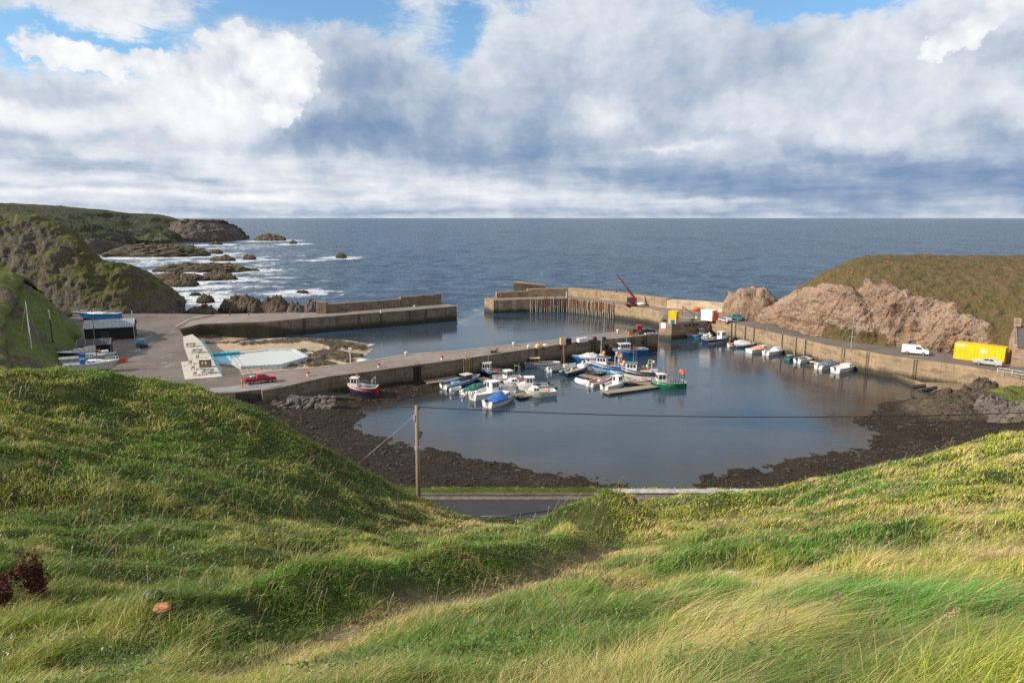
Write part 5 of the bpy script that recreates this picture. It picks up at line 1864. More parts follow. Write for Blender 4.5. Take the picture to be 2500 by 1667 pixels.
class Boat:
    def __init__(self, name, bow, stern, label, cat, group, beam=None, fb=1.1, fs=0.75, hull=WHITE_P, low=None, trim=None, deck=DECKGREY_P, deck_z=0.30, transom=0.82, fine=2.1, z=0.0, scale=1.0, keel=0.0, round_stern=False, min_l=0.0, rake=0.09, draft=0.35, inner=None, lowf=0.38):
        pb, ps = atz(bow[0], bow[1], z), atz(stern[0], stern[1], z)
        d = pb - ps
        self.L = L = max(d.length * scale, min_l)
        if z < 1:
            self.L = L = L * 1.10
            beam, fb, fs = (beam or 0.36 * L) * 1.08, fb * 1.08, fs * 1.08
        self.B = B = beam or max(1.5, min(3.9, 0.36 * L))
        self.rz = math.atan2(d.y, d.x)
        c = (pb + ps) / 2
        self.root = empty(name, (c.x, c.y, z + keel), self.rz, label, cat, group)
        self.fb, self.fs, self.dz = fb, fs, deck_z
        self.st = st = hull_pts(L, B, fb, fs, transom, draft, fine, rake=rake, round_stern=round_stern, lowf=lowf)
        ns = len(st)
        mb = MB()
        # outer skin, port and starboard, with antifouling / lower band / topsides
        for sgn in (1, -1):
            for i in range(ns - 1):
                for j, mi in ((0, 2), (1, 1), (2, 0)):
                    q = [st[i][j], st[i + 1][j], st[i + 1][j + 1], st[i][j + 1]]
                    q = [(p[0], p[1] * sgn, p[2]) for p in q]
                    mb.add(q, [(0, 1, 2, 3) if sgn < 0 else (3, 2, 1, 0)], mi)
        # transom
        t = st[0]
        mb.add([(t[0][0], 0, t[0][2]), t[1], t[2], t[3], (t[3][0], -t[3][1], t[3][2]), (t[2][0], -t[2][1], t[2][2]), (t[1][0], -t[1][1], t[1][2])], [(0, 6, 5, 4, 3, 2, 1)], 0)
        # inside of the bulwark
        wi = 0.10
        for sgn in (1, -1):
            for i in range(ns - 1):
                a, b = st[i][3], st[i + 1][3]
                ai, bi = max(0, a[1] - wi), max(0, b[1] - wi)
                za, zb = a[2] - self.dz, b[2] - self.dz
                mb.add([(a[0], ai * sgn, a[2]), (b[0], bi * sgn, b[2]), (b[0], bi * sgn, zb), (a[0], ai * sgn, za)], [(0, 1, 2, 3), ], 3)
        mb.build('hull', [hull, low or hull, ANTIFOUL, inner or (trim or WHITE_P)], self.root, smooth=False)
        # gunwale capping
        mb = MB()
        for sgn in (1, -1):
            for i in range(ns - 1):
                a, b = st[i][3], st[i + 1][3]
                o = 0.05
                q = [(a[0], (a[1] + o) * sgn, a[2] + .004), (b[0], (b[1] + o) * sgn, b[2] + .004), (b[0], max(0, b[1] - wi) * sgn, b[2] + .004), (a[0], max(0, a[1] - wi) * sgn, a[2] + .004)]
                q2 = [(x, y, zz + 0.07) for x, y, zz in q]
                mb.add(q + q2, [(4, 5, 6, 7), (0, 1, 5, 4), (2, 3, 7, 6)] if sgn < 0 else [(7, 6, 5, 4), (4, 5, 1, 0), (6, 7, 3, 2)])
        a = st[0][3]
        mb.box((a[0], 0, a[2] + .04), (0.12, a[1] * 2, 0.075))
        mb.build('gunwale', trim or WHITE_P, self.root)
        # deck or bottom boards
        mb = MB()
        vs = []
        for i in range(ns):
            a = st[i][3]
            hw = max(0.0, a[1] - wi - .005)
            vs += [(a[0], hw, a[2] - self.dz + .01), (a[0], -hw, a[2] - self.dz + .01)]
        mb.add(vs, [(2 * i, 2 * i + 1, 2 * i + 3, 2 * i + 2) for i in range(ns - 1)])
        mb.build('deck', deck, self.root)

    def half(self, x):
        s = min(1, max(0, (x + self.L / 2) / self.L))
        k = s * (len(self.st) - 1)
        i = min(len(self.st) - 2, int(k))
        return self.st[i][3][1] * (1 - (k - i)) + self.st[i + 1][3][1] * (k - i)

    def sheer(self, x):
        s = min(1, max(0, (x + self.L / 2) / self.L))
        k = s * (len(self.st) - 1)
        i = min(len(self.st) - 2, int(k))
        return self.st[i][3][2] * (1 - (k - i)) + self.st[i + 1][3][2] * (k - i)

    def floor(self, x):
        return self.sheer(x) - self.dz

    # --- fittings
    def wheelhouse(self, x, l=1.6, w=1.5, h=1.7, wall=WHITE_P, roof=None, name='wheelhouse', over=0.12, rake=0.12, y=0.0, nwin=2):
        w = min(w, 2 * self.half(x) - 0.25)
        z0 = self.floor(x) - 0.02
        root = MB()
        f, bk = x + l / 2, x - l / 2
        hw = w / 2
        zt = z0 + h
        root.add([(bk, -hw, z0), (f, -hw, z0), (f, hw, z0), (bk, hw, z0), (bk, -hw * .95, zt), (f - rake, -hw * .95, zt), (f - rake, hw * .95, zt), (bk, hw * .95, zt)],
                 [(0, 1, 5, 4), (1, 2, 6, 5), (2, 3, 7, 6), (3, 0, 4, 7), (4, 5, 6, 7)])
        o = root.build(name, wall, self.root)
        rf = MB()
        rf.box(((f + bk) / 2 - rake / 2, 0, zt + 0.045), (l + over * 2, w + over, 0.09))
        rf.build('roof', roof or wall, o, bevel=0.02)
        # windows a hair proud of the walls
        zb0, zb1 = z0 + h * 0.52, z0 + h * 0.90
        def lerp_hw(zz):
            return hw * (1 - 0.05 * (zz - z0) / h)
        for sgn in (1, -1):
            for k in range(nwin):
                x0 = bk + (l - rake) * (0.10 + k * 0.88 / nwin)
                x1 = x0 + (l - rake) * (0.70 / nwin)
                mb = MB()
                a0, a1 = lerp_hw(zb0) + .006, lerp_hw(zb1) + .006
                q = [(x0, a0 * sgn, zb0), (x1, a0 * sgn, zb0), (x1, a1 * sgn, zb1), (x0, a1 * sgn, zb1)]
                mb.add(q, [(0, 1, 2, 3) if sgn < 0 else (3, 2, 1, 0)])
                mb.build('window', GLASS, o)
        for k in range(2):
            mb = MB()
            y0 = -hw * .85 + k * hw * .90
            y1 = y0 + hw * .80
            fx = lambda zz: f - rake * (zz - z0) / h + .006
            mb.add([(fx(zb0), y0, zb0), (fx(zb0), y1, zb0), (fx(zb1), y1, zb1), (fx(zb1), y0, zb1)], [(0, 1, 2, 3)])
            mb.build('window', GLASS, o)
        mb = MB()
        mb.add([(bk - .006, hw * .1, zb0 - .1), (bk - .006, hw * .8, zb0 - .1), (bk - .006, hw * .78, zb1), (bk - .006, hw * .1, zb1)], [(3, 2, 1, 0)])
        mb.build('window', GLASS, o)
        self.top = zt + 0.09
        return o

    def cuddy(self, x0, x1, h=0.55, mat=WHITE_P, win=True, k=0.78):
        """low cabin trunk, narrowing and sloping to the bow"""
        z0, z1 = self.floor(x0) - .02, self.floor(x1) - .02
        w0, w1 = self.half(x0) * k, self.half(x1) * k * 0.8
        t0, t1 = self.sheer(x0) + h, self.sheer(x1) + h * 0.25
        xm = x0 + (x1 - x0) * 0.55
        wm, tm = self.half(xm) * k, self.sheer(xm) + h * 0.9
        mb = MB()
        vs = []
        for x, w_, zb, zt in ((x0, w0, z0, t0), (xm, wm, (z0 + z1) / 2, tm), (x1, w1, z1, t1)):
            vs += [(x, -w_, zb), (x, w_, zb), (x, w_ * .85, zt), (x, -w_ * .85, zt)]
        mb.add(vs, [(0, 3, 2, 1), (8, 9, 10, 11), (3, 7, 6, 2), (7, 11, 10, 6), (0, 4, 7, 3), (4, 8, 11, 7), (2, 6, 5, 1), (6, 10, 9, 5)])
        o = mb.build('cabin', mat, self.root, bevel=0.03)
        if win:
            for sgn in (1, -1):
                for a, b in ((0.06, 0.40), (0.50, 0.85)):
                    q = []
                    for f, v in ((a, .35), (b, .35), (b, .82), (a, .82)):
                        x = x0 + (xm - x0) * f
                        wx = w0 + (wm - w0) * f
                        zb = self.floor(x)
                        zt = t0 + (tm - t0) * f
                        zz = zb + (zt - zb) * (0.45 + 0.42 * (v - .35) / .47)
                        ww = wx * (1 - 0.15 * (zz - zb) / (zt - zb)) + .012
                        q.append((x, ww * sgn, zz))
                    m2 = MB()
                    m2.add(q, [(3, 2, 1, 0) if sgn > 0 else (0, 1, 2, 3)])
                    m2.build('window', GLASS, o)
        return o

    def screen(self, x, h=0.45, w=None):
        """raked windscreen on a frame"""
        w = w or self.half(x) * 1.5
        z = self.sheer(x) + 0.35
        mb = MB()
        mb.add([(x + .3, -w / 2 * .8, z), (x + .3, w / 2 * .8, z), (x, w / 2 * .75, z + h), (x, -w / 2 * .75, z + h), (x - .5, -w / 2, z), (x - .5, w / 2, z), (x - .5, w / 2 * .95, z + h * .7), (x - .5, -w / 2 * .95, z + h * .7)],
               [(0, 1, 2, 3), (4, 0, 3, 7), (1, 5, 6, 2)])
        mb.build('windscreen', GLASS, self.root)

    def mast(self, x, h, r=0.06, mat=SILVER_P, spreader=0, boom=0, stays=False, lean=0.0, name='mast'):
        z = self.floor(x)
        mb = MB()
        mb.tube([(x, 0, z), (x - lean * h, 0, z + h)], r, 6, r1=r * .7)
        if spreader:
            mb.tube([(x - lean * h * .55, -spreader, z + h * .55), (x - lean * h * .55, spreader, z + h * .55)], r * .45, 4)
        o = mb.build(name, mat, self.root)
        if boom:
            m2 = MB()
            m2.tube([(x, 0, z + 1.5), (x - boom, 0, z + 1.6)], 0.06, 6)
            m2.build('boom', mat, o)
        if stays:
            m2 = MB()
            for e in ((self.L / 2 - .1, 0, self.sheer(self.L / 2)), (-self.L / 2 + .1, 0, self.fs), (x - .2, self.half(x), self.sheer(x)), (x - .2, -self.half(x), self.sheer(x))):
                m2.tube([(x - lean * h, 0, z + h * .97), e], 0.012, 3)
            m2.build('rigging', SILVER_P, o)
        return o

    def outboard(self, y=0.0, mat=None, tilt=False, s=1.0):
        x = -self.L / 2 - 0.22
        z = self.fs
        mb = MB()
        mb.box((x, y, z + .25 * s), (.5 * s, .36 * s, .46 * s), taper=.8)
        if tilt:
            mb.tube([(x, y, z), (x - .75, y, z - .05)], .09, 6, 1)
            mb.ball((x - .85, y, z - .08), .16, 6, 1)
        else:
            mb.box((x, y, z - .35 * s), (.18, .12, .85 * s), mi=1)
        mb.build('outboard_motor', [mat or BLACK, DARKGREY_P], self.root, bevel=.03)

    def rail(self, x0, h=0.55, x1=None, mat=SILVER_P):
        x1 = x1 if x1 is not None else self.L / 2 - .08
        mb = MB()
        n = 6
        tops = {1: [], -1: []}
        for sgn in (1, -1):
            for i in range(n):
                x = x0 + (x1 - x0) * i / (n - 1)
                y = max(0, self.half(x) - .05) * sgn
                z = self.sheer(x) + .05
                mb.tube([(x, y, z), (x, y * .96, z + h)], .02, 4)
                tops[sgn].append((x, y * .96, z + h))
        mb.tube(tops[1] + tops[-1][::-1], .025, 4)
        mb.build('bow_rail' if x1 > self.L / 2 - .2 else 'side_rail', mat, self.root)

    def gantry(self, x, h=1.7, mat=WHITE_P, name='gantry', double=False):
        w = self.half(x) - .12
        z = self.sheer(x)
        mb = MB()
        for xx in ((x, x + .7) if double else (x,)):
            mb.tube([(xx, -w, z), (xx, -w, z + h), (xx, w, z + h), (xx, w, z)], .055, 6)
        if double:
            for s in (-w, w):
                mb.tube([(x, s, z + h), (x + .7, s, z + h)], .045, 5)
        mb.build(name, mat, self.root)

    def buoys(self, pts, r=0.24, mat=ORANGE_P):
        for (x, y, z) in pts:
            mb = MB()
            zz = self.sheer(x) + z
            mb.ball((x, y, zz), r, 10, sc=(1, 1, 1.15))
            mb.tube([(x, y, zz + r * 1.05), (x, y, zz + r * 1.4)], .05, 5)
            mb.build('buoy', mat, self.root, smooth=True)

    def lifebuoy(self, x, y, z):
        mb = MB()
        c = Vector((x, y, z))
        pts = [c + Vector((0, .26 * math.cos(a), .26 * math.sin(a))) for a in np.linspace(0, 2 * math.pi, 13)]
        mb.tube(pts, .07, 6, cap=False)
        mb.build('lifebuoy', ORANGE_P, self.root)

    def tarp(self, x0, x1, ridge, mat, over=0.08, name='cover', sag=0.08):
        """cover laced over the gunwales, raised along a ridge"""
        n = 9
        mb = MB()
        rgx = random.Random(int(abs(self.L * 1000)))
        rows = []
        for i in range(n):
            f = i / (n - 1)
            x = x0 + (x1 - x0) * f
            h = self.half(x) + over
            zs = self.sheer(x)
            rz_ = ridge if not isinstance(ridge, (list, tuple)) else float(np.interp(f, np.linspace(0, 1, len(ridge)), ridge))
            top = zs + rz_
            row = []
            for j, (yy, hh) in enumerate(((-1, -.22), (-1, .06), (-.55, .62), (0, 1.0), (.55, .62), (1, .06), (1, -.22))):
                z = zs + (rz_ * hh if hh > .1 else hh) + rgx.uniform(-sag, sag) * (1 if 1 < j < 5 else .2)
                row.append((x + rgx.uniform(-.02, .02), yy * h, z))
            rows.append(row)
        vs = [p for r_ in rows for p in r_]
        fs = []
        for i in range(n - 1):
            for j in range(6):
                a = i * 7 + j
                fs.append((a, a + 7, a + 8, a + 1))
        fs.append(tuple(range(6, -1, -1)))
        fs.append(tuple((n - 1) * 7 + j for j in range(7)))
        mb.add(vs, fs)
        mb.build(name, mat, self.root, smooth=False)

    def boxes(self, lst, name, mat):
        for (x, y, sx, sy, sz) in lst:
            mb = MB()
            mb.box((x, y, self.floor(x) + sz / 2), (sx, sy, sz), random.Random(int(x * 99 + y * 7)).uniform(-.3, .3))
            mb.build(name, mat, self.root, bevel=.03)

    def thwarts(self, xs, mat=WOOD_P):
        for x in xs:
            mb = MB()
            w = self.half(x) - .1
            mb.box((x, 0, self.sheer(x) - .12), (.28, 2 * w, .05))
            mb.build('thwart', mat, self.root)

    def fenders(self, xs, side, mat=BLACK):
        for x in xs:
            mb = MB()
            y = (self.half(x) + .12) * side
            mb.tube([(x, y, self.sheer(x) - .15), (x, y, self.sheer(x) - .75)], .12, 6)
            mb.build('fender', mat, self.root)

    def text(self, s, x, side, size, mat, zf=0.66):
        """painted registration on the bow"""
        cu = bpy.data.curves.new('registration', 'FONT')
        cu.body = s
        cu.size = size
        cu.align_x = 'CENTER'
        cu.extrude = 0.002
        o = bpy.data.objects.new('registration', cu)
        COL.objects.link(o)
        o.data.materials.append(mat)
        o.parent = self.root
        h = self.half(x)
        h2 = self.half(x + 0.3)
        yaw = math.atan2((h2 - h) * side, 0.3)
        z = self.sheer(x) * zf
        o.location = (x, side * (h * 0.985 + 0.02), z - size * .35)
        o.rotation_euler = (math.pi / 2, 0, yaw + (math.pi if side > 0 else 0))
        bpy.context.view_layer.update()
        me = bpy.data.meshes.new_from_object(o.evaluated_get(bpy.context.evaluated_depsgraph_get()))
        o2 = bpy.data.objects.new('registration', me)
        COL.objects.link(o2)
        o2.parent, o2.location, o2.rotation_euler = self.root, o.location, o.rotation_euler
        bpy.data.objects.remove(o)
        o2.name = 'registration'
        return o2


def z5(x, y):
    return (1050 + x / 6.534, 780 + y / 6.534)


def z6(x, y):
    return (1380 + x / 7.128, 780 + y / 7.128)


GP = 'small boats moored at the pontoons'
GW = 'boats moored along the quay wall'
GM = 'fishing boats moored against the middle pier'
GY = 'boats laid up ashore on the hardstanding'

# -- red boat resting on the slipway
b = Boat('fishing_boat', (853, 968), (918, 969), 'red and navy fishing boat sitting on the slipway', 'fishing boat', GM, beam=2.9, fb=2.0, fs=1.5, hull=RED_P, low=NAVY_P, trim=WHITE_P, deck_z=.42, z=0.35, keel=0.28, fine=2.6, draft=.5, lowf=.56)
for i_, pm in ((0, 0),):
    pass
L = b.L
b.wheelhouse(L * .26, 1.3, 1.5, 1.75, nwin=2)
b.mast(L * .20, 4.6, .05)
b.lifebuoy(L * .16, 0, b.top + .35)
b.gantry(-L * .40, 1.55)
b.rail(-L * .38, .6, L * .05)
b.boxes([(-.4, .2, .8, .6, .5)], 'fish_box', GREY_P)
b.text('BCK 67', L * .33, -1, .38, WHITE_P, .86)
bpy.context.view_layer.update()

# -- first pontoon cluster
b = Boat('open_boat', z5(770, 975), z5(240, 1105), 'blue and white open boat with a white cuddy roof and thin mast', 'boat', GP, beam=2.5, fb=1.15, fs=.85, hull=WHITE_P, low=BLUE_P, trim=PALEGREY_P, deck=BLUEDECK, deck_z=.45, inner=BLUEDECK)
b.wheelhouse(b.L * .12, 1.7, 1.7, 1.35, wall=NAVY_P, roof=CREAM_P, over=.2)
b.mast(b.L * .05, 5.2, .045)
b.boxes([(-b.L * .17, 0, 1.6, 1.2, .45)], 'tarpaulin_heap', SKYBLUE_P)
b.outboard(0, BLACK)
b = Boat('open_boat', z5(860, 1075), z5(545, 1195), 'small white open boat under a green tarpaulin', 'boat', GP, beam=2.0, fb=.75, fs=.6, hull=WHITE_P, low=PALEGREY_P)
b.tarp(-b.L * .47, b.L * .42, (.35, .6, .75, .55, .2), TARPGREEN)
b.outboard(0, WHITE_P, True)
b = Boat('cabin_cruiser', z5(1235, 1175), z5(700, 1275), 'white motor cruiser with a tall open wheelhouse behind the blue covered boat', 'cabin cruiser', GP, beam=2.9, fb=1.3, fs=1.0, low=WHITE_P, deck=WHITE_P, deck_z=.35)
b.wheelhouse(b.L * .06, 1.7, 1.8, 2.0, nwin=3, over=.3)
b.cuddy(b.L * .12, b.L * .40, .55)
b.rail(b.L * .2)
b.outboard(.35, WHITE_P)
b.outboard(-.35, WHITE_P)
b = Boat('cabin_cruiser', z5(1345, 1255), z5(930, 1395), 'white cabin boat with a bright blue cockpit cover', 'cabin cruiser', GP, beam=2.6, fb=1.25, fs=.95, deck=WHITE_P, deck_z=.3, low=WHITE_P)
b.cuddy(b.L * .0, b.L * .36, .75)
b.tarp(-b.L * .47, b.L * .01, (.25, .55, .85, 1.15, 1.1), TARPBLUE)
b.rail(b.L * .15)
b.outboard(0, BLACK)
b = Boat('cabin_cruiser', z5(1535, 1225), z5(1970, 1200), 'low white day boat with a short cabin at the pontoon tip', 'cabin cruiser', GP, beam=2.5, fb=1.15, fs=.85, low=CREAM_P, deck=CREAM_P, deck_z=.4)
b.cuddy(b.L * .08, b.L * .38, .75)
b.outboard(0, BLACK)
b.buoys([(-b.L * .25, .3, .1), (-b.L * .22, -.1, .15), (-b.L * .30, -.2, .05)], .26, PINK_P)
b = Boat('cabin_cruiser', z5(1400, 1120), z5(1850, 1115), 'white motor cruiser with wraparound windows and dark outboard', 'cabin cruiser', GP, beam=2.6, fb=1.2, fs=.9, low=WHITE_P, deck=WHITE_P, deck_z=.35)
b.wheelhouse(b.L * .12, 1.7, 1.8, 1.75, nwin=2, over=.15, rake=.35)
b.cuddy(b.L * .2, b.L * .40, .4, win=False)
b.outboard(0, BLACK, True)
b.boxes([(-b.L * .2, 0, .9, .9, .5)], 'engine_box', DARKGREY_P)
b = Boat('cabin_cruiser', z5(1185, 1062), z5(1500, 1050), 'narrow white cabin boat with dark side windows and red stern', 'cabin cruiser', GP, beam=2.0, fb=1.0, fs=.75, low=WHITE_P, deck=WHITE_P, deck_z=.25)
b.cuddy(-b.L * .1, b.L * .36, .7)
b.boxes([(-b.L * .34, 0, .7, .8, .7)], 'stern_locker', REDDECK)
b = Boat('cabin_cruiser', z5(1095, 1020), z5(1440, 970), 'white boat with a rounded wheelhouse and crossed masts', 'cabin cruiser', GP, beam=2.3, fb=1.1, fs=.8, low=NAVY_P, deck=DECKGREY_P, deck_z=.3)
b.wheelhouse(b.L * .08, 1.5, 1.5, 1.75, nwin=2)
b.gantry(-b.L * .32, 2.2, SILVER_P)
b.mast(-b.L * .32, 3.0, .04, lean=.15)
b = Boat('open_boat', z5(1005, 960), z5(1250, 930), 'small grey open boat behind the rounded wheelhouse boat', 'boat', GP, beam=1.9, fb=.8, fs=.6, hull=PALEGREY_P, deck=REDDECK, deck_z=.4)
b.thwarts([-b.L * .2, b.L * .1])
# -- against the middle pier
b = Boat('fishing_boat', z5(765, 880), z5(1215, 900), 'dark blue fishing boat with white wheelhouse alone by the pier ladder', 'fishing boat', GM, beam=2.9, fb=1.45, fs=1.0, hull=NAVY_P, low=NAVY_P, trim=PALEGREY_P, deck_z=.35)
b.wheelhouse(b.L * .18, 1.7, 1.6, 1.7, nwin=3)
b.mast(b.L * .16, 3.2, .05, lean=.1)
b.boxes([(-b.L * .12, .2, 1.0, .8, .45)], 'fish_box', REDDECK)
b.boxes([(-b.L * .36, 0, 1.1, 1.2, .4)], 'net_heap', NAVY_P)
b = Boat('sailing_yacht', z5(1490, 765), z5(2040, 745), 'long pale grey wooden boat with a brown deckhouse by the pier wall', 'boat', GM, beam=2.7, fb=1.15, fs=.85, hull=PALEGREY_P, low=PALEGREY_P, deck=WOOD_P, deck_z=.22, round_stern=True)
b.wheelhouse(b.L * .18, 2.2, 1.5, 1.25, wall=WOOD_P, roof=CREAM_P)
b.mast(b.L * .05, 5.6, .07, WOOD_P)
b.fenders([0.2], -1, WHITE_P)
b = Boat('inflatable_boat', z5(2310, 760), z5(1915, 835), 'grey inflatable with a tall lattice mast frame in front of the pier', 'boat', GM, beam=2.3, fb=.8, fs=.65, hull=PALEGREY_P, low=DARKGREY_P, deck=DARKGREY_P, deck_z=.4, trim=TARPWHITE)
for yy in (-.7, .7):
    mb = MB()
    mb.tube([(0, yy, .5), (0.2, 0, 6.2)], .04, 5)
    mb.build('frame_leg', WOOD_P, b.root)
b.mast(.2, 6.4, .05, SILVER_P)
b.outboard(0, WHITE_P, True)
b.boxes([(b.L * .1, 0, .8, .8, .8)], 'console', WHITE_P)
b = Boat('fishing_boat', z6(400, 850), z6(-10, 985), 'navy open boat with a white bow and tan buoy amidships', 'fishing boat', GM, beam=2.5, fb=1.2, fs=.85, hull=NAVY_P, low=NAVY_P, deck=DECKGREY_P, deck_z=.4)
b.cuddy(b.L * .15, b.L * .40, .35, win=False)
b.buoys([(b.L * .25, .1, .55), (-b.L * .25, -.4, .1)], .34, TAN_P)
b.outboard(0, BLACK, True)
b.thwarts([-b.L * .1])
b = Boat('motor_yacht', z6(140, 750), z6(590, 745), 'bright blue hulled boat shrouded in a white cover', 'motor boat', GM, beam=2.9, fb=1.55, fs=1.25, hull=BLUE_P, low=BLUE_P, trim=PALEGREY_P, deck=WHITE_P, deck_z=.2)
b.tarp(-b.L * .40, b.L * .25, (.5, .95, 1.0, .6, .15), TARPWHITE)
b = Boat('fishing_boat', z6(850, 640), z6(1375, 610), 'blue fishing boat with a white wheelhouse and mast below the pier head', 'fishing boat', GM, beam=3.2, fb=1.75, fs=1.4, hull=BLUE_P, low=BLUE_P, trim=PALEGREY_P, deck=WOOD_P, deck_z=.45)
b.wheelhouse(b.L * .17, 2.6, 1.7, 1.75, nwin=4)
b.mast(b.L * .10, 5.2, .06)
b.boxes([(-b.L * .28, 0, 1.6, 1.5, .6)], 'net_heap', TAN_P)
b.boxes([(-b.L * .05, .3, .8, .8, .9)], 'winch', REDDECK)
# second cluster
b = Boat('fishing_boat', z6(450, 880), z6(1050, 930), 'blue and pale blue fishing boat hung with pink buoys', 'fishing boat', GP, beam=3.3, fb=2.0, fs=1.5, hull=BLUEDECK, low=SKYBLUE_P, trim=WHITE_P, deck_z=.5, deck=DECKGREY_P)
b.wheelhouse(b.L * .17, 2.2, 1.7, 1.75, nwin=3, roof=BLUEDECK)
b.mast(b.L * .20, 5.4, .06, WHITE_P, spreader=.35)
b.gantry(-b.L * .30, 2.2, WHITE_P, double=True)
b.buoys([(-b.L * .30, -.6, 2.0), (-b.L * .22, .1, 2.4), (-b.L * .34, .6, 1.9), (-b.L * .40, -.3, .6), (-b.L * .42, .4, .4), (-b.L * .26, -.9, .7), (b.L * .12, .2, 2.2)], .36, PINK_P)
b.boxes([(-b.L * .05, -.5, .9, .6, .7), (-b.L * .12, .4, .7, .7, .6)], 'fish_box', WOOD_P)
b.boxes([(-b.L * .40, 0, .5, 1.2, .45)], 'stern_locker', REDDECK)
b = Boat('fishing_boat', z6(1000, 985), z6(1570, 1015), 'black and cream fishing boat with a green roofed wheelhouse', 'fishing boat', GP, beam=3.3, fb=1.75, fs=1.35, hull=NAVY_P, low=CREAM_P, trim=PALEGREY_P, deck_z=.5, deck=WOOD_P)
b.wheelhouse(b.L * .22, 2.2, 1.7, 1.75, nwin=3, roof=TEAL_P)
b.mast(b.L * .17, 5.6, .06, SILVER_P)
b.mast(b.L * .10, 4.6, .04, SILVER_P)
b.gantry(-b.L * .34, 1.9, CREAM_P, double=True)
b.buoys([(-b.L * .22, .1, .9), (-b.L * .40, .5, 1.9), (-b.L * .10, -.3, .5)], .3, TAN_P)
b.fenders([-.6, -1.6, .6], -1)
b.boxes([(-b.L * .12, .2, 1.3, 1.0, .5), (-b.L * .28, -.4, .9, .7, .5)], 'fish_box', TAN_P)
b = Boat('fishing_boat', z6(1535, 1195), z6(2050, 1185), 'bright green fishing boat with orange buoys on its stern gantry', 'fishing boat', GP, beam=2.9, fb=1.5, fs=1.1, hull=GREEN_P, low=GREEN_P, trim=PALEGREY_P, deck_z=.4, deck=DECKGREY_P)
b.wheelhouse(b.L * .24, 1.7, 1.6, 1.8, nwin=2)
b.mast(b.L * .17, 4.6, .04)
b.gantry(-b.L * .40, 1.9, DARKGREY_P)
b.buoys([(-b.L * .40, yy, 1.75 + (i_ % 2) * .3) for i_, yy in enumerate((-.9, -.45, 0, .4, .85))], .30, ORANGE_P)
b.buoys([(b.L * .12, 0, 1.65)], .3, REDDECK)
b.rail(-b.L * .36, .5, b.L * .05)
b = Boat('cabin_cruiser', z6(1030, 1130), z6(690, 1225), 'white boat with a slim wheelhouse moored beside the red lined boat', 'cabin cruiser', GP, beam=2.3, fb=1.2, fs=.8, low=WHITE_P, deck=CREAM_P, deck_z=.4)
b.wheelhouse(b.L * .12, 1.4, 1.5, 1.55, nwin=2)
b.outboard(0, BLACK)
b = Boat('open_boat', z6(790, 1060), z6(440, 1165), 'open white boat with a red painted inside', 'boat', GP, beam=2.2, fb=.9, fs=.7, deck=REDDECK, deck_z=.45, low=CREAM_P, inner=REDDECK)
b.thwarts([-b.L * .15, b.L * .12], REDDECK)
b.boxes([(b.L * .0, .2, .9, .7, .5)], 'fish_box', CREAM_P)
b.outboard(0, WHITE_P)
b = Boat('open_boat', z6(560, 700), z6(700, 720), 'small navy tender with yellow oilskin bins behind the pink buoy boat', 'boat', GM, beam=1.8, fb=.9, fs=.7, hull=NAVY_P, low=NAVY_P, deck_z=.3, min_l=3.6)
b.boxes([(-.6, .2, .6, .6, 1.1), (.3, -.2, .6, .6, 1.0)], 'yellow_bin', YELLOW_P)
b.mast(.2, 2.6, .04, TAN_P)
b = Boat('open_boat', z6(390, 770), z6(560, 800), 'cream open boat wedged between the covered blue boat and the pink buoy boat', 'boat', GP, beam=1.9, fb=.9, fs=.7, hull=CREAM_P, low=NAVY_P, deck_z=.35, deck=WOOD_P, min_l=4.2)
b.thwarts([-.8, .5])
b.outboard(0, BLACK)
b = Boat('dinghy', z6(1060, 1085), z6(1250, 1080), 'small white dinghy lying between the two right hand pontoons', 'dinghy', GP, beam=1.5, fb=.6, fs=.5, deck=WOOD_P, deck_z=.35, low=WHITE_P, min_l=3.0)
b.thwarts([-.5, .5])
b = Boat('open_boat', z6(1180, 1120), z6(1420, 1095), 'brown open boat full of ropes beside the green fishing boat', 'boat', GP, beam=1.8, fb=.7, fs=.6, hull=WOOD_P, low=WOOD_P, deck=REDDECK, deck_z=.35, min_l=3.8)
b.boxes([(-.6, 0, .8, .7, .4), (.5, .1, .7, .6, .35)], 'rope_coil', TAN_P)
b = Boat('open_boat', z5(455, 1130), z5(380, 1160), 'tiny grey tender between the blue open boat and the green cover', 'dinghy', GP, beam=1.4, fb=.6, fs=.5, hull=PALEGREY_P, low=PALEGREY_P, deck_z=.3, min_l=2.8)
b.outboard(0, WHITE_P)
b = Boat('open_boat', z5(1000, 1130), z5(760, 1225), 'white open boat squeezed between the tall cruiser and the pontoon', 'boat', GP, beam=1.8, fb=.8, fs=.65, deck=PALEGREY_P, deck_z=.4, low=WHITE_P)
b.thwarts([-.8, .4])
b.outboard(0, WHITE_P)
# upturned dinghy
b = Boat('dinghy', z6(185, 1090), z6(370, 1130), 'white upturned dinghy at the outer corner of the pontoons', 'dinghy', GP, beam=1.5, fb=.5, fs=.45, deck=WHITE_P, deck_z=.1, low=WHITE_P, min_l=3.2)
b.tarp(-b.L * .46, b.L * .40, .45, WHITE_P, over=.02, name='upturned_bottom', sag=.01)
b = Boat('inflatable_boat', z6(700, 1000), z6(380, 975), 'dark grey workboat with bent tube rails', 'boat', GP, beam=2.3, fb=.9, fs=.75, hull=DARKGREY_P, low=DARKGREY_P, deck=DARKGREY_P, deck_z=.35, trim=DARKGREY_P)
b.gantry(b.L * .1, .9, SILVER_P, double=True)
b.rail(-b.L * .1, .5)
b = Boat('dinghy', z6(840, 940), z6(1010, 950), 'small sky blue dinghy between the two larger fishing boats', 'dinghy', GP, beam=1.5, fb=.65, fs=.5, hull=SKYBLUE_P, low=SKYBLUE_P, deck=SKYBLUE_P, deck_z=.35, min_l=3.0)
b.thwarts([-.4, .5])


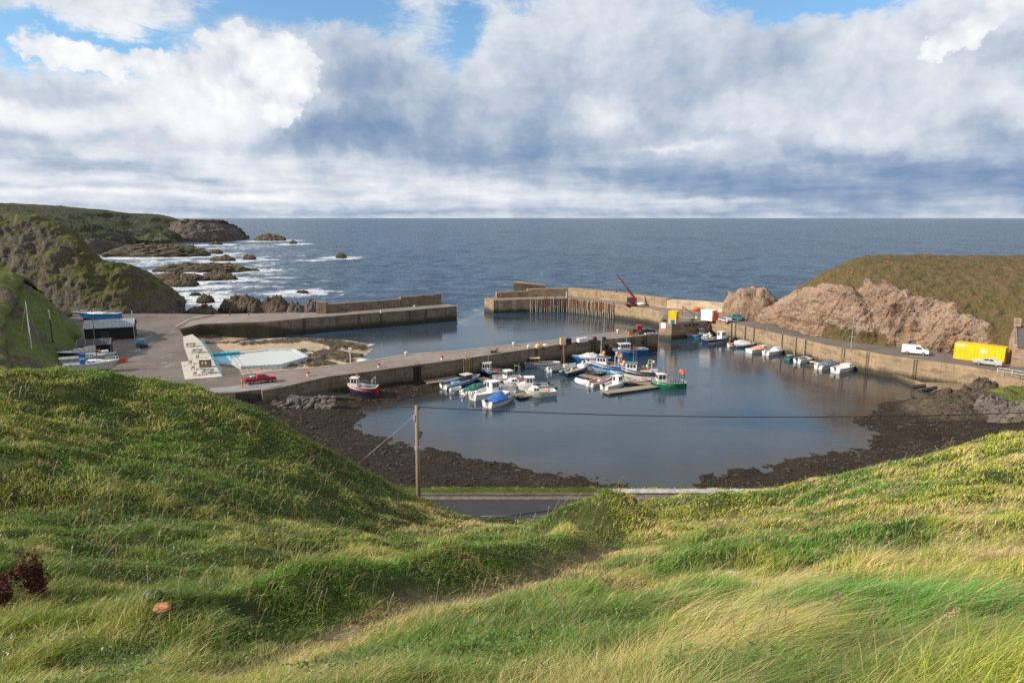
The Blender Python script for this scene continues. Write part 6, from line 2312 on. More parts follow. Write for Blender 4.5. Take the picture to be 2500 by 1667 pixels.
def z7(x, y):
    return (1600 + x / 4.704, 700 + y / 4.704)


# -- along the right quay
b = Boat('fishing_boat', z7(335, 590), z7(560, 585), 'small blue fishing boat tucked under the quay spur', 'fishing boat', GW, beam=2.6, fb=1.3, fs=1.0, hull=BLUE_P, low=SKYBLUE_P, trim=WHITE_P, deck_z=.4, deck=WOOD_P)
b.wheelhouse(-b.L * .28, 1.4, 1.5, 1.9, roof=SKYBLUE_P)
b.boxes([(b.L * .1, 0, 1.2, .9, .5)], 'net_heap', WOOD_P)
b = Boat('open_boat', z7(530, 615), z7(660, 620), 'small green and white boat piled with pale buoys', 'boat', GW, beam=2.0, fb=.9, fs=.8, hull=GREEN_P, low=WHITE_P, deck_z=.3)
b.buoys([(-.8, .2, .4), (-.2, -.3, .6), (.3, .3, .5), (-.5, 0, 1.0), (.8, 0, .4)], .36, TARPWHITE)
b.buoys([(-1.0, -.4, .5)], .3, REDDECK)
b = Boat('fishing_boat', z7(850, 620), z7(585, 652), 'dark hulled fishing boat with white and varnished wheelhouse by the quay', 'fishing boat', GW, beam=2.9, fb=1.35, fs=1.0, hull=NAVY_P, low=PALEGREY_P, trim=PALEGREY_P, deck_z=.4)
b.wheelhouse(b.L * .14, 1.6, 1.6, 1.9, nwin=2)
b.mast(-b.L * .05, 5.0, .05)
b.gantry(-b.L * .38, 1.4, GREY_P)
b.boxes([(-b.L * .2, 0, 1.2, 1.1, .5)], 'fish_box', WOOD_P)
b = Boat('speedboat', z7(1130, 690), z7(850, 690), 'teal and white boat with a long white awning and red floats at its stern', 'motor boat', GW, beam=2.4, fb=.9, fs=.7, hull=WHITE_P, low=TEAL_P, deck_z=.3)
b.tarp(-b.L * .25, b.L * .3, (.9, 1.0, .95, .5), TARPWHITE)
b.buoys([(-b.L * .46, .3, .1), (-b.L * .46, -.5, .0), (-b.L * .38, -1.0, .1)], .36, REDDECK)
b = Boat('cabin_cruiser', z7(1330, 725), z7(1085, 758), 'white cabin boat with a peach cover beside the quay', 'cabin cruiser', GW, beam=2.4, fb=1.0, fs=.8, low=WHITE_P, deck=WHITE_P, deck_z=.25)
b.cuddy(-b.L * .05, b.L * .35, .55)
b.tarp(-b.L * .35, -b.L * .02, (.3, .7, .7), PINK_P)
b.mast(b.L * .2, 7.0, .04, spreader=.5, name='mast')
b = Boat('cabin_cruiser', z7(1500, 745), z7(1275, 785), 'white cabin boat with a pale grey hood beside the quay', 'cabin cruiser', GW, beam=2.3, fb=1.0, fs=.8, low=WHITE_P, deck=WHITE_P, deck_z=.25)
b.cuddy(0, b.L * .36, .6)
b.tarp(-b.L * .1, b.L * .15, (.9, 1.0, .7), PALEGREY_P)
b.outboard(0, WHITE_P)
b = Boat('open_boat', z7(1660, 830), z7(1520, 845), 'dark teal open boat tied up next to a white speedboat', 'boat', GW, beam=1.9, fb=.8, fs=.65, hull=TEAL_P, low=TEAL_P, deck=DARKGREY_P, deck_z=.4, trim=DARKGREY_P)
b.thwarts([-.8, .6])
b = Boat('speedboat', z7(1850, 835), z7(1635, 875), 'sleek white speedboat with a blue bow cover', 'speedboat', GW, beam=2.2, fb=.95, fs=.75, low=WHITE_P, deck=WHITE_P, deck_z=.12)
b.screen(b.L * .02)
b.boxes([(-b.L * .2, 0, 1.4, 1.3, .3)], 'seat_cushion', DARKGREY_P)
b.outboard(0, BLACK)
b = Boat('motor_boat', z7(2130, 895), z7(1880, 945), 'motor boat under a smooth grey cover near the yacht', 'motor boat', GW, beam=2.3, fb=.95, fs=.75, low=WHITE_P, deck=WHITE_P, deck_z=.12)
b.tarp(-b.L * .45, b.L * .38, (.35, .75, .9, .6, .25), TARPGREY)
b.outboard(0, WHITE_P)
b = Boat('sailing_yacht', z7(2320, 925), z7(2075, 985), 'white sailing yacht with a tall mast at the inner end of the quay', 'yacht', GW, beam=2.5, fb=1.15, fs=.9, low=WHITE_P, deck=WHITE_P, deck_z=.1)
b.cuddy(-b.L * .1, b.L * .28, .42)
b.mast(b.L * .10, 11.2, .12, GREY_P, spreader=.8, boom=2.6, stays=True)
b.rail(b.L * .3)
b.outboard(0, BLACK, s=.7)


def z1(x, y):
    return (x / 3.267, 480 + y / 3.267)


# -- laid up on the hardstanding (z = 4), on stands
def stands(b, n=3, h=1.2):
    for i in range(n):
        x = -b.L * .3 + i * b.L * .6 / (n - 1)
        for s in (1, -1):
            mb = MB()
            y = b.half(x) * .75 * s
            mb.tube([(x, y, 0.1), (x, y * 1.15, -h)], .06, 5)
            mb.build('stand', WOOD_P, b.root)


b = Boat('laid_up_hull', z1(590, 985), z1(960, 990), 'long blue hull with stanchions chocked up ashore by the white wall', 'boat', GY, beam=3.3, fb=1.5, fs=1.15, hull=BLUE_P, low=BLUE_P, trim=PALEGREY_P, deck=DECKGREY_P, deck_z=.15, z=4.0, keel=0.9, rake=.2, draft=.8, fine=1.8)
stands(b, 3, .85)
b.rail(-b.L * .45, .7, b.L * .3)
b.cuddy(-b.L * .2, b.L * .15, .25, win=False)
mb = MB()
mb.tube([(-b.L * .35, 0, -.4), (b.L * .2, 0, -.75)], .16, 5)
mb.build('keel', WOOD_P, b.root)
b = Boat('sailing_yacht', z1(960, 1385), z1(515, 1420), 'white sailing yacht with a dark mast laid up on the hardstanding', 'yacht', GY, beam=2.9, fb=1.35, fs=1.1, low=WHITE_P, deck=WHITE_P, deck_z=.08, z=4.0, keel=.75, rake=.16, draft=.6)
stands(b, 3, .72)
b.cuddy(-b.L * .08, b.L * .25, .5)
b.mast(b.L * .10, 11.6, .09, DARKGREY_P, spreader=.9)
b.boxes([(-b.L * .16, 0, .8, 1.5, .9)], 'spray_hood', TARPBLUE)
b.rail(b.L * .25, .6)
b = Boat('sailing_yacht', z1(935, 1320), z1(480, 1365), 'grey blue yacht laid up between the white yacht and the tarped boat', 'yacht', GY, beam=2.7, fb=1.2, fs=1.0, hull=PALEGREY_P, low=PALEGREY_P, deck=WHITE_P, deck_z=.08, z=4.0, keel=.75)
stands(b, 3, .72)
b.cuddy(-b.L * .05, b.L * .25, .5)
b.boxes([(b.L * .3, 0, 1.2, 1.1, .8)], 'canvas_roll', TARPWHITE)
b.boxes([(b.L * .22, .3, .7, .7, .7)], 'red_cushion', REDDECK)
b.boxes([(-b.L * .1, 0, 1.0, 1.3, .7)], 'spray_hood', TARPBLUE)
b = Boat('motor_yacht', z1(460, 1325), z1(800, 1290), 'dark blue boat half wrapped in a crumpled beige tarpaulin ashore', 'boat', GY, beam=2.7, fb=1.3, fs=1.1, hull=NAVY_P, low=PALEGREY_P, deck=WHITE_P, deck_z=.1, z=4.0, keel=.75)
stands(b, 3, .72)
b.tarp(-b.L * .42, b.L * .12, (1.1, 1.0, .75, .7, .4), paint('beige tarpaulin', (0.42, 0.39, 0.32), .8), sag=.18)
b = Boat('sailing_yacht', (120, 905), (40, 912), 'yacht hidden by the grassy crest, only its pale mast showing', 'yacht', GY, beam=2.6, fb=1.2, fs=1.0, deck=WHITE_P, deck_z=.1, z=4.0, keel=.7, low=WHITE_P)
stands(b, 3, .66)
b.cuddy(-b.L * .05, b.L * .25, .5)
b.mast(b.L * .05, 11.5, .10, WHITE_P, spreader=1.0, stays=True)


# -- pontoons
def pontoon(name, px, z, label, w, mat, group='floating pontoons'):
    pts = [atz(x, y, z) for x, y in px]
    c = (pts[0] + pts[-1]) / 2
    root = empty(name, (c.x, c.y, 0), 0, label, 'pontoon', group)
    mb, fl = MB(), MB()
    for a, b2 in zip(pts[:-1], pts[1:]):
        d = (b2 - a)
        n = Vector((-d.y, d.x, 0)).normalized() * w / 2
        mb.prism([xy(a - n), xy(b2 - n), xy(b2 + n), xy(a + n)], z - .18, z, bottom=True)
        k = max(2, int(d.length / 3))
        for i in range(k):
            q = a.lerp(b2, (i + .5) / k)
            fl.box((q.x, q.y, z - .45), (d.length / k * .8, w * .9, .55), math.atan2(d.y, d.x))
    child(mb, 'walkway', mat, root)
    child(fl, 'float', BLACK, root)
    return root, pts


M_planks = paving_mat('weathered planks', (0.22, 0.185, 0.13), (0.29, 0.245, 0.175), .1)
pontoon('pontoon', [(1172, 922), (1232, 944), (1283, 968)], .45, 'slanting plank pontoon between the first cluster of boats', 2.2, M_planks)
pontoon('pontoon', [(1478, 957), (1540, 949), (1598, 941)], .45, 'plank pontoon leading to the green fishing boat', 2.2, M_planks)
pontoon('pontoon', [(1420, 914), (1500, 929), (1590, 935)], .45, 'plank pontoon between the two rows of fishing boats', 1.8, M_planks)
pontoon('pontoon', [(1036, 931), (1120, 920)], .75, 'grey concrete landing stage at the foot of the middle pier', 3.6, M_deck)
pontoon('pontoon', [(1926, 866), (1990, 884), (2040, 893)], .4, 'narrow pale walkway behind the boats on the quay side', 1.2, M_pale)

# mooring ropes from the boats along the quay to the wall
rg_m = random.Random(2)
for (bx, by, wx, wy) in [(1719, 820, 1735, 784), (1781, 830, 1800, 794), (1838, 842, 1850, 807), (1876, 856, 1890, 815), (1919, 857, 1930, 824), (1991, 876, 2000, 842), (2050, 892, 2060, 852), (2091, 896, 2110, 859)]:
    a, c = atz(bx, by, .9), atz(wx, wy, ZQ)
    pts = [a.lerp(c, f / 8) + Vector((0, 0, -.5 * 4 * f / 8 * (1 - f / 8))) for f in range(9)]
    mb = MB()
    mb.tube(pts, .025, 4)
    tag(mb.build('mooring_rope', TAN_P), 'thin mooring rope slung from a boat to the long quay wall', 'rope', 'mooring ropes along the quay')
# ================================================================== vehicles
TYRE = paint('tyre rubber', (0.02, 0.02, 0.021), 0.8)
RIM = paint('alloy rim', (0.42, 0.43, 0.44), 0.35, metal=.6)


def wheel(parent, x, y, r, w):
    mb = MB()
    mb.tube([(x, y - w / 2, r), (x, y + w / 2, r)], r, 16)
    o = mb.build('wheel', TYRE, parent, bevel=.02)
    mb = MB()
    for s in (-1, 1):
        mb.tube([(x, y + s * (w / 2 + .004), r), (x, y + s * (w / 2 + .02), r)], r * .62, 12)
    mb.build('rim', RIM, o)


def extrude_profile(prof, hw, inset, name, mat, parent, bevel=.05):
    """side profile (x, z) swept across the width; points above the belt lean in"""
    mb = MB()
    n = len(prof)
    L_ = [(x, -(hw - inset(z)), z) for x, z in prof]
    R_ = [(x, (hw - inset(z)), z) for x, z in prof]
    mb.add(L_ + R_, [tuple(range(n)), tuple(range(2 * n - 1, n - 1, -1))] + [(i, i + n, (i + 1) % n + n, (i + 1) % n) for i in range(n)])
    return mb.build(name, mat, parent, bevel=bevel)


def car(name, front, back, z, label, cat, mat, kind, group=None, length=None):
    pf, pb = atz(front[0], front[1], z), atz(back[0], back[1], z)
    d = pf - pb
    c = (pf + pb) / 2
    rz = math.atan2(d.y, d.x)
    root = empty(name, (c.x, c.y, z), rz, label, cat, group)
    if kind == 'van':
        L, hw = 5.0, .95
        prof = [(-2.48, .35), (2.40, .35), (2.48, .75), (2.30, 1.02), (1.62, 1.18), (.85, 1.86), (-2.30, 1.93), (-2.46, 1.75)]
        side = [[(.05, 1.22), (1.30, 1.22), (.80, 1.68), (.05, 1.70)]]
        scr = [(1.60, 1.20), (.90, 1.82)]
    elif kind == 'pickup':
        L, hw = 5.1, .90
        prof = [(-2.5, .42), (2.46, .42), (2.52, .80), (2.38, 1.02), (1.30, 1.10), (.62, 1.62), (-.52, 1.64), (-.70, 1.05), (-2.52, 1.05)]
        side = [[(-.45, 1.12), (.10, 1.12), (.10, 1.54), (-.38, 1.54)], [(.16, 1.12), (1.08, 1.12), (.60, 1.53), (.16, 1.54)]]
        scr = [(1.26, 1.12), (.66, 1.59)]
    elif kind == 'hatch':
        L, hw = 4.2, .86
        prof = [(-2.05, .35), (2.05, .35), (2.10, .65), (1.92, .88), (1.05, .98), (.35, 1.46), (-1.2, 1.48), (-1.95, 1.02), (-2.08, .75)]
        side = [[(-1.45, 1.0), (-.25, 1.0), (-.25, 1.40), (-1.1, 1.40)], [(-.18, 1.0), (.85, 1.0), (.32, 1.38), (-.18, 1.40)]]
        scr = [(1.00, 1.0), (.40, 1.42)]
    else:
        L, hw = 4.7, .88
        prof = [(-2.3, .35), (2.30, .35), (2.36, .62), (2.15, .84), (1.10, .95), (.30, 1.42), (-.75, 1.43), (-1.62, 1.02), (-2.28, .98), (-2.36, .66)]
        side = [[(-1.20, 1.0), (-.25, 1.0), (-.25, 1.35), (-.75, 1.35)], [(-.18, 1.0), (.88, 1.0), (.28, 1.34), (-.18, 1.36)]]
        scr = [(1.05, .98), (.36, 1.38)]
    inset = lambda zz: 0.0 if zz < 1.0 else (zz - 1.0) * .22
    extrude_profile(prof, hw, inset, 'body', mat, root)
    for q in side:
        for s in (-1, 1):
            mb = MB()
            vs = [(x, s * (hw - inset(zz) + .008), zz) for x, zz in q]
            mb.add(vs, [tuple(range(4)) if s < 0 else tuple(range(3, -1, -1))])
            mb.build('window', GLASS, root)
    mb = MB()
    (x0, z0), (x1, z1) = scr
    w0, w1 = hw - inset(z0) - .12, hw - inset(z1) - .12
    mb.add([(x0 + .015, -w0, z0 + .015), (x0 + .015, w0, z0 + .015), (x1 + .015, w1, z1 + .015), (x1 + .015, -w1, z1 + .015)], [(0, 1, 2, 3)])
    mb.build('windscreen', GLASS, root)
    wb = L * .29
    for x in (-wb, wb):
        for s in (-1, 1):
            wheel(root, x, s * (hw - .12), .34, .24)
    for s in (-1, 1):
        mb = MB()
        mb.box((L / 2 - .06, s * (hw - .24), .72), (.10, .34, .16))
        mb.build('headlight', WHITE_P, root, bevel=.02)
        mb = MB()
        mb.box((-L / 2 + .02, s * (hw - .14), .85), (.08, .18, .26))
        mb.build('tail_light', paint('tail lamp red', (.35, .01, .01), .3), root)
    for xx in (L / 2, -L / 2):
        mb = MB()
        mb.box((xx, 0, .47), (.12, hw * 1.86, .2))
        mb.build('bumper', DARKGREY_P, root, bevel=.02)
    if kind == 'pickup':
        mb = MB()
        mb.box((-1.55, 0, 1.06), (1.6, 1.45, .05))
        mb.build('load_bed', DARKGREY_P, root)
        mb = MB()
        mb.box((-1.2, .1, 1.2), (.8, 1.0, .25), .2)
        mb.build('load', SILVER_P, root, bevel=.05)
    return root


RED_CAR = paint('red car paint', (0.42, 0.018, 0.03), 0.25)
WHITE_CAR = paint('white car paint', (0.80, 0.80, 0.78), 0.25, dirt=.06)
SILVER_CAR = paint('silver car paint', (0.56, 0.57, 0.60), 0.28, metal=.3, dirt=.08)
TEAL_CAR = paint('teal van paint', (0.02, 0.15, 0.16), 0.3)
BLACK_CAR = paint('black car paint', (0.02, 0.022, 0.03), 0.2)
car('pickup_truck', (672, 930), (599, 938), 4.0, 'red pickup truck with a loaded bed on the middle pier ramp', 'pickup', RED_CAR, 'pickup')
car('delivery_van', (2262, 867), (2207, 862), ZQ, 'white panel van parked under the pink cliff', 'van', WHITE_CAR, 'van')
car('parked_car', (2384, 888), (2440, 895), ZQ, 'silver saloon car beside the long yellow container', 'car', SILVER_CAR, 'saloon')
car('parked_car', (1757, 784), (1784, 790), ZQ, 'silver hatchback at the corner of the quay spur', 'car', SILVER_CAR, 'hatch')
car('pickup_truck', (1812, 784), (1781, 779), ZQ, 'teal pickup truck with a pale load by the rock stack', 'pickup', TEAL_CAR, 'pickup')
car('parked_car', (142, 771), (178, 775), 4.0, 'black car parked behind the blue hull ashore', 'car', BLACK_CAR, 'hatch')


# ================================================================== containers, boxes, sheds
def corrugated(root, L, W, H, mat, name='side_panel'):
    mb = MB()
    for s in (-1, 1):
        n = int(L / .28)
        pts = []
        for i in range(n + 1):
            x = -L / 2 + L * i / n
            pts.append((x, s * (W / 2 - (.05 if i % 2 else 0))))
        vs = [(x, y, .15) for x, y in pts] + [(x, y, H - .12) for x, y in pts]
        k = len(pts)
        mb.add(vs, [(i, i + 1, i + 1 + k, i + k) if s < 0 else (i + k, i + 1 + k, i + 1, i) for i in range(k - 1)])
    mb.build(name, mat, root)


def container(name, a, b2, z, W, H, mat, label, group=None, off=1):
    pa, pb = atz(a[0], a[1], z), atz(b2[0], b2[1], z)
    d = pb - pa
    L = d.length
    n = Vector((-d.y, d.x, 0)).normalized()
    c = (pa + pb) / 2 + n * W / 2 * off
    root = empty(name, (c.x, c.y, z), math.atan2(d.y, d.x), label, 'container', group)
    corrugated(root, L, W, H, mat)
    mb = MB()
    for sx in (-1, 1):
        for sy in (-1, 1):
            mb.box((sx * (L / 2 - .07), sy * (W / 2 - .07), H / 2), (.16, .16, H))
        mb.box((sx * (L / 2 - .07), 0, H - .08), (.15, W - .32, .15))
        mb.box((sx * (L / 2 - .07), 0, .08), (.15, W - .32, .15))
    for sy in (-1, 1):
        mb.box((0, sy * (W / 2 - .06), H - .08), (L - .3, .13, .15))
        mb.box((0, sy * (W / 2 - .06), .08), (L - .3, .13, .15))
    mb.build('frame', mat, root)
    mb = MB()
    mb.box((0, 0, H - .06), (L - .2, W - .2, .06))
    mb.build('roof', mat, root)
    for sx in (-1, 1):
        for sy in (-1, 1):
            mb = MB()
            mb.box((sx * (L / 2 - .05), sy * W * .235, H / 2), (.06, W * .45, H - .34))
            o = mb.build('door', mat, root)
            mb = MB()
            mb.tube([(sx * (L / 2 + .01), sy * W * .12, .3), (sx * (L / 2 + .01), sy * W * .12, H - .3)], .03, 5)
            mb.build('lock_bar', SILVER_P, o)
    return root, L


CY = paint('container yellow', (0.83, 0.50, 0.006), 0.45, dirt=.07, scale=.6)
YELLOW_BOX = paint('box yellow', (0.80, 0.47, 0.008), 0.45, dirt=.1)
r_, L_ = container('shipping_container', (2327, 874), (2450, 890), ZQ, 2.45, 3.2, CY, 'long yellow shipping container below the cliff')
# sunburst mark on its side and the white label at the end
mb = MB()
for k in range(10):
    a = 2 * math.pi * k / 10
    mb.box((L_ * .09 + .42 * math.cos(a), -1.2475 - .02, 2.05 + .42 * math.sin(a)), (.42, .02, .09), 0, ry=-a)
mb.box((L_ * .09, -1.2695, 2.05), (.34, .02, .34), 0, ry=.78)
mb.build('sun_mark', WHITE_P, r_)
mb = MB()
mb.box((-L_ / 2 + 1.1, -1.2475 - .02, 2.80), (1.6, .02, .4))
mb.build('white_label', WHITE_P, r_)
container('storage_box', (1631, 789.5), (1650, 791), ZQ, 2.6, 3.3, YELLOW_BOX, 'square yellow storage box at the tip of the quay spur')
container('storage_box', (1711, 781), (1738, 784.5), ZQ, 2.4, 2.9, paint('white cabin steel', (.72, .73, .72), .4, dirt=.1), 'tall white storage box beside the orange crates')


def pile_box(name, px, py, z, s, mat, label, cat, group=None, rz=.2, lid=None, n=1):
    p = atz(px, py, z)
    out = None
    root = empty(name, p, rz, label, cat, group)
    mb = MB()
    sx, sy, sz = s
    t = .05
    mb.box((0, 0, t / 2), (sx, sy, t))
    for a, b2 in (((0, -sy / 2 + t / 2), (sx, t)), ((0, sy / 2 - t / 2), (sx, t)), ((-sx / 2 + t / 2, 0), (t, sy - 2 * t)), ((sx / 2 - t / 2, 0), (t, sy - 2 * t))):
        mb.box((a[0], a[1], t + (sz - t) / 2), (b2[0], b2[1], sz - t))
    mb.build('tub', mat, root)
    if lid:
        mb = MB()
        mb.box((0, 0, sz + .06), (sx + .06, sy + .06, .10), taper=.95)
        mb.build('lid', lid, root)
    else:
        mb = MB()
        rg = random.Random(int(px))
        for k in range(7):
            mb.ball((rg.uniform(-.3, .3) * sx, rg.uniform(-.3, .3) * sy, sz * .85), min(sx, sy) * .22, 6)
        mb.build('contents', WOOD_P, root)
    return root


GQ = 'tubs and crates standing on the quay spur'
pile_box('fish_tub', 1643, 790, ZQ, (1.7, 1.2, 1.0), SKYBLUE_P, 'light blue fish tub in front of the square yellow box', 'tub', GQ, lid=SKYBLUE_P)
pile_box('fish_tub', 1622, 785, ZQ, (1.0, .8, .6), DARKGREY_P, 'dark tub at the very corner of the quay spur', 'tub', GQ)
pile_box('fish_tub', 1689, 783, ZQ, (1.1, .9, .6), TEAL_P, 'dark green tub at the edge between the yellow and white boxes', 'tub', GQ)
pile_box('fish_tub', 1706, 779, ZQ, (1.6, 1.0, .9), PALEGREY_P, 'pale grey tub at the foot of the white storage box', 'tub', GQ, lid=NAVY_P)
for k, (dx, dz) in enumerate(((0, 0), (0, 0.82), (0, 1.64))):
    o = pile_box('orange_crate', 1744, 783.5, ZQ, (1.7, 1.2, .78), ORANGE_P, ['bottom orange crate of the stack beside the white box', 'middle orange crate of the stack beside the white box', 'topmost orange crate of the stack beside the white box'][k], 'crate', 'stacked orange crates', lid=None)
    o.location.z = ZQ + dz + 0.002
    o.rotation_euler.z = .25 + .08 * k
# net heap and orange float by the parapet
p = atz(1700, 767, ZQ)
r_ = empty('net_float', p, 0, 'orange fishing float on a wooden rack against the parapet', 'float')
mb = MB()
mb.ball((0, 0, 1.5), .8, 12, sc=(1.5, 1, .8))
mb.build('float', ORANGE_P, r_, smooth=True)
mb = MB()
for x in (-.8, .8):
    mb.tube([(x, 0, 0), (x, 0, 1.1)], .08, 5)
mb.tube([(-.8, 0, 1.1), (.8, 0, 1.1)], .08, 5)
mb.build('rack', WOOD_P, r_)
p = atz(1684, 775, ZQ)
r_ = empty('gangway_ramp', p, -.5, 'leaning wooden gangway frame behind the quay spur', 'gangway')
mb = MB()
for y in (-.5, .5):
    mb.tube([(-2.2, y, 3.0), (2.2, y, .1)], .09, 5)
mb.build('stringer', WOOD_P, r_)
mb = MB()
for k in range(9):
    f = k / 8
    mb.tube([(-2.2 + 4.4 * f, -.5, 3.05 - 2.9 * f), (-2.2 + 4.4 * f, .5, 3.05 - 2.9 * f)], .05, 4)
mb.build('rung', WOOD_P, r_)
mb = MB()
mb.tube([(-2.1, 0, 2.9), (-2.1, 0, 0)], .1, 5)
mb.build('prop', WOOD_P, r_)
# white sign plate on the spur head
p0, p1 = Vector(atz(1609.6, 787, ZQ)), Vector(atz(1640, 791, ZQ))
d = (p1 - p0).normalized()
n = Vector((d.y, -d.x, 0))
q = p0 + d * ((p1 - p0).length * .36) + n * .12
mb = MB()
mb.box((q.x, q.y, ZQ - .7), (1.5, .08, 1.5), math.atan2(d.y, d.x))
tag(mb.build('wall_plate', WHITE_P), 'square white plate fixed to the head of the quay spur', 'sign')

# ---- crane
p = atz(1541, 747, ZR)
r_ = empty('harbour_crane', p, 0, 'dark red crane with its jib raised over the sea wall', 'crane')
CR = paint('crane red', (0.20, 0.022, 0.032), .5)
mb = MB()
mb.box((0, 0, .35), (3.6, 2.4, .5))
mb.build('chassis', CR, r_, bevel=.04)
for x in (-1.2, 1.2):
    for y in (-1.15, 1.15):
        mb = MB()
        mb.tube([(x, y - .15, .38), (x, y + .15, .38)], .38, 12)
        mb.build('wheel', TYRE, r_)
mb = MB()
mb.tube([(.2, 0, .6), (.2, 0, 1.0)], .7, 12)
mb.build('turntable', DARKGREY_P, r_)
mb = MB()
mb.box((.5, 0, 1.9), (2.2, 1.7, 1.7))
mb.build('machine_house', CR, r_, bevel=.05)
mb = MB()
mb.box((-1.0, -.1, 1.9), (.8, 1.0, 1.6))
o = mb.build('cab', DARKGREY_P, r_, bevel=.04)
mb = MB()
mb.add([(-1.406, -.5, 1.8), (-1.406, .3, 1.8), (-1.406, .3, 2.6), (-1.406, -.5, 2.6)], [(3, 2, 1, 0)])
mb.build('window', GLASS, o)
tipw = aty(1506, 670, p.y)
tip = tipw - p
mb = MB()
foot = Vector((1.0, 0, 2.6))
mid = foot.lerp(tip, .42)
mb.tube([foot, mid], .34, 6)
mb.tube([mid, tip], .22, 6, r1=.16)
mb.build('jib', CR, r_)
mb = MB()
mb.tube([(.1, 0, 2.4), foot.lerp(tip, .30)], .12, 5)
mb.build('ram', paint('pinkish steel', (.45, .16, .16), .5), r_)
mb = MB()
mb.tube([tip, (tip.x, tip.y, tip.z - 5.2)], .03, 4)
mb.build('hoist_rope', DARKGREY_P, r_)
mb = MB()
mb.ball((tip.x, tip.y, tip.z - 5.4), .28, 8)
mb.build('hook', CR, r_)
p = atz(1566, 749.5, ZR)
r_ = empty('upturned_skiff', p, .05, 'white upturned skiff on trestles next to the crane', 'skiff')
mb = MB()
mb.ball((0, 0, .95), 1.0, 12, sc=(1.35, .7, .55))
mb.build('skiff_hull', WHITE_P, r_, smooth=True)
for x in (-.7, .7):
    mb = MB()
    mb.tube([(x, -.6, 0), (x, 0, .6), (x, .6, 0)], .06, 4)
    mb.build('trestle', WOOD_P, r_)


# ---- sheds
def shed(a, b2, z, W, H, ridge, label, wall, roof, rib):
    pa, pb = atz(a[0], a[1], z), atz(b2[0], b2[1], z)
    d = pb - pa
    L = d.length
    n = Vector((-d.y, d.x, 0)).normalized()
    c = (pa + pb) / 2 + n * W / 2
    root = empty('timber_shed', (c.x, c.y, z), math.atan2(d.y, d.x), label, 'shed', 'black sheds on the hardstanding')
    mb = MB()
    hl, hw = L / 2, W / 2
    mb.add([(-hl, -hw, -.1), (hl, -hw, -.1), (hl, hw, -.1), (-hl, hw, -.1), (-hl, -hw, H), (hl, -hw, H), (hl, hw, H), (-hl, hw, H), (-hl, 0, H + ridge), (hl, 0, H + ridge)],
           [(0, 1, 5, 4), (2, 3, 7, 6), (1, 2, 6, 9, 5), (3, 0, 4, 8, 7)])
    mb.build('wall', wall, root)
    mb = MB()
    e = .25
    sl_ = ridge / hw
    for s in (-1, 1):
        q = [(-hl - e, s * (hw + e), H - e * sl_ + .03), (hl + e, s * (hw + e), H - e * sl_ + .03), (hl + e, 0, H + ridge + .03), (-hl - e, 0, H + ridge + .03)]
        q2 = [(x, y, zz + .08) for x, y, zz in q]
        mb.add(q + q2, [(4, 5, 6, 7), (0, 1, 5, 4), (1, 2, 6, 5), (3, 0, 4, 7)] if s < 0 else [(7, 6, 5, 4), (4, 5, 1, 0), (5, 6, 2, 1), (7, 4, 0, 3)])
    rf = mb.build('roof', roof, root)
    nr = max(4, int(L / 1.5))
    mb = MB()
    for k in range(nr + 1):
        x = -hl + L * k / nr
        for s in (-1, 1):
            mb.tube([(x, s * (hw + e), H - e * sl_ + .13), (x, 0, H + ridge + .13)], .05, 4)
    mb.build('roof_batten', rib, rf)
    for x in (-hl - .05, hl + .05):
        mb = MB()
        mb.tube([(x, -hw - .05, 0), (x, -hw - .05, H)], .06, 5)
        mb.build('corner_trim', rib, root)
    mb = MB()
    mb.box((-L * .1, -hw - .02, 1.0), (1.8, .08, 2.0))
    o = mb.build('door', paint('black door', (.03, .03, .032), .6), root)
    mb = MB()
    mb.box((L * -.1 + .7, -hw - .08, 1.0), (.06, .06, .2))
    mb.build('handle', SILVER_P, o)
    return root


BLACKBOARD = paint('black tarred boards', (.012, .012, .013), .8)
shed((208, 833), (328, 826), 4.0, 5.5, 2.9, 1.5, 'larger black shed with a pale ribbed roof', BLACKBOARD, paint('grey sheet roof', (.30, .33, .35), .5), paint('pale batten', (.62, .62, .6), .6))
shed((190, 878), (272, 872), 4.0, 4.2, 2.7, .9, 'smaller all black shed behind the laid up yachts', BLACKBOARD, paint('dark felt roof', (.055, .055, .06), .8), paint('grey batten', (.25, .25, .25), .6))

# white wall and railing at the back of the yard
mb = MB()
a, c_ = atz(182, 762, 4.0), atz(318, 764, 4.0)
mb.prism([(a.x, a.y), (c_.x, c_.y), (c_.x, c_.y + .4), (a.x, a.y + .4)], 3.9, 4.95)
tag(mb.build('boundary_wall', paint('white wash', (.62, .61, .57), .8)), 'low whitewashed wall at the back of the yard', 'wall')

# poles on the yard side
for (x0, y0, x1, y1, z, lab, top) in [(130, 846, 125, 757, 6.0, 'dark pole with a pale top on the grassy bank', True), (326, 800, 323, 758, 4.0, 'pale lamp post by the larger black shed', False), (301, 787, 300, 768, 4.0, 'short dark post next to the blue hull', False)]:
    a = atz(x0, y0, z)
    t = aty(x1, y1, a.y)
    r_ = empty('lamp_post', a, 0, lab, 'post')
    h = t.z - z
    mb = MB()
    mb.tube([(0, 0, -2.0), (0, 0, h * .75)], .12, 6)
    mb.build('shaft', paint('dark post', (.05, .045, .04), .8) if top or h < 3.5 else SILVER_P, r_)
    mb = MB()
    mb.tube([(0, 0, h * .75), (0, 0, h)], .13 if top else .1, 6)
    mb.build('post_top', paint('pale post', (.55, .53, .5), .7), r_)

# ================================================================== terrace with tables, benches, pool
ter = [(447, 823), (470, 817), (493, 836), (512, 864), (528, 893), (544, 921), (452, 928), (442, 885), (462, 883), (449, 845)]
tb = MB()
tp = poly(ter, 4.0)
tb.prism(tp, 1.0, 4.14)
struct(tb.build('terrace', M_pale))
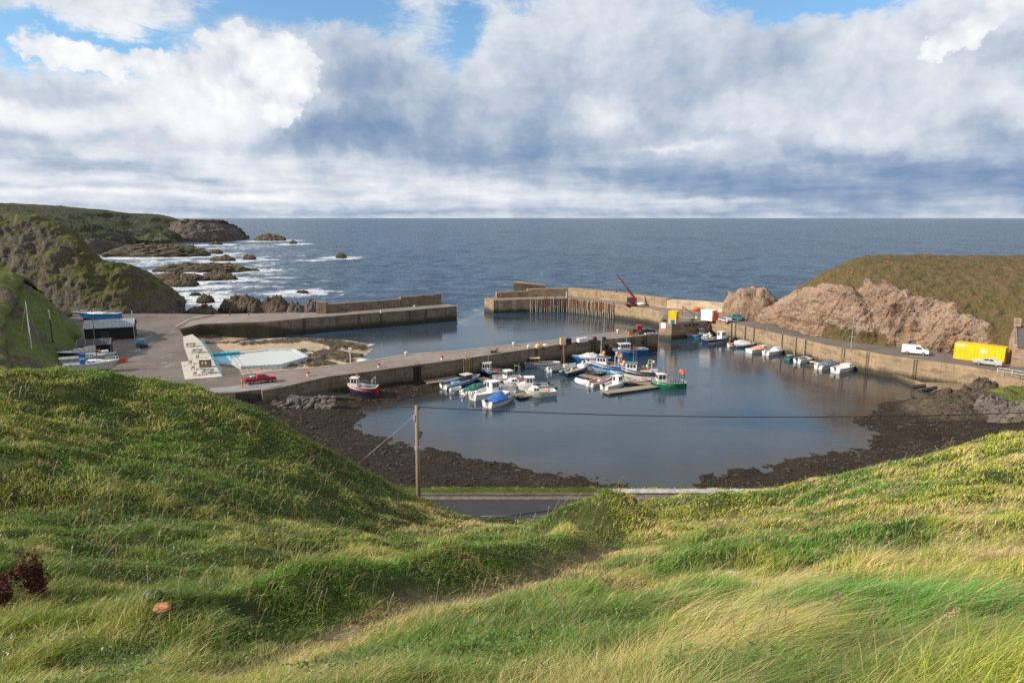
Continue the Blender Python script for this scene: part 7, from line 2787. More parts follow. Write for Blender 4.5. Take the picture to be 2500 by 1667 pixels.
# bays of shuttered concrete under the yard edge
BLUE_RAIL = paint('blue rail paint', (.09, .29, .40), .4)


def railing(name, px, z, mat, label, h=1.1, step=2.0, group=None, mid=True):
    pts = [atz(x, y, z) for x, y in px]
    root = empty(name, pts[0], 0, label, 'railing', group)
    o = pts[0]
    mb = MB()
    for hh in ([h, h * .55] if mid else [h]):
        mb.tube([q - o + Vector((0, 0, hh)) for q in pts], .045, 5)
    mb.build('rail', mat, root)
    for a, b2 in zip(pts[:-1], pts[1:]):
        k = max(1, int((b2 - a).length / step))
        for i in range(k):
            q = a.lerp(b2, i / k) - o
            m2 = MB()
            m2.tube([(q.x, q.y, 0), (q.x, q.y, h)], .045, 5)
            m2.build('post', mat, root)
    q = pts[-1] - o
    m2 = MB()
    m2.tube([(q.x, q.y, 0), (q.x, q.y, h)], .045, 5)
    m2.build('post', mat, root)
    return root


railing('railing', [(492, 837), (511, 864), (527, 893), (543, 920)], 4.14, BLUE_RAIL, 'blue railing along the pool side of the terrace')
railing('railing', [(2434, 911.5), (2470, 918), (2560, 932)], ZQ + .18, paint('white rail paint', (.75, .75, .72), .5), 'white two bar railing at the inner end of the quay', step=3.0)
railing('railing', [(546, 921), (580, 917), (640, 909)], 4.0, paint('thin grey rail', (.3, .28, .26), .6), 'thin grey railing beside the ramp above the sand', step=5.0)


def picnic(px, py, rz, label):
    p = atz(px, py, 4.14)
    r_ = empty('picnic_table', p, rz, label, 'picnic table', 'picnic tables on the terrace')
    g = paint('dark table wood', (.055, .05, .055), .7)
    mb = MB()
    for k in range(4):
        mb.box((0, -.33 + .22 * k, .75), (1.9, .20, .05))
    mb.build('tabletop', paint('grey table wood', (.20, .22, .27), .7), r_)
    for s in (-1, 1):
        mb = MB()
        mb.box((0, s * .78, .45), (1.9, .28, .05))
        mb.build('bench', g, r_)
        mb = MB()
        mb.tube([(s * .7, -.8, 0), (s * .7, -.25, .74)], .05, 4)
        mb.tube([(s * .7, .8, 0), (s * .7, .25, .74)], .05, 4)
        mb.tube([(s * .7, -.78, .40), (s * .7, .78, .40)], .05, 4)
        mb.build('leg_frame', g, r_)


picnic(508, 911, .1, 'picnic table nearest the slip road on the terrace')
picnic(482, 861, .1, 'picnic table in the middle of the terrace by the railing')
picnic(466, 846, .3, 'picnic table near the far tip of the terrace')


def bench(px, py, rz, label):
    p = atz(px, py, 4.14)
    r_ = empty('park_bench', p, rz, label, 'bench', 'black benches on the terrace')
    m = paint('black bench', (.02, .02, .022), .6)
    mb = MB()
    for k in range(3):
        mb.box((0, -.15 + .15 * k, .45), (1.5, .12, .04))
    mb.build('seat', m, r_)
    mb = MB()
    for k in range(3):
        mb.box((0, .28 + .04 * k, .58 + .14 * k), (1.5, .03, .11))
    mb.build('backrest', m, r_)
    for s in (-1, 1):
        mb = MB()
        mb.tube([(s * .6, -.2, 0), (s * .6, -.2, .43), (s * .6, .25, .43), (s * .6, .36, .95)], .04, 4)
        mb.tube([(s * .6, .22, 0), (s * .6, .22, .43)], .04, 4)
        mb.build('leg', m, r_)


for (x, y, lab) in [(465, 888, 'black bench at the head of the row of three on the terrace'), (471, 902, 'middle black bench of the row of three on the terrace'), (476, 916, 'last black bench of the row of three, nearest the road'), (482, 875, 'single black bench beside the wooden kiosk step')]:
    bench(x, y, -1.15, lab)
p = atz(502, 896, 4.14)
r_ = empty('planter_box', p, .15, 'wooden box with a pale lid standing on the terrace', 'box')
mb = MB()
mb.box((0, 0, .75), (1.9, 1.1, 1.5))
mb.build('box_body', paint('brown boards', (.17, .12, .08), .8), r_)
mb = MB()
mb.box((0, 0, 1.54), (2.1, 1.3, .08))
mb.build('lid', CREAM_P, r_)
for x in (-.35, .25):
    mb = MB()
    mb.box((x, -.56, .95), (.25, .03, .5))
    mb.build('notice', WHITE_P, r_)

# pool
pool_px = [(514, 868), (584, 863), (655, 854.5), (714, 854), (744, 871), (681, 889), (591, 893), (558, 887), (527, 886)]
ZPOOL = 1.9
pr = empty('paddling_pool', atz(630, 872, 0), 0, 'pale blue seawater paddling pool set in the sand', 'pool')
pp = [Vector(q) for q in poly(pool_px, ZPOOL)]
cen = sum(pp, Vector((0, 0))) / len(pp)
outp = [q + (q - cen).normalized() * .8 for q in pp]
mb = MB()
n = len(pp)
vs = [(q.x, q.y, ZPOOL + .12) for q in pp] + [(q.x, q.y, ZPOOL + .12) for q in outp] + [(q.x, q.y, .2) for q in outp] + [(q.x, q.y, .8) for q in pp]
fs = []
for i in range(n):
    j = (i + 1) % n
    fs += [(i, j, j + n, i + n), (i + n, j + n, j + 2 * n, i + 2 * n), (j, i, i + 3 * n, j + 3 * n)]
mb.add(vs, fs)
child(mb, 'pool_wall', paint('pool rim', (.50, .56, .58), .7), pr)
m, t = newmat('milky pool water')
ps_ = t.pos()
t.out(t.principled(Base_Color=t.mix(t.noise(ps_, .15, 4), (.36, .40, .395), (.45, .455, .42)), Roughness=.08, IOR=1.33, Normal=t.bump(t.noise(ps_, 1.5, 3), .15, .05)))
mb = MB()
mb.add([(q.x, q.y, ZPOOL - .05) for q in pp], [tuple(range(n))])
child(mb, 'pool_water', m, pr)
# turquoise entry ramp and wall at the shallow end
mb = MB()
a = poly([(512, 867), (584, 862), (586, 865), (514, 871)], ZPOOL)
mb.prism(a, .8, ZPOOL + .55)
child(mb, 'turquoise_wall', paint('turquoise paint', (.03, .33, .42), .5), pr)
mb = MB()
a = poly([(516, 870), (562, 868), (566, 883), (545, 885), (527, 886)], ZPOOL)
mb.prism(a, .8, ZPOOL + .02)
child(mb, 'entry_ramp', paint('sky blue pool paint', (.22, .55, .70), .5), pr)
mb = MB()
a = [atz(517, 872, ZPOOL + .025), atz(524, 886, ZPOOL + .025), atz(543, 884, ZPOOL + .025)]
mb.add([(q.x, q.y, ZPOOL + .026) for q in a], [(0, 1, 2)])
child(mb, 'wet_ramp', MATS['turquoise paint'], pr)

# ================================================================== pier furniture
RW = paint('bollard red', (.50, .06, .05), .5)


def bollard(px, py, z, label, red=True, s=1.0):
    p = atz(px, py, z)
    r_ = empty('mooring_bollard', p, 0, label, 'bollard', 'bollards on the middle pier')
    mb = MB()
    mb.tube([(0, 0, 0), (0, 0, .5 * s)], .26 * s, 8)
    mb.build('stem', WHITE_P if red else PALEGREY_P, r_)
    mb = MB()
    mb.tube([(0, 0, .5 * s), (0, 0, .62 * s), (0, 0, .78 * s)], .34 * s, 8)
    mb.build('cap', RW if red else WHITE_P, r_)


for (x, y, lab, red) in [(752, 917.5, 'red capped bollard nearest the pickup on the middle pier', True), (925, 897, 'red capped bollard above the red fishing boat', True), (1079, 878, 'red capped bollard left of the yellow ladder', True),
                         (991, 868, 'pale bollard on the far edge of the middle pier', False), (1213, 859, 'red capped bollard beside the dark tub on the pier', True), (1290, 851, 'white bollard near the net heap with the white float', False),
                         (1254, 844, 'small pale bollard on the far edge past the pier bend', False), (1508, 812, 'small white bollard on the far edge near the pier head', False)]:
    bollard(x, y, ZD, lab, red)
for (x, y, lab) in [(930, 764, 'pale bollard along the left outer pier, landward one'), (1012, 751, 'pale bollard along the left outer pier, seaward one')]:
    bollard(x, y, ZP, lab, False, .9)
# lamp on the far side of the middle pier
a = atz(856, 886, ZD)
t_ = aty(857, 850, a.y)
r_ = empty('lamp_post', a, 0, 'pale lamp post on the landward half of the middle pier', 'post')
h = t_.z - ZD
mb = MB()
mb.tube([(0, 0, 0), (0, 0, h)], .13, 6, r1=.09)
mb.build('shaft', CREAM_P, r_)
mb = MB()
mb.box((0, 0, h - .1), (.65, .3, .35))
mb.build('lamp_head', WHITE_P, r_, bevel=.03)
a = atz(1474, 828.5, ZD)
t_ = aty(1474, 772, a.y)
r_ = empty('flag_pole', a, 0, 'tall thin pole in a dark base on the middle pier', 'pole')
mb = MB()
mb.tube([(0, 0, .5), (0, 0, t_.z - ZD)], .07, 6, r1=.05)
mb.build('shaft', SILVER_P, r_)
mb = MB()
mb.tube([(0, 0, 0), (0, 0, .6)], .6, 10, r1=.5)
mb.build('base', BLACK, r_)
GC = 'gear standing on the middle pier'
pile_box('fish_tub', 1386, 840, ZD, (1.4, 1.2, 1.3), NAVY_P, 'dark blue tub with a red pole on the middle pier', 'tub', GC, lid=NAVY_P)
pile_box('fish_tub', 1374, 841, ZD, (1.2, 1.0, 1.6), TAN_P, 'tan slatted crate beside the dark blue tub', 'crate', GC)
pile_box('fish_tub', 1422, 834, ZD, (2.6, 1.0, .75), WHITE_P, 'long white box on the edge of the middle pier', 'box', GC, rz=.55, lid=WHITE_P)
pile_box('fish_tub', 1463, 829.5, ZD, (1.2, .8, .35), WHITE_P, 'flat white tub left of the tall thin pole', 'tub', GC)
pile_box('fish_tub', 1452, 830, ZD, (.7, .7, .8), paint('dark brown tub', (.06, .03, .025), .7), 'small dark brown tub near the tall thin pole', 'tub', GC)
pile_box('fish_tub', 1205, 861, ZD, (1.3, 1.0, .5), DARKGREY_P, 'dark low tub beside the red capped bollard', 'tub', GC)
p = atz(1323, 848, ZD)
r_ = empty('net_heap', p, .5, 'brown net heap with a white float on the pier edge', 'net heap', GC)
mb = MB()
mb.ball((-.9, 0, .3), .8, 8, sc=(1.1, .8, .8))
mb.build('net', TAN_P, r_)
mb = MB()
mb.ball((.9, 0, .3), .55, 10, sc=(1.5, .8, .8))
mb.build('white_float', WHITE_P, r_, smooth=True)


def creel(px, py, z, rz, mat, label, s=1.0):
    p = atz(px, py, z)
    r_ = empty('lobster_creel', p, rz, label, 'creel', 'creels at the pier head')
    mb = MB()
    mb.box((0, 0, .06), (1.2 * s, .7 * s, .08))
    for x in (-.55, 0, .55):
        pts = [(x * s, .33 * s * math.cos(a), .08 + .55 * s * math.sin(a)) for a in np.linspace(0, math.pi, 7)]
        mb.tube(pts, .04, 4)
    mb.build('frame', DARKGREY_P, r_)
    mb = MB()
    vs, n_ = [], 7
    for x in (-.53, .53):
        vs += [(x * s, .30 * s * math.cos(a), .09 + .50 * s * math.sin(a)) for a in np.linspace(0, math.pi, n_)]
    mb.add(vs, [(i, i + 1, i + 1 + n_, i + n_) for i in range(n_ - 1)] + [tuple(range(n_)), tuple(range(2 * n_ - 1, n_ - 1, -1))])
    mb.build('netting', mat, r_)


NETG = paint('green net', (.025, .10, .065), .9)
NETB = paint('black net', (.025, .025, .028), .9)
for k, (x, y, zz, m_, lab) in enumerate([(1540, 812.5, ZD, NETG, 'green creel, leftmost at the pier head'), (1552, 811.5, ZD, NETG, 'green creel left of the red crate'), (1570, 812.5, ZD, NETG, 'green creel right of the red crate'),
                                         (1584, 812, ZD, NETB, 'black creel in the middle of the dark row at the pier head'), (1592, 811.5, ZD, NETB, 'black creel at the outer end of the dark row'), (1577, 810.5, ZD, NETB, 'black creel at the inner end of the dark row'),
                                         (1556, 815, ZD, NETG, 'green creel in front of the row at the pier head'), (1547, 811, ZD + .62, NETG, 'green creel stacked on top of two others')]):
    creel(x, y, zz, .5 + .2 * math.sin(k * 3), m_, lab, 1.35)
pile_box('fish_tub', 1560, 813.5, ZD, (1.3, 1.1, 1.9), RED_P, 'tall red crate among the creels at the pier head', 'crate', GC, lid=REDDECK)
pile_box('fish_tub', 1540, 817, ZD, (1.3, .9, .7), ORANGE_P, 'orange tub at the front edge of the pier head', 'tub', GC)
pile_box('fish_tub', 1552, 816.5, ZD, (1.2, .9, .6), TAN_P, 'tan tub next to the orange tub', 'tub', GC)
pile_box('fish_tub', 1585, 816, ZD, (2.4, .9, .35), PALEGREY_P, 'flat pale tray on the outer corner of the pier', 'tray', GC, rz=.4)
# lifebuoy stations
for (px, py, z, off, lab) in [(967, 750, ZP, 1.1, 'orange lifebuoy on the parapet of the left pier'), (1220, 727, ZR, 1.1, 'orange lifebuoy at the head of the right pier')]:
    p = atz(px, py, z)
    r_ = empty('lifebuoy', (p.x, p.y - .18, z + off), 0, lab, 'lifebuoy', 'lifebuoys on the parapets')
    mb = MB()
    mb.box((0, .1, .1), (1.3, .1, 1.5))
    mb.build('backboard', RED_P, r_)
    mb = MB()
    mb.tube([(.42 * math.cos(a), -.05, .42 * math.sin(a)) for a in np.linspace(0, 2 * math.pi, 17)], .12, 6, cap=False)
    mb.build('ring', ORANGE_P, r_)
mb = MB()
p = atz(1383, 726, ZR)
mb.tube([(p.x, p.y, ZR), (p.x, p.y, ZR + 2.0)], .25, 8, r1=.18)
tag(mb.build('marker_post', PALEGREY_P), 'pale marker post in the elbow of the right pier', 'post')
p = atz(678, 965, 2.6)
mb = MB()
mb.tube([(p.x, p.y, 1.8), (p.x, p.y, aty(678, 946, p.y).z)], .14, 8)
tag(mb.build('mooring_post', paint('pale post paint', (.55, .52, .46), .7)), 'short pale post standing beside the slipway', 'post')

# ================================================================== stone house at the right edge
pc = atz(2471, 893, ZQ)
hz = empty('stone_house', pc, R(-28), 'pink stone house with a slate roof and gable chimney', 'house')
SANDST = concrete_mat('pink house stone', (.40, .27, .19), (.24, .16, .11), warm=(.45, .31, .23), tide=(-9, -8))
SLATE = paint('slate roof', (.10, .085, .085), .7, scale=4)
L, W, H, Rg = 12.0, 6.5, 3.8, 3.4
mb = MB()
mb.add([(0, 0, -.2), (L, 0, -.2), (L, W, -.2), (0, W, -.2), (0, 0, H), (L, 0, H), (L, W, H), (0, W, H), (0, W / 2, H + Rg), (L, W / 2, H + Rg)],
       [(0, 1, 5, 4), (2, 3, 7, 6), (1, 2, 6, 9, 5), (3, 0, 4, 8, 7)])
mb.build('wall', SANDST, hz)
mb = MB()
for s in (0, 1):
    y0 = -.25 if s == 0 else W + .25
    zz = H - .25 * Rg / (W / 2) + .05
    q = [(.35, y0, zz), (L, y0, zz), (L, W / 2, H + Rg + .05), (.35, W / 2, H + Rg + .05)]
    q2 = [(a, b2, c2 + .1) for a, b2, c2 in q]
    mb.add(q + q2, [(4, 5, 6, 7), (0, 1, 5, 4), (3, 0, 4, 7)] if s == 0 else [(7, 6, 5, 4), (4, 5, 1, 0), (7, 4, 0, 3)])
rf = mb.build('roof', SLATE, hz)
mb = MB()
for s in (0, 1):
    y0 = -.1 if s == 0 else W + .1
    mb.add([(-.05, y0, H - .05), (.4, y0, H - .05), (.4, W / 2, H + Rg + .25), (-.05, W / 2, H + Rg + .25), (-.05, y0, H + .3), (.4, y0, H + .3), (.4, W / 2, H + Rg + .45), (-.05, W / 2, H + Rg + .45)],
           [(4, 5, 6, 7), (0, 1, 5, 4), (1, 2, 6, 5), (3, 0, 4, 7), (7, 6, 5, 4)])
mb.build('gable_coping', paint('pale coping stone', (.42, .34, .26), .8), hz)
mb = MB()
mb.box((.45, W / 2, H + Rg + .7), (.9, 1.6, 1.3))
mb.box((.45, W / 2, H + Rg + 1.42), (1.1, 1.8, .15))
mb.build('chimney', SANDST, rf)
mb = MB()
mb.box((5.5, -.03, 1.1), (1.1, .1, 2.2))
mb.build('door', paint('dark door', (.06, .05, .05), .6), hz)
for x in (2.5, 8.5):
    mb = MB()
    mb.box((x, -.02, 2.1), (1.1, .08, 1.4))
    o = mb.build('window', GLASS, hz)
    mb = MB()
    mb.box((x, -.08, 1.32), (1.3, .2, .12))
    mb.build('sill', MATS['pale coping stone'], o)

# ================================================================== utility pole, stay and cable
pz = float(hill_z(np.array([aty(1022, 1236, 48.2).x]), np.array([48.2]))[0])
px_ = aty(1022, 1236, 48.2).x
top = aty(1017, 990, 48.2)
r_ = empty('utility_pole', (px_, 48.2, pz), 0, 'brown wooden utility pole beside the coast road', 'utility pole')
mb = MB()
mb.tube([(0, 0, -1.0), ((top.x - px_) * .5, 0, (top.z - pz) * .5), (top.x - px_, 0, top.z - pz)], .185, 10, r1=.14)
mt, t = newmat('pole timber')
pp_ = t.pos()
n1 = t.noise(t.scaled(pp_, (9, 9, .5)), 1, 5, .6)
t.out(t.principled(Base_Color=t.mix(n1, (.16, .108, .07), (.31, .23, .16)), Roughness=.85, Normal=t.bump(n1, .5, .03)))
mb.build('shaft', mt, r_, smooth=True)
hh = top.z - pz
mb = MB()
mb.tube([(top.x - px_, 0, hh - 3.35), (top.x - px_, 0, hh - 3.1)], .22, 10)
mb.build('steel_band', SILVER_P, r_)
mb = MB()
mb.box((top.x - px_ - .18, -.05, hh - .95), (.16, .2, .45))
mb.build('junction_box', PALEGREY_P, r_)
mb = MB()
mb.add([(0, 0, hh - 1.9), (.55, -.02, hh - 1.95), (.30, 0, hh - 2.45), (0, 0, hh - 2.6), (0, .03, hh - 1.9), (.55, .01, hh - 1.95), (.30, .03, hh - 2.45), (0, .03, hh - 2.6)], [(0, 3, 2, 1), (4, 5, 6, 7), (0, 1, 5, 4), (1, 2, 6, 5), (2, 3, 7, 6)])
mb.build('bracket_sign', GREY_P, r_)
mb = MB()
for s in (-.18, .18):
    mb.tube([(top.x - px_ + s, 0, hh - .25), (top.x - px_ + s, 0, hh - .1)], .05, 6)
mb.tube([(top.x - px_ - .22, 0, hh - .25), (top.x - px_ + .22, 0, hh - .25)], .04, 5)
mb.build('insulator', DARKGREY_P, r_)
CABLE = paint('black cable', (.015, .015, .016), .6)
end = aty(2760, 996, 47)
pts = []
a = top + Vector((.18, 0, -.1))
for i in range(41):
    f = i / 40
    q = a.lerp(end, f)
    q.z -= 1.15 * 4 * f * (1 - f) * .62
    pts.append(q)
mb = MB()
mb.tube(pts, .035, 5)
tag(mb.build('overhead_cable', CABLE), 'thin black cable running from the pole across the bay to the right', 'cable', 'overhead cables')
end = aty(-400, 1003, 55)
pts = []
a = top + Vector((-.18, 0, -.1))
for i in range(31):
    f = i / 30
    q = a.lerp(end, f)
    q.z -= .9 * 4 * f * (1 - f) * .6
    pts.append(q)
mb = MB()
mb.tube(pts, .022, 5)
tag(mb.build('overhead_cable', CABLE), 'thinner black cable running from the pole to the left', 'cable', 'overhead cables')
an = aty(846, 1134, 44)
an.z = float(hill_z(np.array([an.x]), np.array([an.y]))[0])
mb = MB()
mb.tube([top + Vector((0, 0, -.6)), an], .02, 4)
tag(mb.build('stay_wire', paint('stay steel', (.45, .43, .40), .5)), 'pale stay wire slanting from the pole to the grassy crest', 'wire')


# ================================================================== people
def person(px, py, z, face, label, jacket, trousers, skin=(.50, .33, .25), hairc=(.05, .035, .03), reach=False):
    p = atz(px, py, z)
    root = empty('person', p, face, label, 'person')
    J = {}
    V, E, Rd = [], [], []

    def v(name, x, y, zz, r):
        J[name] = len(V)
        V.append((x, y, zz))
        Rd.append(r)

    def e(*names):
        for a, b2 in zip(names[:-1], names[1:]):
            E.append((J[a], J[b2]))
    v('pelvis', 0, 0, .95, .135)
    v('waist', 0, 0, 1.10, .125)
    v('chest', .01, 0, 1.32, .150)
    v('neck', .01, 0, 1.50, .055)
    v('jaw', .03, 0, 1.58, .075)
    v('head', .02, 0, 1.68, .095)
    v('crown', .01, 0, 1.77, .06)
    v('nose', .12, 0, 1.65, .018)
    e('pelvis', 'waist', 'chest', 'neck', 'jaw', 'head', 'crown')
    e('head', 'nose')
    for s, n in ((1, 'l'), (-1, 'r')):
        k = .10 * s
        v('hip' + n, 0, .095 * s, .90, .095)
        v('knee' + n, .03 + k * .2, .10 * s, .50, .065)
        v('ankle' + n, -.01 + k * .4, .10 * s, .09, .045)
        v('toe' + n, .17 + k * .4, .11 * s, .035, .035)
        e('pelvis', 'hip' + n, 'knee' + n, 'ankle' + n, 'toe' + n)
        v('shoulder' + n, .0, .19 * s, 1.43, .065)
        if reach:
            v('elbow' + n, .20, .24 * s, 1.22, .045)
            v('wrist' + n, .42, .16 * s, 1.20, .032)
            hd = Vector((1, -.1 * s, -.1))
        else:
            v('elbow' + n, -.02, .26 * s, 1.14, .045)
            v('wrist' + n, .06, .27 * s, .90, .032)
            hd = Vector((.15, 0, -1))
        e('chest', 'shoulder' + n, 'elbow' + n, 'wrist' + n)
        w0 = Vector(V[J['wrist' + n]])
        hd.normalize()
        side = Vector((0, 1, 0)) if reach else Vector((1, 0, .15)).normalized()
        v('palm' + n, *(w0 + hd * .08), .034)
        e('wrist' + n, 'palm' + n)
        for q in range(4):
            kn = w0 + hd * .10 + side * (-.03 + .02 * q)
            tp2 = kn + hd * (.075 + .01 * (q in (1, 2))) + Vector((.01, -.015 * s, 0))
            v('kn%d%s' % (q, n), *kn, .0095)
            v('ft%d%s' % (q, n), *tp2, .008)
            e('palm' + n, 'kn%d%s' % (q, n), 'ft%d%s' % (q, n))
        tb_ = w0 + hd * .05 + side * .045
        v('th' + n, *tb_, .011)
        v('tt' + n, *(tb_ + hd * .05 + side * .015), .009)
        e('wrist' + n, 'th' + n, 'tt' + n)
    me = bpy.data.meshes.new('body')
    me.from_pydata(V, E, [])
    o = bpy.data.objects.new('body_skin', me)
    COL.objects.link(o)
    md = o.modifiers.new('skin', 'SKIN')
    for i, r in enumerate(Rd):
        me.skin_vertices[0].data[i].radius = (r, r)
    me.skin_vertices[0].data[0].use_root = True
    sm = o.modifiers.new('sub', 'SUBSURF')
    sm.levels = sm.render_levels = 1
    dg = bpy.context.evaluated_depsgraph_get()
    me2 = bpy.data.meshes.new_from_object(o.evaluated_get(dg))
    bpy.data.objects.remove(o)
    me2.name = 'body'
    me2.materials.clear()
    for mm in (paint('skin', skin, .6, dirt=.05), jacket, trousers, BLACK):
        me2.materials.append(mm)
    for f in me2.polygons:
        c = f.center
        hand = (c.z < .93 and abs(c.y) > .2) or (reach and c.x > .40)
        f.material_index = 0 if (c.z > 1.50 or hand) else (1 if c.z > .93 else (2 if c.z > .10 else 3))
        f.use_smooth = True
    ob = bpy.data.objects.new('body', me2)
    COL.objects.link(ob)
    ob.parent = root
    mb = MB()
    mb.ball((-.005, 0, 1.72), .115, 10, sc=(1, .92, .85))
    mb.build('hair', paint('dark hair', hairc, .8), root, smooth=True)
    return root


ORNG = paint('orange oilskin', (.75, .13, .02), .6, dirt=.1)
DKC = paint('dark coat', (.025, .027, .032), .8)
person(592, 947, 4.0, R(65), 'person in orange oilskins standing behind the red pickup', ORNG, ORNG, reach=True)
person(562, 771, ZP, R(10), 'person in dark clothes walking on the left pier, landward one', DKC, DKC)
person(607, 770, ZP, R(10), 'person in dark clothes walking on the left pier, seaward one', DKC, DKC)

# ================================================================== armour stones and beach cobbles
def stones_mesh(name, pts, mat):
    """many boulders as one heap: pts (x, y, z, size)"""
    base = bmesh.new()
    bmesh.ops.create_icosphere(base, subdivisions=1, radius=1.0)
    bv = np.array([v.co[:] for v in base.verts])
    bf = np.array([[v.index for v in f.verts] for f in base.faces])
    base.free()
    rg = np.random.default_rng(4)
    V, Fc = [], []
    for i, (x, y, z, s) in enumerate(pts):
        a = rg.uniform(0, 6.28)
        sc = s * rg.uniform(.6, 1.15, 3) * np.array([1, 1, .72])
        v = bv * (1 + rg.uniform(-.22, .22, (len(bv), 1)))
        v = v * sc
        c, s_ = math.cos(a), math.sin(a)
        v = np.stack([v[:, 0] * c - v[:, 1] * s_, v[:, 0] * s_ + v[:, 1] * c, v[:, 2]], 1)
        V.append(v + np.array([x, y, z]))
        Fc.append(bf + i * len(bv))
    return np_mesh(name, np.concatenate(V), np.concatenate(Fc), mat, smooth=False)


rg = random.Random(9)
pts = []
for k in range(420):
    f = rg.random()
    px = 545 + 270 * f
    py = rg.uniform(970, 996) - (6 if px < 600 else 0) + rg.gauss(0, 1.5)
    z = np.interp(py, [966, 1000], [2.7, 0.9]) - 0.4 + .35 * rg.random()
    q = atz(px, py, z)
    pts.append((q.x, q.y, z, rg.uniform(.30, .85)))
ob = struct(stones_mesh('boulder_pile', pts, rock_mat('dark armour stone', (.10, .085, .072), (.15, .128, .108), (.24, .21, .18), (.03, .025, .02), scale=2.0)), 'stuff')
tag(ob, 'heap of grey boulders shoring up the bank below the slipway', 'boulders')
# loose cobbles and weed clumps over the shore
sv = np.empty(len(bpy.data.objects['shore'].data.vertices) * 3, np.float32)
bpy.data.objects['shore'].data.vertices.foreach_get('co', sv)
sv = sv.reshape(-1, 3)
r2 = np.random.default_rng(8)
cand = sv[(sv[:, 2] > -.05) & (sv[:, 1] > 62)]
dd = cand[r2.integers(0, len(cand), 9000)]
sz = r2.uniform(.06, .26, len(dd)) * np.where(r2.random(len(dd)) < .08, 2.0, 1)
pts = [(x + r2.uniform(-.2, .2), y + r2.uniform(-.2, .2), z + .01, s) for (x, y, z), s in zip(dd, sz)]
ob = struct(stones_mesh('shore_cobbles', pts, rock_mat('weedy cobble', (.032, .025, .018), (.055, .043, .031), (.14, .115, .095), (.02, .015, .01), scale=3.0)), 'stuff')
tag(ob, 'dark weed covered cobbles strewn over the tidal shore', 'cobbles')
# crags at the right end of the shore
for k, (l, r, b_, t_, z, lab) in enumerate([(2290, 2345, 975, 948, .8, 'tan weedy rock lump nearest the black baulks'), (2335, 2410, 985, 945, 1.0, 'dark craggy rock in the middle of the right shore'), (2385, 2460, 1010, 968, 1.2, 'grey cracked rock below the grass patch on the right shore'), (2440, 2560, 1030, 985, 1.5, 'broad brown rock at the right edge of the shore'), (2370, 2450, 958, 925, 1.6, 'dark rock against the foot of the quay wall')]):
    o = rock_mound('shore_rock', l, r, b_, t_, M_greyrock if k in (2, 3) else M_coast, depth=.7, zb=z, seed=140 + k * 7, nu=80, nv=26)
    tag(o, lab, 'rock', 'rocks on the right shore')


# ================================================================== small things in the grass
def ground(px, py, y):
    p = aty(px, py, y)
    p.z = float(hill_z(np.array([p.x]), np.array([p.y]))[0])
    return p


def ray_ground(px, py):
    a, w_, v = ray(px, py)
    t = np.linspace(2, 80, 1600)
    z = hill_z(a * t, w_ * t)
    h = EYE + v * t
    i = np.argmax(h < z)
    return Vector((a * t[i], w_ * t[i], z[i]))


DOCK = paint('dead dock brown', (.12, .036, .020), .9)
for (px, py, h, lab) in [(120, 1475, 1.0, 'tall dead brown dock plant in the lower left grass'), (25, 1500, .7, 'shorter dead brown dock plant at the left edge')]:
    p = ray_ground(px, py)
    r_ = empty('dock_plant', p, 0, lab, 'plant', 'dead dock plants')
    rg = random.Random(int(px))
    ms, ml = MB(), MB()
    for k in range(9):
        a = rg.uniform(0, 6.28)
        lean = rg.uniform(.05, .35)
        top_ = Vector((lean * math.cos(a) - .30, lean * math.sin(a), h * rg.uniform(.65, 1)))
        ms.tube([(0.04 * math.cos(a), .04 * math.sin(a), -.1), top_ * .5, top_], .012, 4, r1=.005)
        for q in range(240):
            f = rg.uniform(.2, 1)
            c = top_ * f + Vector((rg.gauss(0, .035), rg.gauss(0, .035), rg.gauss(0, .03)))
            s = rg.uniform(.018, .05)
            u = Vector((rg.gauss(0, 1), rg.gauss(0, 1), rg.gauss(0, 1))).normalized() * s
            w2 = Vector((rg.gauss(0, 1), rg.gauss(0, 1), rg.gauss(0, 1))).normalized() * s
            ml.add([c - u, c + w2, c + u], [(0, 1, 2)])
    ms.build('stem', DOCK, r_)
    ml.build('seed_head', DOCK, r_)
# dead umbel stalks
UMB = paint('dry umbel', (.30, .22, .12), .9)
for (px, py, h, lab) in [(1430, 1535, .60, 'dry branching umbel stalk left of the green hummock'), (1385, 1538, .45, 'shorter dry umbel stalk beside the branching one'), (1480, 1545, .52, 'slanting dry umbel stalk with a spread head')]:
    p = ray_ground(px, py)
    r_ = empty('umbel_stalk', p, 0, lab, 'plant', 'dry umbel stalks')
    rg = random.Random(int(px))
    ms, ml = MB(), MB()
    tp3 = Vector((rg.uniform(-.2, .3), rg.uniform(-.1, .1), h))
    ms.tube([(0, 0, -.1), tp3 * .5 + Vector((.03, 0, 0)), tp3], .006, 5, r1=.004)
    for k in range(14):
        a = rg.uniform(0, 6.28)
        e_ = tp3 + Vector((.08 * math.cos(a), .08 * math.sin(a), rg.uniform(.02, .12)))
        ml.tube([tp3, e_], .0022, 3)
        for q in range(5):
            ml.ball(e_ + Vector((rg.gauss(0, .012), rg.gauss(0, .012), rg.gauss(0, .008))), .005, 4)
    ms.build('stem', UMB, r_)
    ml.build('umbel', UMB, r_)
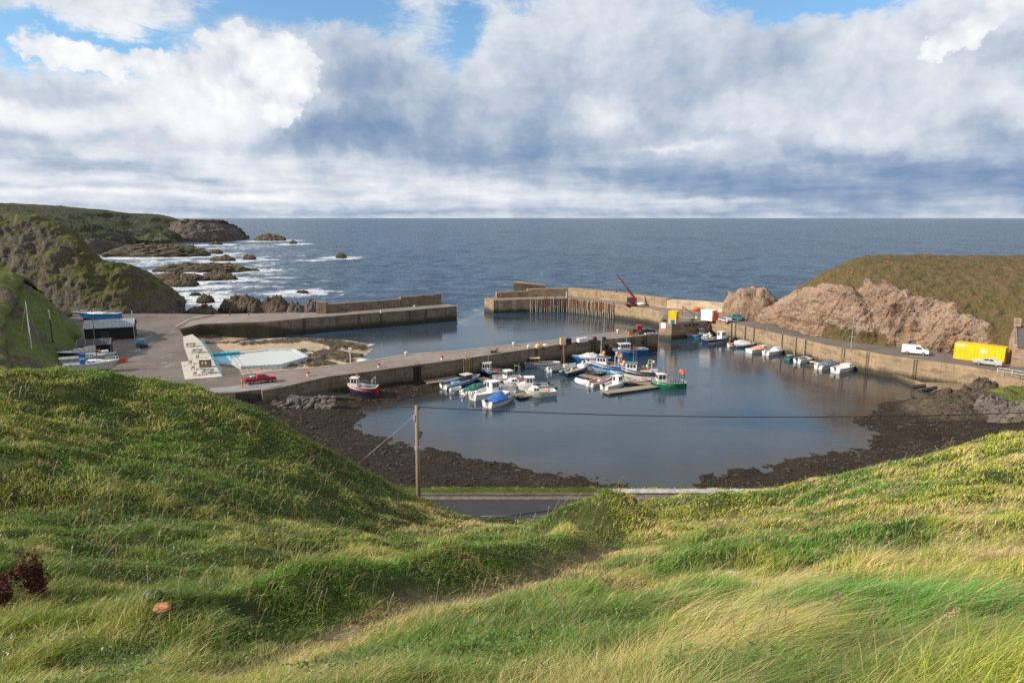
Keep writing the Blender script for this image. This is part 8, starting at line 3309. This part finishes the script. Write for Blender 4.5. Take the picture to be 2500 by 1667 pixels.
# tall seeding grass in the foreground
SEED = paint('seed head straw', (.42, .32, .18), .9)
for (px, py, h, lean, lab) in [(1935, 1640, .62, .22, 'tall arching grass stalk with a plumed seed head'), (2170, 1655, .5, .3, 'bent seeding grass stalk further along the lower edge'), (1630, 1480, .5, .3, 'slanting pale grass stalk behind the hummock')]:
    p = ray_ground(px, py)
    r_ = empty('grass_stalk', p, 0, lab, 'grass stalk', 'tall seeding grass stalks')
    ms, ml = MB(), MB()
    pts = [Vector((lean * f * f, -.03 * f, h * (f - .25 * f * f * lean))) for f in np.linspace(0, 1, 9)]
    pts[0].z -= .05
    ms.tube(pts, .0035, 4, r1=.002)
    rg = random.Random(int(px))
    for q in range(150):
        f = rg.uniform(.80, 1.0)
        c = pts[-1] + (pts[-1] - pts[-2]) * (f - .85) * 5 + Vector((rg.gauss(.01, .012), rg.gauss(0, .006), rg.gauss(-.004, .010)))
        u = Vector((rg.uniform(.006, .018), rg.gauss(0, .004), rg.gauss(0, .006)))
        ml.add([c, c + u, c + u * .5 + Vector((0, .004, .005))], [(0, 1, 2)])
    ms.build('stem', SEED, r_)
    ml.build('seed_head', SEED, r_)


def crumple(name, px, py, s, sc, mat, label, cat):
    p = ray_ground(px, py)
    bm = bmesh.new()
    bmesh.ops.create_icosphere(bm, subdivisions=3, radius=s)
    rg = np.random.default_rng(int(px))
    co = np.array([v.co[:] for v in bm.verts])
    k = 1 + .30 * ridged(co[:, 0] / s * 1.3 + px, co[:, 1] / s * 1.3, co[:, 2] / s * 1.3, 3, 5)
    for v, kk in zip(bm.verts, k):
        v.co = Vector((v.co.x * kk * sc[0], v.co.y * kk * sc[1], v.co.z * kk * sc[2]))
    me = bpy.data.meshes.new(name)
    bm.to_mesh(me)
    bm.free()
    me.materials.append(mat)
    o = bpy.data.objects.new(name, me)
    COL.objects.link(o)
    o.location = p + Vector((0, 0, s * sc[2] * .55))
    tag(o, label, cat)
    return o


crumple('net_scrap', 398, 1492, .10, (1.2, .9, .6), paint('orange net scrap', (.62, .25, .13), .9), 'faded orange scrap of netting lying in the lower left grass', 'litter')
crumple('black_bag', 378, 1468, .11, (1.2, 1, .9), paint('black plastic', (.015, .016, .02), .35), 'shiny black bag behind the orange netting scrap', 'litter')
crumple('plastic_scrap', 1786, 1402, .08, (1.7, 1, .4), paint('pale blue plastic', (.60, .68, .74), .4), 'crumpled pale blue plastic in the grass on the right slope', 'litter')

GYD = 'gear lying about the yard'
pile_box('fish_tub', 345, 838, 4.0, (1.6, 1.1, .9), SKYBLUE_P, 'light blue tub beside the larger black shed', 'tub', GYD, lid=SKYBLUE_P)
pile_box('fish_tub', 300, 884, 4.0, (1.4, 1.0, .8), ORANGE_P, 'orange tub at the bow of the white yacht ashore', 'tub', GYD)
creel(342, 846, 4.0, .4, NETG, 'green creel on the yard near the larger black shed', 1.3)
creel(352, 849, 4.0, 1.2, NETB, 'black creel on the yard near the larger black shed', 1.3)
